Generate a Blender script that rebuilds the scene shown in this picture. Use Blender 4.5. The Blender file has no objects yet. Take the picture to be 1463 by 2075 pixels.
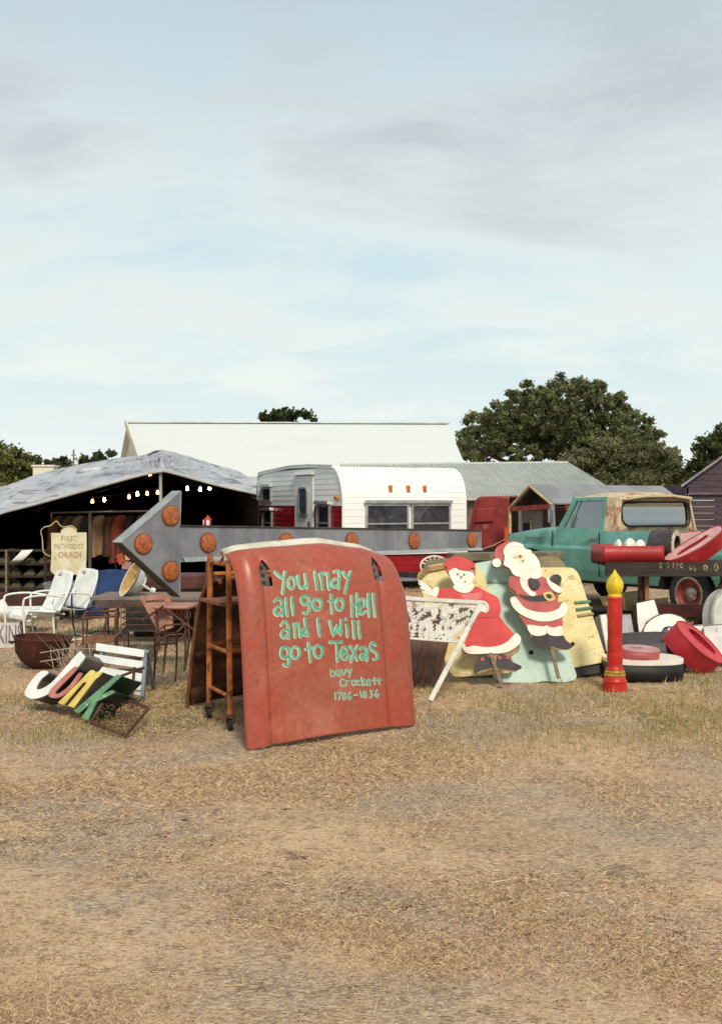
import bpy, bmesh, math, random
import numpy as np
from mathutils import Vector, Matrix, noise as mnoise
from mathutils.geometry import tessellate_polygon

# ------------------------------------------------------------------ camera, sky, sun, exposure
SC = bpy.context.scene
COL = SC.collection
CAMH, FPX, HZ, CX = 1.6, 2190.0, 1022.0, 731.5        # eye height (m), focal length, horizon row, centre column
cam = bpy.data.cameras.new('camera'); camo = bpy.data.objects.new('camera', cam); COL.objects.link(camo)
camo.location = (0, 0, CAMH); camo.rotation_euler = (math.radians(90), 0, 0)
cam.sensor_fit = 'VERTICAL'; cam.sensor_height = 36.0; cam.sensor_width = 25.4
cam.lens = FPX / 2075 * 36; cam.shift_y = -15.5 / 2075
cam.clip_start = 0.05; cam.clip_end = 2000
SC.camera = camo

SUN_EL, SUN_AZ = math.radians(44), math.radians(167)   # azimuth from +Y clockwise: right and behind the camera
sdir = Vector((math.sin(SUN_AZ) * math.cos(SUN_EL), math.cos(SUN_AZ) * math.cos(SUN_EL), math.sin(SUN_EL)))
sun = bpy.data.lights.new('sun', 'SUN'); suno = bpy.data.objects.new('sun', sun); COL.objects.link(suno)
sun.energy = 1.5; sun.angle = math.radians(11); sun.color = (1.0, 0.90, 0.76)
suno.rotation_euler = sdir.to_track_quat('Z', 'Y').to_euler()

world = bpy.data.worlds.new('World'); SC.world = world; world.use_nodes = True
wt = world.node_tree; wt.nodes.clear()
def wn(t, **k):
    n = wt.nodes.new(t)
    for a, b in k.items(): setattr(n, a, b)
    return n
def wl(a, b): wt.links.new(a, b)
def wmath(op, a, b=None, clamp=False):
    n = wn('ShaderNodeMath', operation=op, use_clamp=clamp)
    for i, x in enumerate((a, b)):
        if x is None: continue
        if isinstance(x, (int, float)): n.inputs[i].default_value = x
        else: wl(x, n.inputs[i])
    return n.outputs[0]
def wmix(f, a, b):
    n = wn('ShaderNodeMix', data_type='RGBA')
    for s, x in ((n.inputs[0], f), (n.inputs[6], a), (n.inputs[7], b)):
        if isinstance(x, (int, float)): s.default_value = x
        elif isinstance(x, tuple): s.default_value = (*x, 1)
        else: wl(x, s)
    return n.outputs[2]
def wramp(x, pts):
    n = wn('ShaderNodeValToRGB'); el = n.color_ramp.elements
    while len(el) < len(pts): el.new(0.5)
    for e, (p, c) in zip(el, pts):
        e.position = p; e.color = (*c, 1) if isinstance(c, tuple) else (c, c, c, 1)
    wl(x, n.inputs[0]); return n.outputs[0]
sky = wn('ShaderNodeTexSky', sky_type='NISHITA', sun_disc=False, sun_elevation=SUN_EL, sun_rotation=SUN_AZ,
         air_density=1.0, dust_density=1.5, ozone_density=1.0)
tc = wn('ShaderNodeTexCoord'); sep = wn('ShaderNodeSeparateXYZ'); wl(tc.outputs['Generated'], sep.inputs[0])
zz = wmath('MAXIMUM', sep.outputs[2], 0.0)
zq = wmath('ADD', zz, 0.25)
cmb = wn('ShaderNodeCombineXYZ'); wl(wmath('DIVIDE', sep.outputs[0], zq), cmb.inputs[0]); wl(wmath('DIVIDE', sep.outputs[1], zq), cmb.inputs[1])
def wnoise(scale, detail, rough, off, dist=0.0):
    m = wn('ShaderNodeMapping'); m.inputs['Location'].default_value = off; m.inputs['Rotation'].default_value = (0, 0, 0.5)
    m.inputs['Scale'].default_value = (0.75, 1.25, 1)
    wl(cmb.outputs[0], m.inputs[0])
    n = wn('ShaderNodeTexNoise'); n.inputs['Scale'].default_value = scale; n.inputs['Detail'].default_value = detail
    n.inputs['Roughness'].default_value = rough; n.inputs['Distortion'].default_value = dist
    wl(m.outputs[0], n.inputs['Vector']); return n.outputs[0]
n1 = wnoise(1.25, 6, 0.52, (0.4, 5.2, 2), 0.6)
n2 = wnoise(3.4, 7, 0.58, (1.3, 3.0, 7), 0.5)
cover = wramp(wmath('ADD', wmath('MULTIPLY', n1, 0.65), wmath('MULTIPLY', n2, 0.35)), [(0.38, 0.10), (0.49, 0.78), (0.57, 1.0)])
# cloud deck: thick grey overhead, thin and bright towards the horizon
thick = wramp(wmath('ADD', wmath('MULTIPLY', n1, 0.6), wmath('MULTIPLY', n2, 0.4)), [(0.34, (4.4, 4.55, 4.4)), (0.47, (3.8, 4.05, 4.0)), (0.64, (2.0, 2.4, 2.85))])
thin = wramp(n2, [(0.35, (4.1, 4.6, 4.5)), (0.60, (4.45, 4.75, 4.55))])
elev = wramp(zz, [(0.0, 0.0), (0.14, 0.10), (0.34, 0.85), (0.42, 1.0)])
thick = wmix(wramp(zz, [(0.28, 0.0), (0.44, 0.75)]), thick, (2.25, 2.62, 3.0))
cloud = wmix(elev, thin, thick)
gapc = wmix(wramp(zz, [(0.0, 1.0), (0.2, 0.9), (0.6, 0.6)]), sky.outputs[0], (3.1, 3.9, 4.05))
haze_low = wramp(zz, [(0.0, 1.0), (0.05, 0.9), (0.18, 0.0)])
col = wmix(wmath('MAXIMUM', cover, haze_low), gapc, cloud)
bg = wn('ShaderNodeBackground'); wl(col, bg.inputs[0]); bg.inputs[1].default_value = 0.1
wo = wn('ShaderNodeOutputWorld'); wl(bg.outputs[0], wo.inputs[0])
vs = SC.view_settings
vs.view_transform = 'Standard'; vs.look = 'None'; vs.gamma = 1.0; vs.use_curve_mapping = False; vs.exposure = 1.0
SC.cycles.use_denoising = True
random.seed(7)
rng = np.random.default_rng(11)

# ------------------------------------------------------------------ helpers
def P(px, py, Y): return Vector(((px - CX) / FPX * Y, Y, CAMH - (py - HZ) / FPX * Y))     # a photo point at distance Y
def G(px, py, z=0.0):                                                                     # a photo point on level z
    Y = (CAMH - z) * FPX / (py - HZ); return Vector(((px - CX) / FPX * Y, Y, z))
class Plane:                                                                              # a real board's plane
    def __init__(s, p0, n):
        s.p = Vector(p0); s.n = Vector(n).normalized()
        s.ex = Vector((0, 0, 1)).cross(s.n); s.ex.normalize(); s.ey = s.n.cross(s.ex)
    def at(s, px, py):
        r = Vector(((px - CX) / FPX, 1, -(py - HZ) / FPX)); o = Vector((0, 0, CAMH))
        return o + r * (s.n.dot(s.p - o) / s.n.dot(r))
    def uv(s, px, py): d = s.at(px, py) - s.p; return (d.dot(s.ex), d.dot(s.ey))
    def loop(s, pts): return [s.uv(*q) for q in pts]
    def w(s, u, v, k=0.0): return s.p + s.ex * u + s.ey * v + s.n * k
def spline(pts, k=5, closed=True):
    out = []; n = len(pts)
    rngi = range(n) if closed else range(n - 1)
    for i in rngi:
        g = (lambda j: Vector(pts[j % n])) if closed else (lambda j: Vector(pts[min(max(j, 0), n - 1)]))
        a, b, c, d = g(i - 1), g(i), g(i + 1), g(i + 2)
        for t in range(k):
            t /= k
            out.append(tuple(0.5 * ((2 * b) + (c - a) * t + (2 * a - 5 * b + 4 * c - d) * t * t + (3 * b - a - 3 * c + d) * t ** 3)))
    if not closed: out.append(tuple(pts[-1]))
    return out
def ell(cx, cy, rx, ry, n=28, rot=0.0):
    c, s = math.cos(rot), math.sin(rot); o = []
    for i in range(n):
        a = 2 * math.pi * i / n; x, y = rx * math.cos(a), ry * math.sin(a)
        o.append((cx + x * c - y * s, cy + x * s + y * c))
    return o
class MB:
    def __init__(s): s.v = []; s.f = []
    def add(s, vs, fs):
        o = len(s.v); s.v += [tuple(v) for v in vs]; s.f += [tuple(i + o for i in f) for f in fs]; return s
    def box(s, c, d, R=None):
        c = Vector(c); vs = []
        for x in (-.5, .5):
            for y in (-.5, .5):
                for z in (-.5, .5):
                    q = Vector((x * d[0], y * d[1], z * d[2])); vs.append(c + (R @ q if R else q))
        return s.add(vs, [(0, 1, 3, 2), (4, 6, 7, 5), (0, 4, 5, 1), (2, 3, 7, 6), (0, 2, 6, 4), (1, 5, 7, 3)])
    def beam(s, a, b, w, h, up=(0, 0, 1)):
        a, b = Vector(a), Vector(b); d = (b - a); L = d.length; d.normalize()
        up = Vector(up)
        if abs(d.dot(up)) > .98: up = Vector((1, 0, 0))
        sx = d.cross(up).normalized(); uz = sx.cross(d)
        R = Matrix((d, sx, uz)).transposed()
        return s.box((a + b) / 2, (L, w, h), R)
    def tube(s, pts, r, n=8, closed=False, cap=True):
        pts = [Vector(p) for p in pts]; m = len(pts); vs = []; fs = []
        rr = r if isinstance(r, (list, tuple)) else [r] * m
        t0 = None; ref = None
        for i, p in enumerate(pts):
            if closed: t = pts[(i + 1) % m] - pts[i - 1]
            else: t = pts[min(i + 1, m - 1)] - pts[max(i - 1, 0)]
            if t.length < 1e-9: t = Vector((0, 0, 1))
            t.normalize()
            if ref is None:
                ref = Vector((0, 0, 1)) if abs(t.z) < .9 else Vector((1, 0, 0))
            x = (ref - t * ref.dot(t)); 
            if x.length < 1e-6: x = t.orthogonal()
            x.normalize(); y = t.cross(x); ref = x
            for k in range(n):
                a = 2 * math.pi * k / n; vs.append(p + (x * math.cos(a) + y * math.sin(a)) * rr[i])
        for i in range(m if closed else m - 1):
            for k in range(n):
                a = i * n + k; b = i * n + (k + 1) % n; c = ((i + 1) % m) * n + (k + 1) % n; d = ((i + 1) % m) * n + k
                fs.append((a, b, c, d))
        if cap and not closed: fs += [tuple(range(n))[::-1], tuple(range((m - 1) * n, m * n))]
        return s.add(vs, fs)
    def lathe(s, prof, n=24, M=None, cap=(1, 1)):
        vs = []; fs = []
        for r, z in prof:
            for k in range(n):
                a = 2 * math.pi * k / n; q = Vector((r * math.cos(a), r * math.sin(a), z)); vs.append(M @ q if M else q)
        for i in range(len(prof) - 1):
            for k in range(n):
                fs.append((i * n + k, i * n + (k + 1) % n, (i + 1) * n + (k + 1) % n, (i + 1) * n + k))
        if cap[0] and prof[0][0] > 1e-4: fs.append(tuple(range(n))[::-1])
        if cap[1] and prof[-1][0] > 1e-4: fs.append(tuple(range((len(prof) - 1) * n, len(prof) * n)))
        return s.add(vs, fs)
    def prism(s, loops, fr, k0, k1, vec=None, caps=(1, 1)):
        """loops in plane coords of fr, from offset k0 (front) to k1 (back) along its normal"""
        L = [[Vector((q[0], q[1], 0)) for q in lp] for lp in loops]
        tri = tessellate_polygon(L); flat = [q for lp in L for q in lp]; n = len(flat)
        fv = [fr.w(q.x, q.y, k0) for q in flat]
        bv = [p + vec for p in fv] if vec is not None else [fr.w(q.x, q.y, k1) for q in flat]
        fs = []
        if caps[0]: fs += [tuple(t) for t in tri]
        if caps[1]: fs += [tuple(i + n for i in reversed(t)) for t in tri]
        o = 0
        for lp in L:
            m = len(lp)
            for i in range(m): fs.append((o + i, o + (i + 1) % m, o + (i + 1) % m + n, o + i + n))
            o += m
        return s.add(fv + bv, fs)
    def grid(s, fn, nu, nv, mask=None):
        vs = [fn(i / nu, j / nv) for j in range(nv + 1) for i in range(nu + 1)]; fs = []
        for j in range(nv):
            for i in range(nu):
                if mask and mask((i + .5) / nu, (j + .5) / nv): continue
                a = j * (nu + 1) + i; fs.append((a, a + 1, a + nu + 2, a + nu + 1))
        return s.add(vs, fs)
    def disc(s, c, n_, r, th, seg=20):
        n_ = Vector(n_).normalized(); M = Matrix.Translation(Vector(c)) @ n_.to_track_quat('Z', 'Y').to_matrix().to_4x4()
        return s.lathe([(r, -th / 2), (r, th / 2)], seg, M)
XF = Matrix.Identity(4)
def obj(name, mb, m, parent=None, smooth=False, bev=0, solid=0, world=False, ang=35, fix=True):
    me = bpy.data.meshes.new(name)
    vs = mb.v
    if parent is not None and world:
        l = parent.location; vs = [(v[0] - l[0], v[1] - l[1], v[2] - l[2]) for v in vs]
    me.from_pydata(vs, [], mb.f)
    if fix:
        bm = bmesh.new(); bm.from_mesh(me); bmesh.ops.recalc_face_normals(bm, faces=bm.faces); bm.to_mesh(me); bm.free()
    if smooth:
        me.polygons.foreach_set('use_smooth', [True] * len(me.polygons)); me.set_sharp_from_angle(angle=math.radians(ang))
    me.materials.append(m); o = bpy.data.objects.new(name, me); COL.objects.link(o)
    if parent is not None: o.parent = parent
    if bev:
        b = o.modifiers.new('bevel', 'BEVEL'); b.width = bev; b.segments = 2; b.limit_method = 'ANGLE'; b.angle_limit = math.radians(40)
    if solid:
        b = o.modifiers.new('solid', 'SOLIDIFY'); b.thickness = solid; b.offset = 0
    return o
def tag(o, label, cat, group=None):
    o['label'] = label; o['category'] = cat
    if group: o['group'] = group
    return o
def thing(name, label, cat, loc=(0, 0, 0), rz=0.0, group=None):
    o = bpy.data.objects.new(name, None); COL.objects.link(o); o.empty_display_size = .1
    o.location = loc; o.rotation_euler = (0, 0, rz); return tag(o, label, cat, group)
def structure(o): o['kind'] = 'structure'; return o

# ------------------------------------------------------------------ materials
def lin(c):
    if isinstance(c, str): c = tuple(int(c[i:i + 2], 16) for i in (0, 2, 4))
    return tuple(((x / 255) / 12.92 if x / 255 <= .04045 else ((x / 255 + .055) / 1.055) ** 2.4) for x in c)
MATS = {}
def mat(name, c1, c2=None, ns=5, lo=.42, hi=.6, rough=.6, metal=0.0, bump=0.0, bs=60, spot=None, stretch=(1, 1, 1), spec=.4, coat=0, emit=0, fine=.12):
    """two-tone noise base, optional wear spots (colour, scale, lo, hi), fine value variation, bump"""
    if name in MATS: return MATS[name]
    m = bpy.data.materials.new(name); m.use_nodes = True; MATS[name] = m
    t = m.node_tree; b = t.nodes['Principled BSDF']
    def N(ty): return t.nodes.new(ty)
    tcn = N('ShaderNodeTexCoord'); mp = N('ShaderNodeMapping'); mp.inputs['Scale'].default_value = stretch
    oi = N('ShaderNodeObjectInfo'); va = N('ShaderNodeVectorMath'); va.operation = 'ADD'
    sc_ = N('ShaderNodeMath'); sc_.operation = 'MULTIPLY'; sc_.inputs[1].default_value = 37.0; t.links.new(oi.outputs['Random'], sc_.inputs[0])
    t.links.new(tcn.outputs['Object'], va.inputs[0]); t.links.new(sc_.outputs[0], va.inputs[1]); t.links.new(va.outputs[0], mp.inputs[0])
    def noise(s, d=6, r=.6):
        n = N('ShaderNodeTexNoise'); n.inputs['Scale'].default_value = s; n.inputs['Detail'].default_value = d; n.inputs['Roughness'].default_value = r
        t.links.new(mp.outputs[0], n.inputs['Vector']); return n.outputs[0]
    def ramp(x, l, h):
        n = N('ShaderNodeMapRange'); n.inputs[1].default_value = l; n.inputs[2].default_value = h; n.interpolation_type = 'SMOOTHSTEP'
        t.links.new(x, n.inputs[0]); return n.outputs[0]
    def mix(f, a, bb, mode='MIX'):
        n = N('ShaderNodeMix'); n.data_type = 'RGBA'; n.blend_type = mode
        for s, x in ((n.inputs[0], f), (n.inputs[6], a), (n.inputs[7], bb)):
            if isinstance(x, (int, float)): s.default_value = x
            elif isinstance(x, tuple): s.default_value = (*x, 1)
            else: t.links.new(x, s)
        return n.outputs[2]
    c1 = lin(c1); c2 = lin(c2) if c2 else tuple(x * .82 for x in c1)
    col_ = mix(ramp(noise(ns), lo, hi), c1, c2)
    if spot:
        for sp in (spot if isinstance(spot, list) else [spot]):
            col_ = mix(ramp(noise(sp[1], 8, .7), sp[2], sp[3]), col_, lin(sp[0]))
    if fine:
        fn = noise(ns * 14, 3, .7); f2 = N('ShaderNodeMapRange'); f2.inputs[1].default_value = .3; f2.inputs[2].default_value = .7
        f2.inputs[3].default_value = 1 - fine; f2.inputs[4].default_value = 1 + fine; t.links.new(fn, f2.inputs[0])
        col_ = mix(1.0, col_, f2.outputs[0], 'MULTIPLY')
    t.links.new(col_, b.inputs['Base Color'])
    rn = N('ShaderNodeMapRange'); rn.inputs[3].default_value = max(.05, rough - .12); rn.inputs[4].default_value = min(1, rough + .15)
    t.links.new(noise(ns * 2), rn.inputs[0]); t.links.new(rn.outputs[0], b.inputs['Roughness'])
    b.inputs['Metallic'].default_value = metal; b.inputs['Specular IOR Level'].default_value = spec
    if coat: b.inputs['Coat Weight'].default_value = coat; b.inputs['Coat Roughness'].default_value = .15
    if bump:
        bp = N('ShaderNodeBump'); bp.inputs['Strength'].default_value = bump; bp.inputs['Distance'].default_value = .01
        t.links.new(noise(bs, 5), bp.inputs['Height']); t.links.new(bp.outputs[0], b.inputs['Normal'])
    if emit:
        b.inputs['Emission Color'].default_value = (*c1, 1); b.inputs['Emission Strength'].default_value = emit
    return m
def glass(name, tint, f0=.12, rough=.02):
    if name in MATS: return MATS[name]
    m = bpy.data.materials.new(name); m.use_nodes = True; MATS[name] = m; t = m.node_tree; t.nodes.clear()
    o = t.nodes.new('ShaderNodeOutputMaterial'); mx = t.nodes.new('ShaderNodeMixShader'); tr = t.nodes.new('ShaderNodeBsdfTransparent')
    gl = t.nodes.new('ShaderNodeBsdfGlossy'); gl.inputs['Roughness'].default_value = rough; lw = t.nodes.new('ShaderNodeLayerWeight'); lw.inputs[0].default_value = .35
    mr = t.nodes.new('ShaderNodeMapRange'); mr.inputs[3].default_value = f0; mr.inputs[4].default_value = .9
    t.links.new(lw.outputs['Facing'], mr.inputs[0]); t.links.new(mr.outputs[0], mx.inputs[0])
    tr.inputs[0].default_value = (*tint, 1); t.links.new(tr.outputs[0], mx.inputs[1]); t.links.new(gl.outputs[0], mx.inputs[2]); t.links.new(mx.outputs[0], o.inputs[0]); return m
def attr_mat(name, rough=.9, trans=0.0, attr='col'):
    if name in MATS: return MATS[name]
    m = bpy.data.materials.new(name); m.use_nodes = True; MATS[name] = m; t = m.node_tree; b = t.nodes['Principled BSDF']
    a = t.nodes.new('ShaderNodeAttribute'); a.attribute_name = attr; t.links.new(a.outputs['Color'], b.inputs['Base Color'])
    b.inputs['Roughness'].default_value = rough; b.inputs['Specular IOR Level'].default_value = .2
    if trans:
        o = t.nodes['Material Output']; tl = t.nodes.new('ShaderNodeBsdfTranslucent'); t.links.new(a.outputs['Color'], tl.inputs[0])
        mx = t.nodes.new('ShaderNodeMixShader'); mx.inputs[0].default_value = trans
        t.links.new(b.outputs[0], mx.inputs[1]); t.links.new(tl.outputs[0], mx.inputs[2]); t.links.new(mx.outputs[0], o.inputs[0])
    return m
RUST = ('6b3a22', 9, .55, .68)
M_galv = mat('galvanised', '95979c', '808388', 4, rough=.5, metal=.35, spot=[('5d5a58', 7, .58, .75), ('a2a5a8', 3, .6, .75)])
M_rustbrown = mat('rust_brown', '5a3420', '3d2416', 6, rough=.85, bump=.3)
M_rustorange = mat('rust_orange', 'b86e32', '8e5228', 7, rough=.75, spot=('4a2c1a', 14, .52, .66))
M_rustiron = mat('rust_iron', '6a4636', '4c3228', 9, rough=.85, spot=('8a6a55', 20, .6, .7))
M_black = mat('black_paint', '24201e', '181514', 5, rough=.6)
M_dark = mat('dark_metal', '3a3634', '2b2827', 5, rough=.6)
M_white = mat('white_enamel', 'e4e2da', 'd2cfc4', 4, rough=.4, spot=('9a8468', 10, .66, .76))
M_whiteold = mat('white_old_paint', 'dedcd2', 'c9c6b8', 5, rough=.6, spot=('8f8878', 9, .60, .72), bump=.1)
M_wood = mat('weathered_wood', '8c7a66', '6d5e4f', 6, rough=.85, stretch=(1, 8, 8), bump=.3, bs=30)
M_woodpale = mat('pale_lumber', 'c8b487', 'b09b70', 6, rough=.8, bump=.2, bs=40)
M_wooddark = mat('dark_wood', '3c2a20', '2a1d16', 6, rough=.85, bump=.2, bs=40)
M_rubber = mat('rubber', '2c2a29', '201e1d', 8, rough=.85)
M_chrome = mat('chrome', 'c9c9c6', 'a8a8a6', 4, rough=.2, metal=.9)
M_glass = glass('window_glass', (.45, .5, .5), .16)
M_amber = mat('amber_reflector', 'b8683a', '9a5028', 30, rough=.4, coat=.2, bump=.6, bs=90, spot=[('6e3c20', 40, .56, .66), ('d08a50', 16, .58, .7)])

# ------------------------------------------------------------------ ground
def gmat():
    m = bpy.data.materials.new('dry_turf'); m.use_nodes = True; t = m.node_tree; b = t.nodes['Principled BSDF']
    tcn = t.nodes.new('ShaderNodeTexCoord')
    def noise(s, d=8, r=.6, off=0, an=(1, 1, 1)):
        mp = t.nodes.new('ShaderNodeMapping'); mp.inputs['Location'].default_value = (off, off * 1.3, 0); mp.inputs['Scale'].default_value = an; t.links.new(tcn.outputs['Object'], mp.inputs[0])
        n = t.nodes.new('ShaderNodeTexNoise'); n.inputs['Scale'].default_value = s; n.inputs['Detail'].default_value = d; n.inputs['Roughness'].default_value = r
        t.links.new(mp.outputs[0], n.inputs['Vector']); return n.outputs[0]
    def mix(x, l, h, a, bb):
        r = t.nodes.new('ShaderNodeMapRange'); r.interpolation_type = 'SMOOTHSTEP'; r.inputs[1].default_value = l; r.inputs[2].default_value = h; t.links.new(x, r.inputs[0])
        n = t.nodes.new('ShaderNodeMix'); n.data_type = 'RGBA'; t.links.new(r.outputs[0], n.inputs[0])
        for s, q in ((n.inputs[6], a), (n.inputs[7], bb)):
            if isinstance(q, str): s.default_value = (*lin(q), 1)
            else: t.links.new(q, s)
        return n.outputs[2]
    c = mix(noise(1.1), .40, .62, 'cca888', 'aa8a70')
    c = mix(noise(.55, 6, .6, 9), .46, .58, c, '98897f')
    c = mix(noise(2.6, 7, .65, 14), .54, .66, c, '7e6a58')
    c = mix(noise(9, 6, .7, 3), .48, .72, c, '7c5f44')
    c = mix(noise(45, 4, .7, 5, (.6, 1.4, 1)), .46, .66, c, 'd0b892')
    c = mix(noise(70, 4, .75, 21, (.45, 1.6, 1)), .53, .62, c, '6a4e36')
    c = mix(noise(110, 3, .75, 31, (.45, 1.6, 1)), .54, .64, c, 'dcc8a4')
    t.links.new(c, b.inputs['Base Color']); b.inputs['Roughness'].default_value = .95; b.inputs['Specular IOR Level'].default_value = .1
    bp = t.nodes.new('ShaderNodeBump'); bp.inputs['Strength'].default_value = .6; bp.inputs['Distance'].default_value = .03
    t.links.new(noise(35, 6, .7), bp.inputs['Height']); t.links.new(bp.outputs[0], b.inputs['Normal']); return m
g = MB()
def gz(x, y): return .025 * mnoise.noise(Vector((x * .5, y * .5, 0))) + .012 * mnoise.noise(Vector((x * 1.7, y * 1.7, 4)))
NX, NY = 110, 120
g.grid(lambda u, v: ((u - .5) * 30, v * 30 - 2, gz((u - .5) * 30, v * 30 - 2) * (1 if .02 < u < .98 and .02 < v < .98 else 0) - .012), NX, NY)
# far apron to the horizon
xs = [-15, 15]; 
for (x0, x1, y0, y1) in ((-700, -15, -60, 1200), (15, 700, -60, 1200), (-15, 15, 28, 1200), (-15, 15, -60, -2)):
    g.add([(x0, y0, -.012), (x1, y0, -.012), (x1, y1, -.012), (x0, y1, -.012)], [(0, 1, 2, 3)])
structure(obj('ground', g, gmat(), smooth=True, fix=False))

# ------------------------------------------------------------------ grass (nobody could count it)
def blades(name, label, x, y, L, W, tilt, yaw, colr, z0=-.012):
    n = len(x); base = np.stack([x, y, np.full(n, z0)], 1)
    dirh = np.stack([np.cos(yaw), np.sin(yaw), np.zeros(n)], 1)
    side = np.stack([-np.sin(yaw), np.cos(yaw), np.zeros(n)], 1) * (W / 2)[:, None]
    tip = base + dirh * (L * np.sin(tilt))[:, None]; tip[:, 2] += L * np.cos(tilt)
    side2 = side + np.stack([np.zeros(n), np.zeros(n), .35 * W * rng.standard_normal(n)], 1)
    v = np.empty((n, 3, 3), np.float32); v[:, 0] = base - side2; v[:, 1] = base + side2; v[:, 2] = tip
    me = bpy.data.meshes.new(name); me.vertices.add(3 * n); me.vertices.foreach_set('co', v.ravel())
    me.loops.add(3 * n); me.loops.foreach_set('vertex_index', np.arange(3 * n, dtype=np.int32))
    me.polygons.add(n); me.polygons.foreach_set('loop_start', np.arange(0, 3 * n, 3, dtype=np.int32))
    me.update(calc_edges=True)
    ca = me.color_attributes.new('col', 'FLOAT_COLOR', 'POINT'); cc = np.ones((n, 3, 4), np.float32); cc[:, :, :3] = colr[:, None, :]; ca.data.foreach_set('color', cc.ravel())
    me.materials.append(attr_mat('grass_blade', .9, .25)); o = bpy.data.objects.new(name, me); COL.objects.link(o)
    o['kind'] = 'stuff'; o['label'] = label; o['category'] = 'grass'; return o
def wedge(n, y0, y1, pw):
    u = rng.random(n); y = (y0 ** (1 - pw) + u * (y1 ** (1 - pw) - y0 ** (1 - pw))) ** (1 / (1 - pw))
    x = (rng.random(n) * 2 - 1) * (y * .40 + .6); return x, y
def vnoise(x, y, s, seed):
    # cheap value noise on a lattice
    r = np.random.default_rng(seed).random((64, 64)); xi = x * s + 100; yi = y * s + 100; x0 = np.floor(xi).astype(int); y0 = np.floor(yi).astype(int); fx = xi - x0; fy = yi - y0
    fx = fx * fx * (3 - 2 * fx); fy = fy * fy * (3 - 2 * fy); q = lambda a, b: r[a % 64, b % 64]
    return (q(x0, y0) * (1 - fx) + q(x0 + 1, y0) * fx) * (1 - fy) + (q(x0, y0 + 1) * (1 - fx) + q(x0 + 1, y0 + 1) * fx) * fy
def palette(cols, n, p=None): c = np.array([lin(h) for h in cols]); return c[rng.choice(len(cols), n, p=p)]
n = 1150000
x, y = wedge(n, 2.7, 26, 2.3)
thin_ = vnoise(x, y, 1.1, 3) * .6 + vnoise(x, y, 3.1, 4) * .4
keep = rng.random(n) < np.clip((thin_ - .22) * 2.6, .20, 1); x, y, thin_ = x[keep], y[keep], thin_[keep]; n = len(x)
c = palette(['dec29c', 'd2b08c', 'ead6b4', 'bc9a7c', '9c7c62', 'd8ba92', '745642'], n, [.22, .2, .13, .16, .11, .12, .06])
gmask = np.clip((vnoise(x, y, .8, 8) - .35) * 2.5, 0, 1) * np.clip((y - 6.2) / 2.0, 0, 1)
gsel = rng.random(n) < gmask * .5
c[gsel] = palette(['8f8c54', '7d7e46', 'a09c60'], int(gsel.sum()))
c *= (.8 + .4 * rng.random(n))[:, None]
sc_d = np.clip(y / 6, .75, 3)
blades('dry_grass', 'short dry straw coloured turf covering the whole field', x, y, (.016 + .034 * rng.random(n)) * np.clip(sc_d, .8, 1.6), (.0024 + .0016 * rng.random(n)) * sc_d,
       np.clip(1.33 + .22 * rng.standard_normal(n), .2, 1.52), rng.normal(.2, .9, n) + np.pi * (rng.random(n) < .5), c)
# taller unmown fringe among and in front of the wares
n = 62000
x, y = wedge(n, 6.6, 16, 1.6)
dens = np.clip((vnoise(x, y, 1.6, 21) - .3) * 2, 0, 1) * np.clip((y - 6.7) / .7, 0, 1)
k_ = rng.random(n) < dens; x, y = x[k_], y[k_]; n = len(x)
c = palette(['bca46c', 'a2965a', '8c8850', 'ccb682', '94804e', '7c7c4a'], n, [.25, .2, .15, .2, .12, .08]) * (.75 + .45 * rng.random(n))[:, None]
blades('tall_grass', 'taller green and straw grass growing round the feet of the wares', x, y, .04 + .055 * rng.random(n), (.003 + .002 * rng.random(n)) * np.clip(y / 7, 1, 2),
       np.clip(.45 + .35 * rng.standard_normal(n), 0, 1.3), rng.random(n) * 6.28, c)

# dark litter, clods of dead grass and loose straw stems on the trodden ground
n = 9000
cx_, cy_ = wedge(520, 3.0, 12, 2.0); w_ = rng.integers(0, 520, n); sp_ = (.012 + .03 * rng.random(520))
x = cx_[w_] + rng.standard_normal(n) * sp_[w_] * 1.5; y = cy_[w_] + rng.standard_normal(n) * sp_[w_]
c = palette(['6a4a34', '5a3e2c', '7a5a42', '86684c'], n) * (.7 + .5 * rng.random(n))[:, None]
blades('leaf_litter', 'small dark clumps of dead grass scattered over the trodden ground', x, y, .010 + .02 * rng.random(n), .003 + .003 * rng.random(n), np.clip(1.38 + .12 * rng.standard_normal(n), .9, 1.52), rng.random(n) * 6.28, c)
n = 260
x, y = wedge(n, 2.9, 9, 2.0); c = palette(['e0d0a4', 'd4c08c', 'c8b080'], n)
blades('loose_straw', 'loose pale straw stems lying on the trodden ground', x, y, .06 + .12 * rng.random(n), .002 + .0012 * rng.random(n), np.full(n, 1.5) + .04 * rng.standard_normal(n), rng.random(n) * 6.28, c, z0=.006)
# ------------------------------------------------------------------ far buildings
def solid_quad(mb, a, b, c, d, th):
    a, b, c, d = (Vector(q) for q in (a, b, c, d)); n_ = (b - a).cross(d - a).normalized() * th
    vs = [a, b, c, d, a - n_, b - n_, c - n_, d - n_]
    mb.add(vs, [(0, 1, 2, 3), (7, 6, 5, 4), (0, 4, 5, 1), (1, 5, 6, 2), (2, 6, 7, 3), (3, 7, 4, 0)]); return mb
M_barnwhite = mat('white_metal_roofing', 'd2d5cf', 'd0d3cd', .6, rough=.5, fine=.0)
M_barnwall = mat('cream_metal_siding', 'd8d2bf', 'cfc9b5', 2, rough=.6, fine=.05)
M_shedroof = mat('weathered_tin_roof', 'c8cac2', 'babcb4', 1.2, rough=.55, fine=.06, spot=('d2d4cc', .8, .5, .7))
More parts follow.
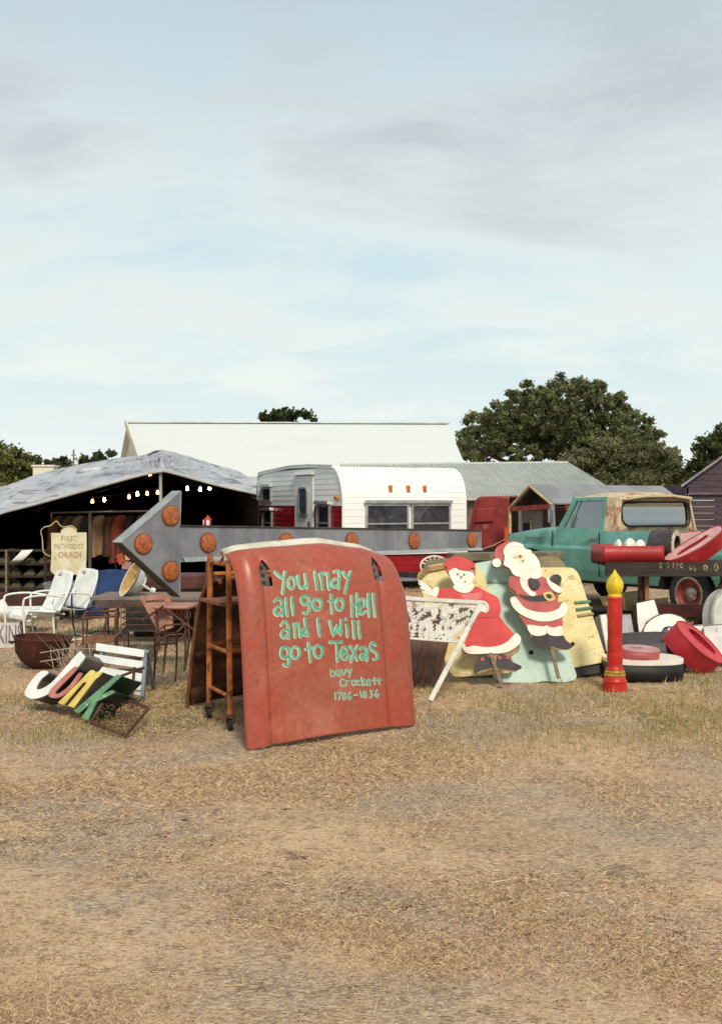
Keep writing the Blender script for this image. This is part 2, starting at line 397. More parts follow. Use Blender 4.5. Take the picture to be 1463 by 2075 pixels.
# white barn: ridge left to right, gable end just visible on the left
Yb = 46.0
RL, RR = P(258, 857, Yb), P(906, 859, Yb + 1)
back = Vector((-1.9, 6, 0)); front = Vector((2.2, -6.5, 0))
eh = 2.3
EL, ER = RL + front, RR + Vector((.5, -6.5, 0)); EL.z = ER.z = eh
BL_, BR_ = RL + back, RR + back; BL_.z = BR_.z = eh
barn = thing('metal_barn', 'long white metal roofed barn behind the caravan and pavilion', 'barn', (RL.x, Yb, 0))
mb = MB(); solid_quad(mb, EL, ER, RR, RL, .08); obj('roof_slope', mb, M_barnwhite, barn, world=True)
mb = MB(); solid_quad(mb, RL, RR, BR_, BL_, .08); obj('roof_slope', mb, M_barnwhite, barn, world=True)
mb = MB(); mb.beam(RL + Vector((-.1, 0, .03)), RR + Vector((.1, 0, .03)), .3, .05); obj('ridge_cap', mb, mat('ridge_grey', 'c9cdc8', None, 2), barn, world=True)
for (e, r, bk) in ((EL, RL, BL_), (ER, RR, BR_)):
    i_ = .25 if e is EL else -.25; sh = Vector((i_, 0, -.1))
    mb = MB(); a_, r_, b_ = e + sh, r + sh, bk + sh
    mb.add([a_, r_, b_, (b_.x, b_.y, 0), (a_.x, a_.y, 0)], [(0, 1, 2, 3, 4)]); obj('gable_wall', mb, M_barnwall, barn, world=True, solid=.06)
mb = MB(); mb.add([(EL.x + .3, EL.y + .3, 0), (ER.x - .3, ER.y + .3, 0), (ER.x - .3, ER.y + .3, eh - .05), (EL.x + .3, EL.y + .3, eh - .05)], [(0, 1, 2, 3)]); obj('front_wall', mb, M_barnwall, barn, world=True, solid=.06)
mb = MB(); mb.beam(EL + Vector((-.06, 0, .02)), RL + Vector((-.06, 0, .02)), .06, .3); obj('gable_trim', mb, M_barnwall, barn, world=True)

# low tin-roofed shed, ribs built
Ys = 38.0
sl, sr = P(690, 942, Ys), P(1146, 937, Ys)
e0, e1 = P(760, 1012, Ys - 5.5), P(1262, 1008, Ys - 5.5)
shed = thing('tin_shed', 'low shed with ribbed grey tin roof behind the red trailer', 'shed', (sl.x, Ys, 0))
mb = MB(); solid_quad(mb, e0, e1, sr, sl, .05); obj('roof', mb, M_shedroof, shed, world=True)
nr = 70
for i in range(nr + 1):
    f_ = i / nr; mb = MB(); mb.beam(e0.lerp(e1, f_) + Vector((0, 0, .03)), sl.lerp(sr, f_) + Vector((0, 0, .03)), .03, .03); obj('roof_rib', mb, M_shedroof, shed, world=True)
mb = MB(); mb.beam(sl, sr + Vector((.05, 0, 0)), .25, .08); obj('ridge_cap', mb, M_shedroof, shed, world=True)
mb = MB(); bk0 = Vector((sl.x, Ys + 6, e0.z)); bk1 = Vector((sr.x + 1, Ys + 6, e0.z)); solid_quad(mb, sl, sr, bk1, bk0, .05); obj('roof', mb, M_shedroof, shed, world=True)
mb = MB(); mb.add([(e0.x + .2, e0.y + .3, 0), (e1.x - .2, e1.y + .3, 0), (e1.x - .2, e1.y + .3, e1.z - .02), (e0.x + .2, e0.y + .3, e0.z - .02)], [(0, 1, 2, 3)])
obj('wall', mb, mat('shed_wall', '6a5c50', '52473e', 3), shed, world=True, solid=.06)

# dark weathered plank barn at the right edge, seen gable on
Yd = 26.0
M_plank = mat('purple_brown_planks', '50424a', '3e343c', 3, rough=.9, stretch=(1, 1, 6), spot=('64585a', 6, .56, .7), bump=.2, bs=20)
pb = thing('plank_barn', 'dark weathered plank barn gable at the right edge', 'barn', (P(1440, 1022, Yd).x, Yd, 0))
xl, zeave = P(1388, 985, Yd).x, P(1388, 982, Yd).z; xr = xl + 6.4; xm = (xl + xr) / 2; zrid = zeave + (xm - xl) * .72
def gx(z): return 0 if z <= zeave else (z - zeave) / .72
z_ = 0.0; k = 0
while z_ < zrid - .05:
    h_ = .155; a0, a1 = gx(z_), gx(min(z_ + h_ - .012, zrid)); mb = MB(); o_ = .004 * (k % 3)
    q = [(xl + a0, z_), (xr - a0, z_), (xr - a1, z_ + h_ - .012), (xl + a1, z_ + h_ - .012)]
    vs = [(p_[0], Yd - o_, p_[1]) for p_ in q] + [(p_[0], Yd + .03, p_[1]) for p_ in q]
    mb.add(vs, [(0, 1, 2, 3), (7, 6, 5, 4), (0, 4, 5, 1), (1, 5, 6, 2), (2, 6, 7, 3), (3, 7, 4, 0)]); obj('plank', mb, M_plank, pb, world=True); z_ += h_; k += 1
for s_ in (-1, 1):
    xe = xl if s_ < 0 else xr; mb = MB(); a_ = Vector((xe + s_ * .12, Yd - .12, zeave - .06)); r_ = Vector((xm, Yd - .12, zrid + .03)); u_ = Vector((3.4, 7, 0))
    solid_quad(mb, a_, r_, r_ + u_, a_ + u_, .05 * s_); obj('roof_slope', mb, mat('barn_roof', '8d8f92', '70686a', 2), pb, world=True)
mb = MB(); mb.box((xl + 1.2, Yd - .05, 1.86), (2.2, .05, .05)); obj('trim_board', mb, mat('barn_trim', '6e6064', '5a4e52', 5), pb, world=True)
mb = MB(); mb.box((xl + .05, Yd + 3, zeave / 2), (.05, 6, zeave)); obj('side_wall', mb, M_plank, pb, world=True)

# ------------------------------------------------------------------ trees
def leafmesh(name, pts, size, cols, parent, asp=.55):
    n_ = len(pts); pts = np.asarray(pts); th = rng.random(n_) * 6.283; ph = np.arccos(1 - 2 * rng.random(n_) * .999)
    a = np.stack([np.sin(ph) * np.cos(th), np.sin(ph) * np.sin(th), np.cos(ph)], 1); r = rng.standard_normal((n_, 3)); b_ = np.cross(a, r); b_ /= np.linalg.norm(b_, axis=1)[:, None] + 1e-9
    L = size * (.6 + .8 * rng.random(n_))[:, None]; v = np.empty((n_, 4, 3), np.float32)
    v[:, 0] = pts - a * L * .5; v[:, 1] = pts + b_ * L * .5 * asp; v[:, 2] = pts + a * L * .5; v[:, 3] = pts - b_ * L * .5 * asp
    l = np.array(parent.location); v -= l
    me = bpy.data.meshes.new(name); me.vertices.add(4 * n_); me.vertices.foreach_set('co', v.ravel()); me.loops.add(4 * n_)
    me.loops.foreach_set('vertex_index', np.arange(4 * n_, dtype=np.int32)); me.polygons.add(n_); me.polygons.foreach_set('loop_start', np.arange(0, 4 * n_, 4, dtype=np.int32)); me.update(calc_edges=True)
    ca = me.color_attributes.new('col', 'FLOAT_COLOR', 'POINT'); cc = np.ones((n_, 4, 4), np.float32); cc[:, :, :3] = cols[:, None, :]; ca.data.foreach_set('color', cc.ravel())
    me.materials.append(attr_mat('leaf', .7, .35)); o = bpy.data.objects.new(name, me); COL.objects.link(o); o.parent = parent; return o
def tree(name, label, base, lobes, leaf, nleaf, cols, trunk_r, sprig=0.3, group='trees beyond the field'):
    """lobes: (centre, rx, ry, rz); leaves gather in clumps on each lobe's outer shell"""
    t = thing(name, label, 'tree', base, 0, group); base = Vector(base)
    tb = MB(); top = Vector(base); c0 = Vector((0, 0, 0))
    for l in lobes: c0 += Vector(l[0])
    c0 /= len(lobes); fork = base.lerp(c0, .45)
    tb.tube([base - Vector((0, 0, .2)), base.lerp(fork, .5) + Vector((trunk_r * .4, 0, 0)), fork], [trunk_r * 1.3, trunk_r, trunk_r * .8], 10)
    for l in lobes[::max(1, len(lobes) // 14)]:
        c = Vector(l[0]); mid = fork.lerp(c, .5) + Vector((random.uniform(-.3, .3), random.uniform(-.3, .3), .2)) * trunk_r * 3
        tb.tube([fork - Vector((0, 0, .1)), mid, c, c + Vector((random.uniform(-.5, .5) * l[1], 0, l[3] * .7))], [trunk_r * .5, trunk_r * .3, trunk_r * .14, trunk_r * .04], 7)
    obj('trunk', tb, mat('bark', '4a4038', '352d27', 8, rough=.9), t, smooth=True, world=True)
    pts = []; cl = []; vol = np.array([l[1] * l[2] + l[1] * l[3] + l[2] * l[3] for l in lobes]); share = vol / vol.sum(); C = np.array([lin(h) for h in cols])
    for l, s_ in zip(lobes, share):
        nn = int(nleaf * s_); ncl = max(8, nn // 70)
        d = rng.standard_normal((ncl, 3)); d /= np.linalg.norm(d, axis=1)[:, None]; rad = .35 + .65 * rng.random(ncl) ** .5 + np.abs(rng.standard_normal(ncl)) * .07
        cc_ = np.array(l[0]) + d * rad[:, None] * np.array(l[1:4]); w_ = rng.integers(0, ncl, nn); sp = .13 * (l[1] + l[3]) / 2 * (.5 + rng.random(ncl))
        p_ = cc_[w_] + rng.standard_normal((nn, 3)) * sp[w_][:, None] * np.array([1, 1, .7])
        ci = C[rng.integers(0, len(C), ncl)]; col_ = ci[w_] * (.7 + .6 * rng.random(nn))[:, None]
        pts.append(p_); cl.append(col_)
        ns_ = int(ncl * sprig); d2 = d[:ns_]; 
        for q in range(ns_):
            if d2[q][2] < -.3: continue
            m_ = 26; tt = np.linspace(.85, 1.0 + .16 * rng.random() + .04, m_)[:, None]
            pts.append(np.array(l[0]) + d2[q] * tt * np.array(l[1:4]) + rng.standard_normal((m_, 3)) * leaf * .4); cl.append(np.repeat(ci[q:q + 1], m_, 0))
    P_ = np.concatenate(pts); P_[:, 2] = np.maximum(P_[:, 2], .1)
    leafmesh('crown', P_, leaf, np.concatenate(cl), t); return t
OAK = ['6f744c', '626844', '7e8258', '565b3e', '8a8c60']
def lob(px, py, Y, rx, rz, ry=None): c = P(px, py, Y); k_ = Y / FPX; return (tuple(c), rx * k_, (ry or rx) * k_, rz * k_)
Yt = 54.0
def dome_lobes(outline, n_, Y, r0, r1, seed, dy=2.5):
    r_ = random.Random(seed); out = []
    def inside(x_, y_):
        c_ = False; m_ = len(outline)
        for i in range(m_):
            (xa_, ya_), (xb_, yb_) = outline[i], outline[i - 1]
            if (ya_ > y_) != (yb_ > y_) and x_ < (xb_ - xa_) * (y_ - ya_) / (yb_ - ya_) + xa_: c_ = not c_
        return c_
    xs_ = [q[0] for q in outline]; ys_ = [q[1] for q in outline]
    while len(out) < n_:
        x_, y_ = r_.uniform(min(xs_), max(xs_)), r_.uniform(min(ys_), max(ys_))
        if not inside(x_, y_): continue
        cand = [(r_.uniform(min(xs_), max(xs_)), r_.uniform(min(ys_), max(ys_))) for _ in range(30)]; cand = [q for q in cand if inside(*q)][:7] + [(x_, y_)]
        x_, y_ = max(cand, key=lambda q: min([math.hypot(q[0] - o[4], q[1] - o[5]) for o in out] or [0]))
        if True:
            r = r_.uniform(r0, r1); out.append(lob(x_, y_, Y + r_.uniform(-dy, dy), r * 1.15, r * .85) + (x_, y_))
    return [o[:4] for o in out]
OAKL = dome_lobes([(925, 905), (945, 870), (995, 835), (1050, 806), (1105, 785), (1150, 782), (1200, 792), (1235, 805), (1265, 835), (1305, 865), (1335, 900), (1365, 925), (1380, 965), (1370, 990), (1200, 985), (1140, 930), (940, 925)], 120, Yt, 18, 31, 5, 3.5)
tree('live_oak', 'broad dark live oak rising behind the tin shed', (P(1120, 1022, Yt).x, Yt, 0),
     OAKL, .17, 125000, OAK, .38, .9)
tree('mesquite_tree', 'loose olive green tree in front of the broad oak, right of the tin roof', (P(1230, 1022, Yt - 8).x, Yt - 8, 0),
     [lob(1190, 950, Yt - 8, 55, 40), lob(1250, 935, Yt - 8, 65, 45), lob(1310, 950, Yt - 8, 60, 42), lob(1355, 970, Yt - 9, 45, 30), lob(1270, 985, Yt - 9, 80, 30), lob(1165, 940, Yt - 8, 28, 20)], .14, 36000, ['747450', '666844', '84825c', '585a3c'], .2, .5)
tree('cedar_tree', 'dark green tree behind the plank barn roof at right edge', (P(1450, 1022, 44).x, 44, 0),
     [lob(1440, 925, 44, 38, 45), lob(1470, 905, 44, 40, 45), lob(1425, 960, 44, 30, 35), lob(1500, 950, 44, 50, 60)], .15, 18000, ['565e36', '3f4728', '5c6238'], .2, .4)
tree('shrubby_tree', 'yellowish green bushy tree above the pavilion at left edge', (P(20, 1022, 42).x, 42, 0),
     [lob(10, 945, 42, 45, 38), lob(45, 950, 42, 32, 30), lob(-30, 935, 42, 45, 45), lob(20, 985, 42, 50, 30)], .14, 20000, ['777b44', '5d6334', '7f8148', '4d532c'], .18, .6)
tree('round_tree', 'small dark tree crown showing above the white barn ridge', (P(580, 1022, 75).x, 75, 0),
     [lob(560, 852, 75, 35, 16), lob(600, 850, 75, 36, 17), lob(580, 840, 75, 22, 10), lob(578, 880, 75, 55, 25)], .32, 6000, ['3f4a2c', '364026', '4c5634'], .3, .3)
tree('round_tree', 'rounded far tree just left of the white barn gable', (P(205, 1022, 70).x, 70, 0),
     [lob(190, 935, 70, 26, 14), lob(215, 930, 70, 26, 14), lob(200, 955, 70, 48, 22)], .3, 4200, ['4a5236', '3f4730', '58603f'], .25, .3)
tree('round_tree', 'low grey green far tree left of the thin utility pole', (P(105, 1022, 72).x, 72, 0),
     [lob(90, 942, 72, 22, 14), lob(115, 940, 72, 26, 12), lob(140, 948, 72, 20, 10), lob(105, 962, 72, 60, 16)], .3, 4200, ['565a42', '4a4e3a', '646850'], .25, .3)
pole = MB(); b0 = P(150, 1022, 65); pole.tube([(b0.x, 65, 0), (b0.x, 65, P(150, 911, 65).z)], [.08, .05], 8); pole.box((b0.x, 65, P(150, 922, 65).z), (.3, .06, .06))
tag(obj('utility_pole', pole, M_wood), 'thin utility pole standing between the far trees at left', 'pole')
hb = P(93, 955, 40); bmb = MB(); bmb.box((hb.x, 40, 1.5), (.75, .6, 3.0)); bmb.box((hb.x, 40, 3.02), (.85, .7, .06))
tag(obj('water_tank_box', bmb, M_barnwall), 'cream box shaped tank peeking above the pavilion roof at left', 'tank')

# ------------------------------------------------------------------ market pavilion
FE = [(-170, 1090), (-60, 1062), (0, 1039), (19, 1033), (77, 1018), (153, 997), (210, 981), (280, 962), (325, 953), (347, 955), (435, 979), (520, 998)]
TO = [(-170, 1030), (-60, 1003), (0, 985), (19, 980), (67, 966), (153, 944), (215, 933), (285, 922), (323, 912), (350, 917), (416, 937), (520, 980)]
pav = thing('market_pavilion', 'large grey tarpaulin pavilion with black interior and string lights', 'pavilion', (-4.0, 20, 0))
fe = spline(FE, 6, False); to = spline(TO, 6, False); NS = len(fe) - 1
pk = 325
def roofpt(u, v):
    i = u * NS; a = int(min(i, NS - 1)); f_ = i - a
    fx = fe[a][0] * (1 - f_) + fe[a + 1][0] * f_; fy = fe[a][1] * (1 - f_) + fe[a + 1][1] * f_
    tx = to[a][0] * (1 - f_) + to[a + 1][0] * f_; ty = to[a][1] * (1 - f_) + to[a + 1][1] * f_
    A = P(fx, fy, 19.0); dpk = abs(fx - pk) / 320; B = P(tx, ty, 20.6 + 2.6 * min(1, dpk * 1.6)); t_ = min(v / .75, 1)
    p = A.lerp(B, t_); bulge = math.sin(math.pi * t_)
    wv = (abs(math.sin(t_ * 9 + 2.2 * math.sin(fx * .011) + fx * .004)) - .5) * 1.1 + math.sin(t_ * 34 + fx * .025 + 2 * math.sin(fx * .05)) * .3 + mnoise.noise(Vector((fx * .03, t_ * 4, 1))) * .6
    k_ = min(1, .35 + dpk * 1.2)
    p.z += wv * .22 * k_ * min(1, t_ * 6) * min(1, (1 - t_) * 3 + .15) - .03 * bulge
    p.y += wv * .16 * min(1, t_ * 6)
    p.z += .03 * mnoise.noise(Vector((fx * .02, t_ * 14, 3))) * min(1, t_ * 6)
    if dpk < .35: p.z += .06 * math.sin(fx * .33) * math.sin(math.pi * min(1, t_ * 1.1)) * (1 - dpk / .35)
    if v > .75: q = (v - .75) / .25; p.y += q * 7; p.z -= q * .55; p.x -= q * 1.8 * max(0, u - .5) * 2
    return p
M_tarp = mat('grey_tarpaulin', 'b2b3b3', '9fa0a4', .9, rough=.36, spec=.5, fine=.05, stretch=(.22, 1.3, 3.2), spot=[('6c6c76', 2.1, .52, .62), ('d6d6d2', 1.6, .56, .7), ('5e5c66', 4.0, .57, .66)])  # stretched dark and pale streaks paint fold shading into the tarp colour
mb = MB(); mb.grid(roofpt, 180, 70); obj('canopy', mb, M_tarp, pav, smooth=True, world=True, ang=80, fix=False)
mb = MB(); mb.tube([P(x_, y_ + 2, 18.97) for x_, y_ in fe], .028, 6); obj('hem', mb, mat('tarp_hem', 'b8b8b8', None, 3), pav, smooth=True, world=True)
M_cloth = mat('interior_shade_cloth', '2a211b', '1e1814', 2, rough=1, spec=.05)  # near-black colour holds the shade of the interior
xa, xb = P(-170, 1000, 19).x, P(520, 1000, 19).x
def wallpt(u, v):
    x_ = xa + (xb - 1.5 - xa) * u; return Vector((x_, 26.5 + .12 * math.sin(u * 90), 2.3 * v))
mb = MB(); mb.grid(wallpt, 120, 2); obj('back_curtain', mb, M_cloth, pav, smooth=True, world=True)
for xx in (xa, xb):  # dark sheets added at both sides to keep light out of the interior
    mb = MB(); mb.grid(lambda u, v: Vector((xx + .05 * math.sin(u * 60) - (1.6 * u if xx == xb else 0), 19.2 + u * 7.4, (1.66 + .4 * u) * v)), 60, 2); obj('side_light_block', mb, M_cloth, pav, smooth=True, world=True)
mb = MB(); mb.grid(lambda u, v: roofpt(u, v) + Vector((0, .05, -.10)) if v < 1 else roofpt(u, v) + Vector((0, 0, -.12)), 60, 20); obj('ceiling_shade_sheet', mb, M_cloth, pav, smooth=True, world=True)  # near-black sheet under the roof; ceiling shade is in its colour
mb = MB(); a_ = P(328, 955, 19.05); mb.tube([(a_.x, 19.05, 0), (a_.x - .02, 19.05, a_.z)], .028, 8); obj('tent_pole', mb, mat('pole_grey', 'a8a49c', None, 3), pav, smooth=True, world=True)
for px_ in (-60, 183):
    mb = MB(); a_ = P(px_, 1035, 19.6); mb.tube([(a_.x, 19.6, 0), (a_.x, 19.6, 1.45 if px_ > 0 else 1.3)], .03, 8); obj('tent_pole', mb, mat('pole_dull', '6a6058', None, 3, metal=.4, rough=.35), pav, smooth=True, world=True)
mb = MB(); mb.box(((xa + xb) / 2, 23, .004), (xb - xa, 7.2, .012)); obj('floor_shade_sheet', mb, mat('floor_shade_sheet', '2a211b', '1c1612', 3, rough=1), pav, world=True)  # dark sheet over the grass; shade inside the tent painted as its colour
# garment rail with clothes
rail = thing('garment_rail', 'long steel clothes rail inside the pavilion', 'rail', (P(210, 1036, 20).x, 20.0, 0))
ra, rb = P(105, 1039, 20), P(345, 1035, 20)
mb = MB(); mb.tube([ra, rb], .018, 8); obj('bar', mb, mat('rail_steel', '8c8680', None, 4, metal=.5, rough=.4), rail, smooth=True, world=True)
for q in (ra, rb):
    mb = MB(); mb.tube([(q.x, q.y, 0), q], .018, 8); obj('leg', mb, mat('rail_steel', '8c8680'), rail, smooth=True, world=True)
def garment(pos, w, h, color, label, yaw):
    t = thing('garment', label, 'garment', pos, yaw, 'garments hanging in the pavilion'); mb = MB(); m_ = mat('cloth_' + color, color, None, 6, rough=.95, spec=.05)
    sd = random.random() * 9
    def fn(u, v):
        a = u * 2 * math.pi; hw = w / 2 * (.55 + .45 * min(1, v * 7)) * (1 + .15 * v); x_ = math.cos(a) * hw; y_ = math.sin(a) * .07 * (1 + .5 * v) + .025 * math.sin(a * 7 + sd) * v
        return Vector((x_, y_, -.06 - .07 * min(1, abs(x_) / (w / 2)) - (h - .1) * v))
    mb.grid(fn, 28, 10); obj('cloth', mb, m_, t, smooth=True)
    hk = MB(); hk.tube([(-w * .25, 0, -.1), (0, 0, -.05), (0, 0, -.01), (.02, 0, .015), (0, 0, .03)], .006, 5); obj('hanger', hk, M_dark, t)
GC = [('6a4632', 'brown'), ('3c3632', 'charcoal'), ('7a3c2e', 'rust red'), ('524a3e', 'olive brown'), ('8e7056', 'tan'), ('2c262e', 'black'), ('6d6250', 'khaki'), ('4c382c', 'dark brown')]
gi = 0
where = ['first', 'second', 'third', 'fourth', 'fifth', 'sixth', 'seventh', 'eighth', 'ninth', 'tenth', 'eleventh']
for i in range(11):
    f_ = .06 + i * .088; p_ = ra.lerp(rb, f_); c_, nm = GC[(i * 3) % 8]
    garment((p_.x, p_.y, p_.z), .38 + .1 * random.random(), .75 + .35 * random.random(), c_, '%s garment hanging %s from the left on the pavilion clothes rail' % (nm, where[i]), 1.1 + random.uniform(-.35, .35))
# string lights
def bulb(px_, py_, Y, warm, label):
    p_ = P(px_, py_, Y); t = thing('string_light', label, 'light bulb', tuple(p_), 0, 'lit bulbs strung under the pavilion roof')
    mb = MB(); mb.lathe([(.001, -.035), (.02, -.03), (.028, -.014), (.026, 0), (.018, .025), (.014, .04)], 12)
    c_ = 'ff9a50' if warm else 'fff0dc'; obj('bulb', mb, mat('bulb_warm' if warm else 'bulb_white', c_, c_, emit=9.0 if warm else 22.0, fine=0), t, smooth=True)
    mb = MB(); mb.lathe([(.02, .04), (.02, .09), (.008, .1)], 10); obj('socket', mb, M_black, t)
BU = [(305, 963, 1, 'orange bulb highest up, just left of the pavilion front pole'), (188, 1016, 1, 'orange bulb farthest left in the pavilion string'), (212, 1013, 0, 'white bulb second from left in the pavilion string'),
      (262, 1007, 1, 'small orange bulb left of a white bulb in the pavilion string'), (279, 1001, 0, 'white bulb between two orange bulbs in the pavilion string'), (299, 1000, 1, 'orange bulb second left of the pavilion front pole'),
      (320, 998, 1, 'orange bulb nearest the pavilion front pole'), (380, 990, 0, 'white bulb left of three, right of the pavilion pole'), (406, 992, 0, 'white bulb in the middle of three right of the pavilion pole'), (425, 989, 0, 'white bulb right of three, right of the pavilion pole')]
for (bx_, by_, w_, lb) in BU: bulb(bx_, by_, 19.9 if by_ > 970 else 19.25, w_, lb)
for nm, pts_ in (('string light wire sagging left of the pavilion pole', [(120, 1010), (188, 1008), (212, 1005), (262, 999), (299, 992), (320, 990), (340, 976)]), ('string light wire right of the pavilion pole', [(345, 972), (380, 982), (406, 984), (425, 981), (470, 982)])):
    mb = MB(); mb.tube([P(a, b, 19.9) for a, b in spline(pts_, 5, False)], .006, 5); tag(obj('light_wire', mb, M_black, smooth=True), nm, 'wire')
# seed-bin shelf and curled paper
sh0 = P(-25, 1205, 17.6); sh1 = P(92, 1112, 17.6)
shf = thing('bin_shelf', 'dark wooden shelf of small sloping bins at the left edge', 'shelf', ((sh0.x + sh1.x) / 2, 17.8, 0))
zs = [.03, .22, .42, .62, .84]
for z_ in zs:
    mb = MB(); mb.box(((sh0.x + sh1.x) / 2, 17.8, z_), (sh1.x - sh0.x, .4, .025)); obj('shelf_board', mb, M_wooddark, shf, world=True)
for px_ in (sh0.x, sh0.x + .31, sh1.x):
    mb = MB(); mb.box((px_, 17.8, .43), (.03, .42, .86)); obj('upright', mb, M_wood if px_ != sh1.x else M_wooddark, shf, world=True)
M_bin = mat('bin_wood', '4d4530', '3a3424', 7, rough=.9)
for z_ in zs[:-1]:
    for i in range(4):
        x_ = sh0.x + .12 + i * .225; mb = MB(); a = Vector((x_, 17.62, z_ + .02)); vs = [a, a + Vector((.19, 0, 0)), a + Vector((.11, .16, .13)), a + Vector((.08, .16, .13)), a + Vector((0, .3, 0)), a + Vector((.19, .3, 0))]
        mb.add(vs, [(0, 1, 2, 3), (4, 3, 2, 5), (0, 3, 4), (1, 5, 2), (0, 4, 5, 1)]); obj('bin', mb, M_bin, shf, world=True)
mb = MB()
def pap(u, v): q = P(45 + 23 * u - v * 14, 1115 + v * 22 - 1 * u, 17.5); q.y += -.04 * math.sin(v * 2.5); q.x -= .05 * v * v; return q
mb.grid(pap, 4, 8); tag(obj('paper_sheet', mb, mat('paper', 'eceae6', None, 3), smooth=True, solid=.002), 'curled white paper hanging from the bin shelf top', 'paper')
mb = MB(); mb.box((P(60, 1210, 16.8).x, 16.8, .13), (2.0, .25, .2)); tag(obj('wood_beam', mb, mat('red_brown_beam', '4a2a1e', '38201a', 4), bev=.01), 'low red brown timber lying before the bin shelf', 'timber')

# ------------------------------------------------------------------ red trailer and gable canopy behind the truck
M_redtr = mat('dull_red_paint', '8f2f2b', '7a2826', 3, rough=.5, spot=('a84a42', 3, .55, .7))
Yr = 23.0
rt = thing('red_trailer', 'dull red metal trailer body with a raised square hatch right of caravan', 'trailer', (P(1010, 1022, Yr).x, Yr, 0))
fr = Plane((P(1000, 1022, Yr).x, Yr, .1), (-.12, -1, .0))
mb = MB(); mb.prism([fr.loop([(962, 1010), (975, 1006), (1045, 1004), (1175, 1024), (1175, 1130), (945, 1130), (950, 1075)])], fr, 0, -2.2); obj('body', mb, M_redtr, rt, world=True, bev=.16)
mb = MB(); mb.prism([fr.loop([(966, 1031), (1004, 1029), (1000, 1057), (961, 1059)])], fr, .05, .002); obj('hatch', mb, M_redtr, rt, world=True, bev=.02)
mb = MB(); mb.prism([fr.loop([(948, 1108), (1178, 1108), (1178, 1120), (948, 1120)])], fr, .08, .0); obj('side_rail', mb, M_wooddark, rt, world=True)
for px_ in (985, 1110):
    mb = MB(); c_ = P(px_, 1150, Yr + .2); mb.disc((c_.x, c_.y, .3), (0, 1, 0), .3, .2); obj('wheel', mb, M_rubber, rt, world=True, smooth=True)
cn = thing('gable_canopy', 'blue grey gable canopy with open dark front behind the truck hood', 'canopy', (P(1075, 1022, 21).x, 21, 0))
ap, el, er = P(1072, 984, 19.7), P(1033, 1028, 20.2), P(1118, 1023, 19.2)
bkv = Vector((2.9, 1.77, 0)); M_can = mat('canopy_tarp', '8a8b8c', '7a7b7c', 1.5, rough=.6, fine=.05)
for e_ in (el, er):
    mb = MB(); solid_quad(mb, e_, ap, ap + bkv, e_ + bkv, .03); obj('roof_tarp', mb, M_can, cn, world=True)
for e_ in (el, er):
    d_ = Vector((.03, .02, -.06)); mb = MB(); solid_quad(mb, e_ + d_, ap + d_, ap + bkv + d_, e_ + bkv + d_, .01); obj('roof_shade_sheet', mb, mat('brown_shade_cloth', '3a251a', '2a1a12', 3), cn, world=True)  # dark sheets added below the tarps; underside shade put into their colour
mb = MB(); mb.add([el + Vector((.25, .15, -.02)), ap + Vector((.25, .15, -.03)), er + Vector((.25, .15, -.02))], [(0, 1, 2)]); obj('gable_shade_sheet', mb, mat('brown_shade_cloth', '3a251a', '2a1a12', 3), cn, world=True, solid=.02)  # dark triangle with the gable's interior shade in its colour
for a_, b_ in ((el, ap), (ap, er)):
    mb = MB(); mb.tube([a_, b_], .025, 6); obj('rafter', mb, M_woodpale, cn, world=True)
mb = MB(); mb.beam(el + Vector((0, 0, -.03)), er + Vector((0, 0, -.03)), .05, .09); obj('cross_beam', mb, mat('red_beam', '8a3522', '6e2a1c', 5), cn, world=True)
mb = MB(); mb.beam(er + Vector((.25, 0, -.05)), er + bkv * .28 + Vector((0, 0, -.1)), .05, .08); obj('cross_beam', mb, mat('red_beam', '8a3522'), cn, world=True)
for q, m_ in ((el, M_woodpale), (er, M_can), (er + Vector((.42, .3, 0)), M_woodpale), (ap + bkv, M_wood), (el + bkv, M_wood), (er + bkv, M_wood)):
    mb = MB(); mb.tube([(q.x + (.08 if q is er else 0), q.y, 0), q], .03 if m_ is not M_can else .045, 6); obj('post', mb, m_, cn, world=True)
mb = MB(); mb.grid(lambda u, v: P(1032, 1022, 22.2).lerp(P(1185, 1022, 22.2), u) + Vector((0, .03 * math.sin(u * 40), .15 - 1.75 * v)), 40, 2); obj('back_shade_sheet', mb, M_cloth, cn, world=True, smooth=True)  # near-black sheet added behind the posts as the shade inside the canopy
ref = thing('appliance', 'grey white old appliance standing under the gable canopy', 'appliance', (P(1076, 1022, 20.4).x, 20.4, 0))
mb = MB(); c_ = P(1076, 1060, 20.4); mb.box((c_.x, 20.5, .75), (.4, .4, 1.5)); obj('cabinet', mb, mat('appliance_grey', '9a9690', '86827c', 3), ref, world=True, bev=.02)
mb = MB(); c_ = P(1064, 1070, 20.4); mb.box((c_.x, 20.285, 1.15), (.12, .03, .2)); obj('opening', mb, M_black, ref, world=True)
mb = MB(); c_ = P(1073, 1070, 20.4); mb.box((c_.x, 20.28, 1.18), (.03, .04, .26)); obj('handle', mb, M_woodpale, ref, world=True)
mb = MB(); a_ = P(1026, 1098, 18.9); mb.lathe([(.09, 0), (.09, .01), (.05, .03), (.04, a_.z + .25)], 10, Matrix.Translation((a_.x, a_.y, 0))); tag(obj('marker_post', mb, mat('safety_orange', 'd8522a', None, 4, rough=.5), smooth=True), 'orange marker post between red trailer and truck hood', 'marker post')
mb = MB(); mb.tube([P(978, 1112, 18.9), P(1000, 1105, 18.9), P(1024, 1092, 18.88)], .006, 5); tag(obj('marker_rope', mb, M_woodpale), 'pale rope tied to the orange marker post', 'rope')
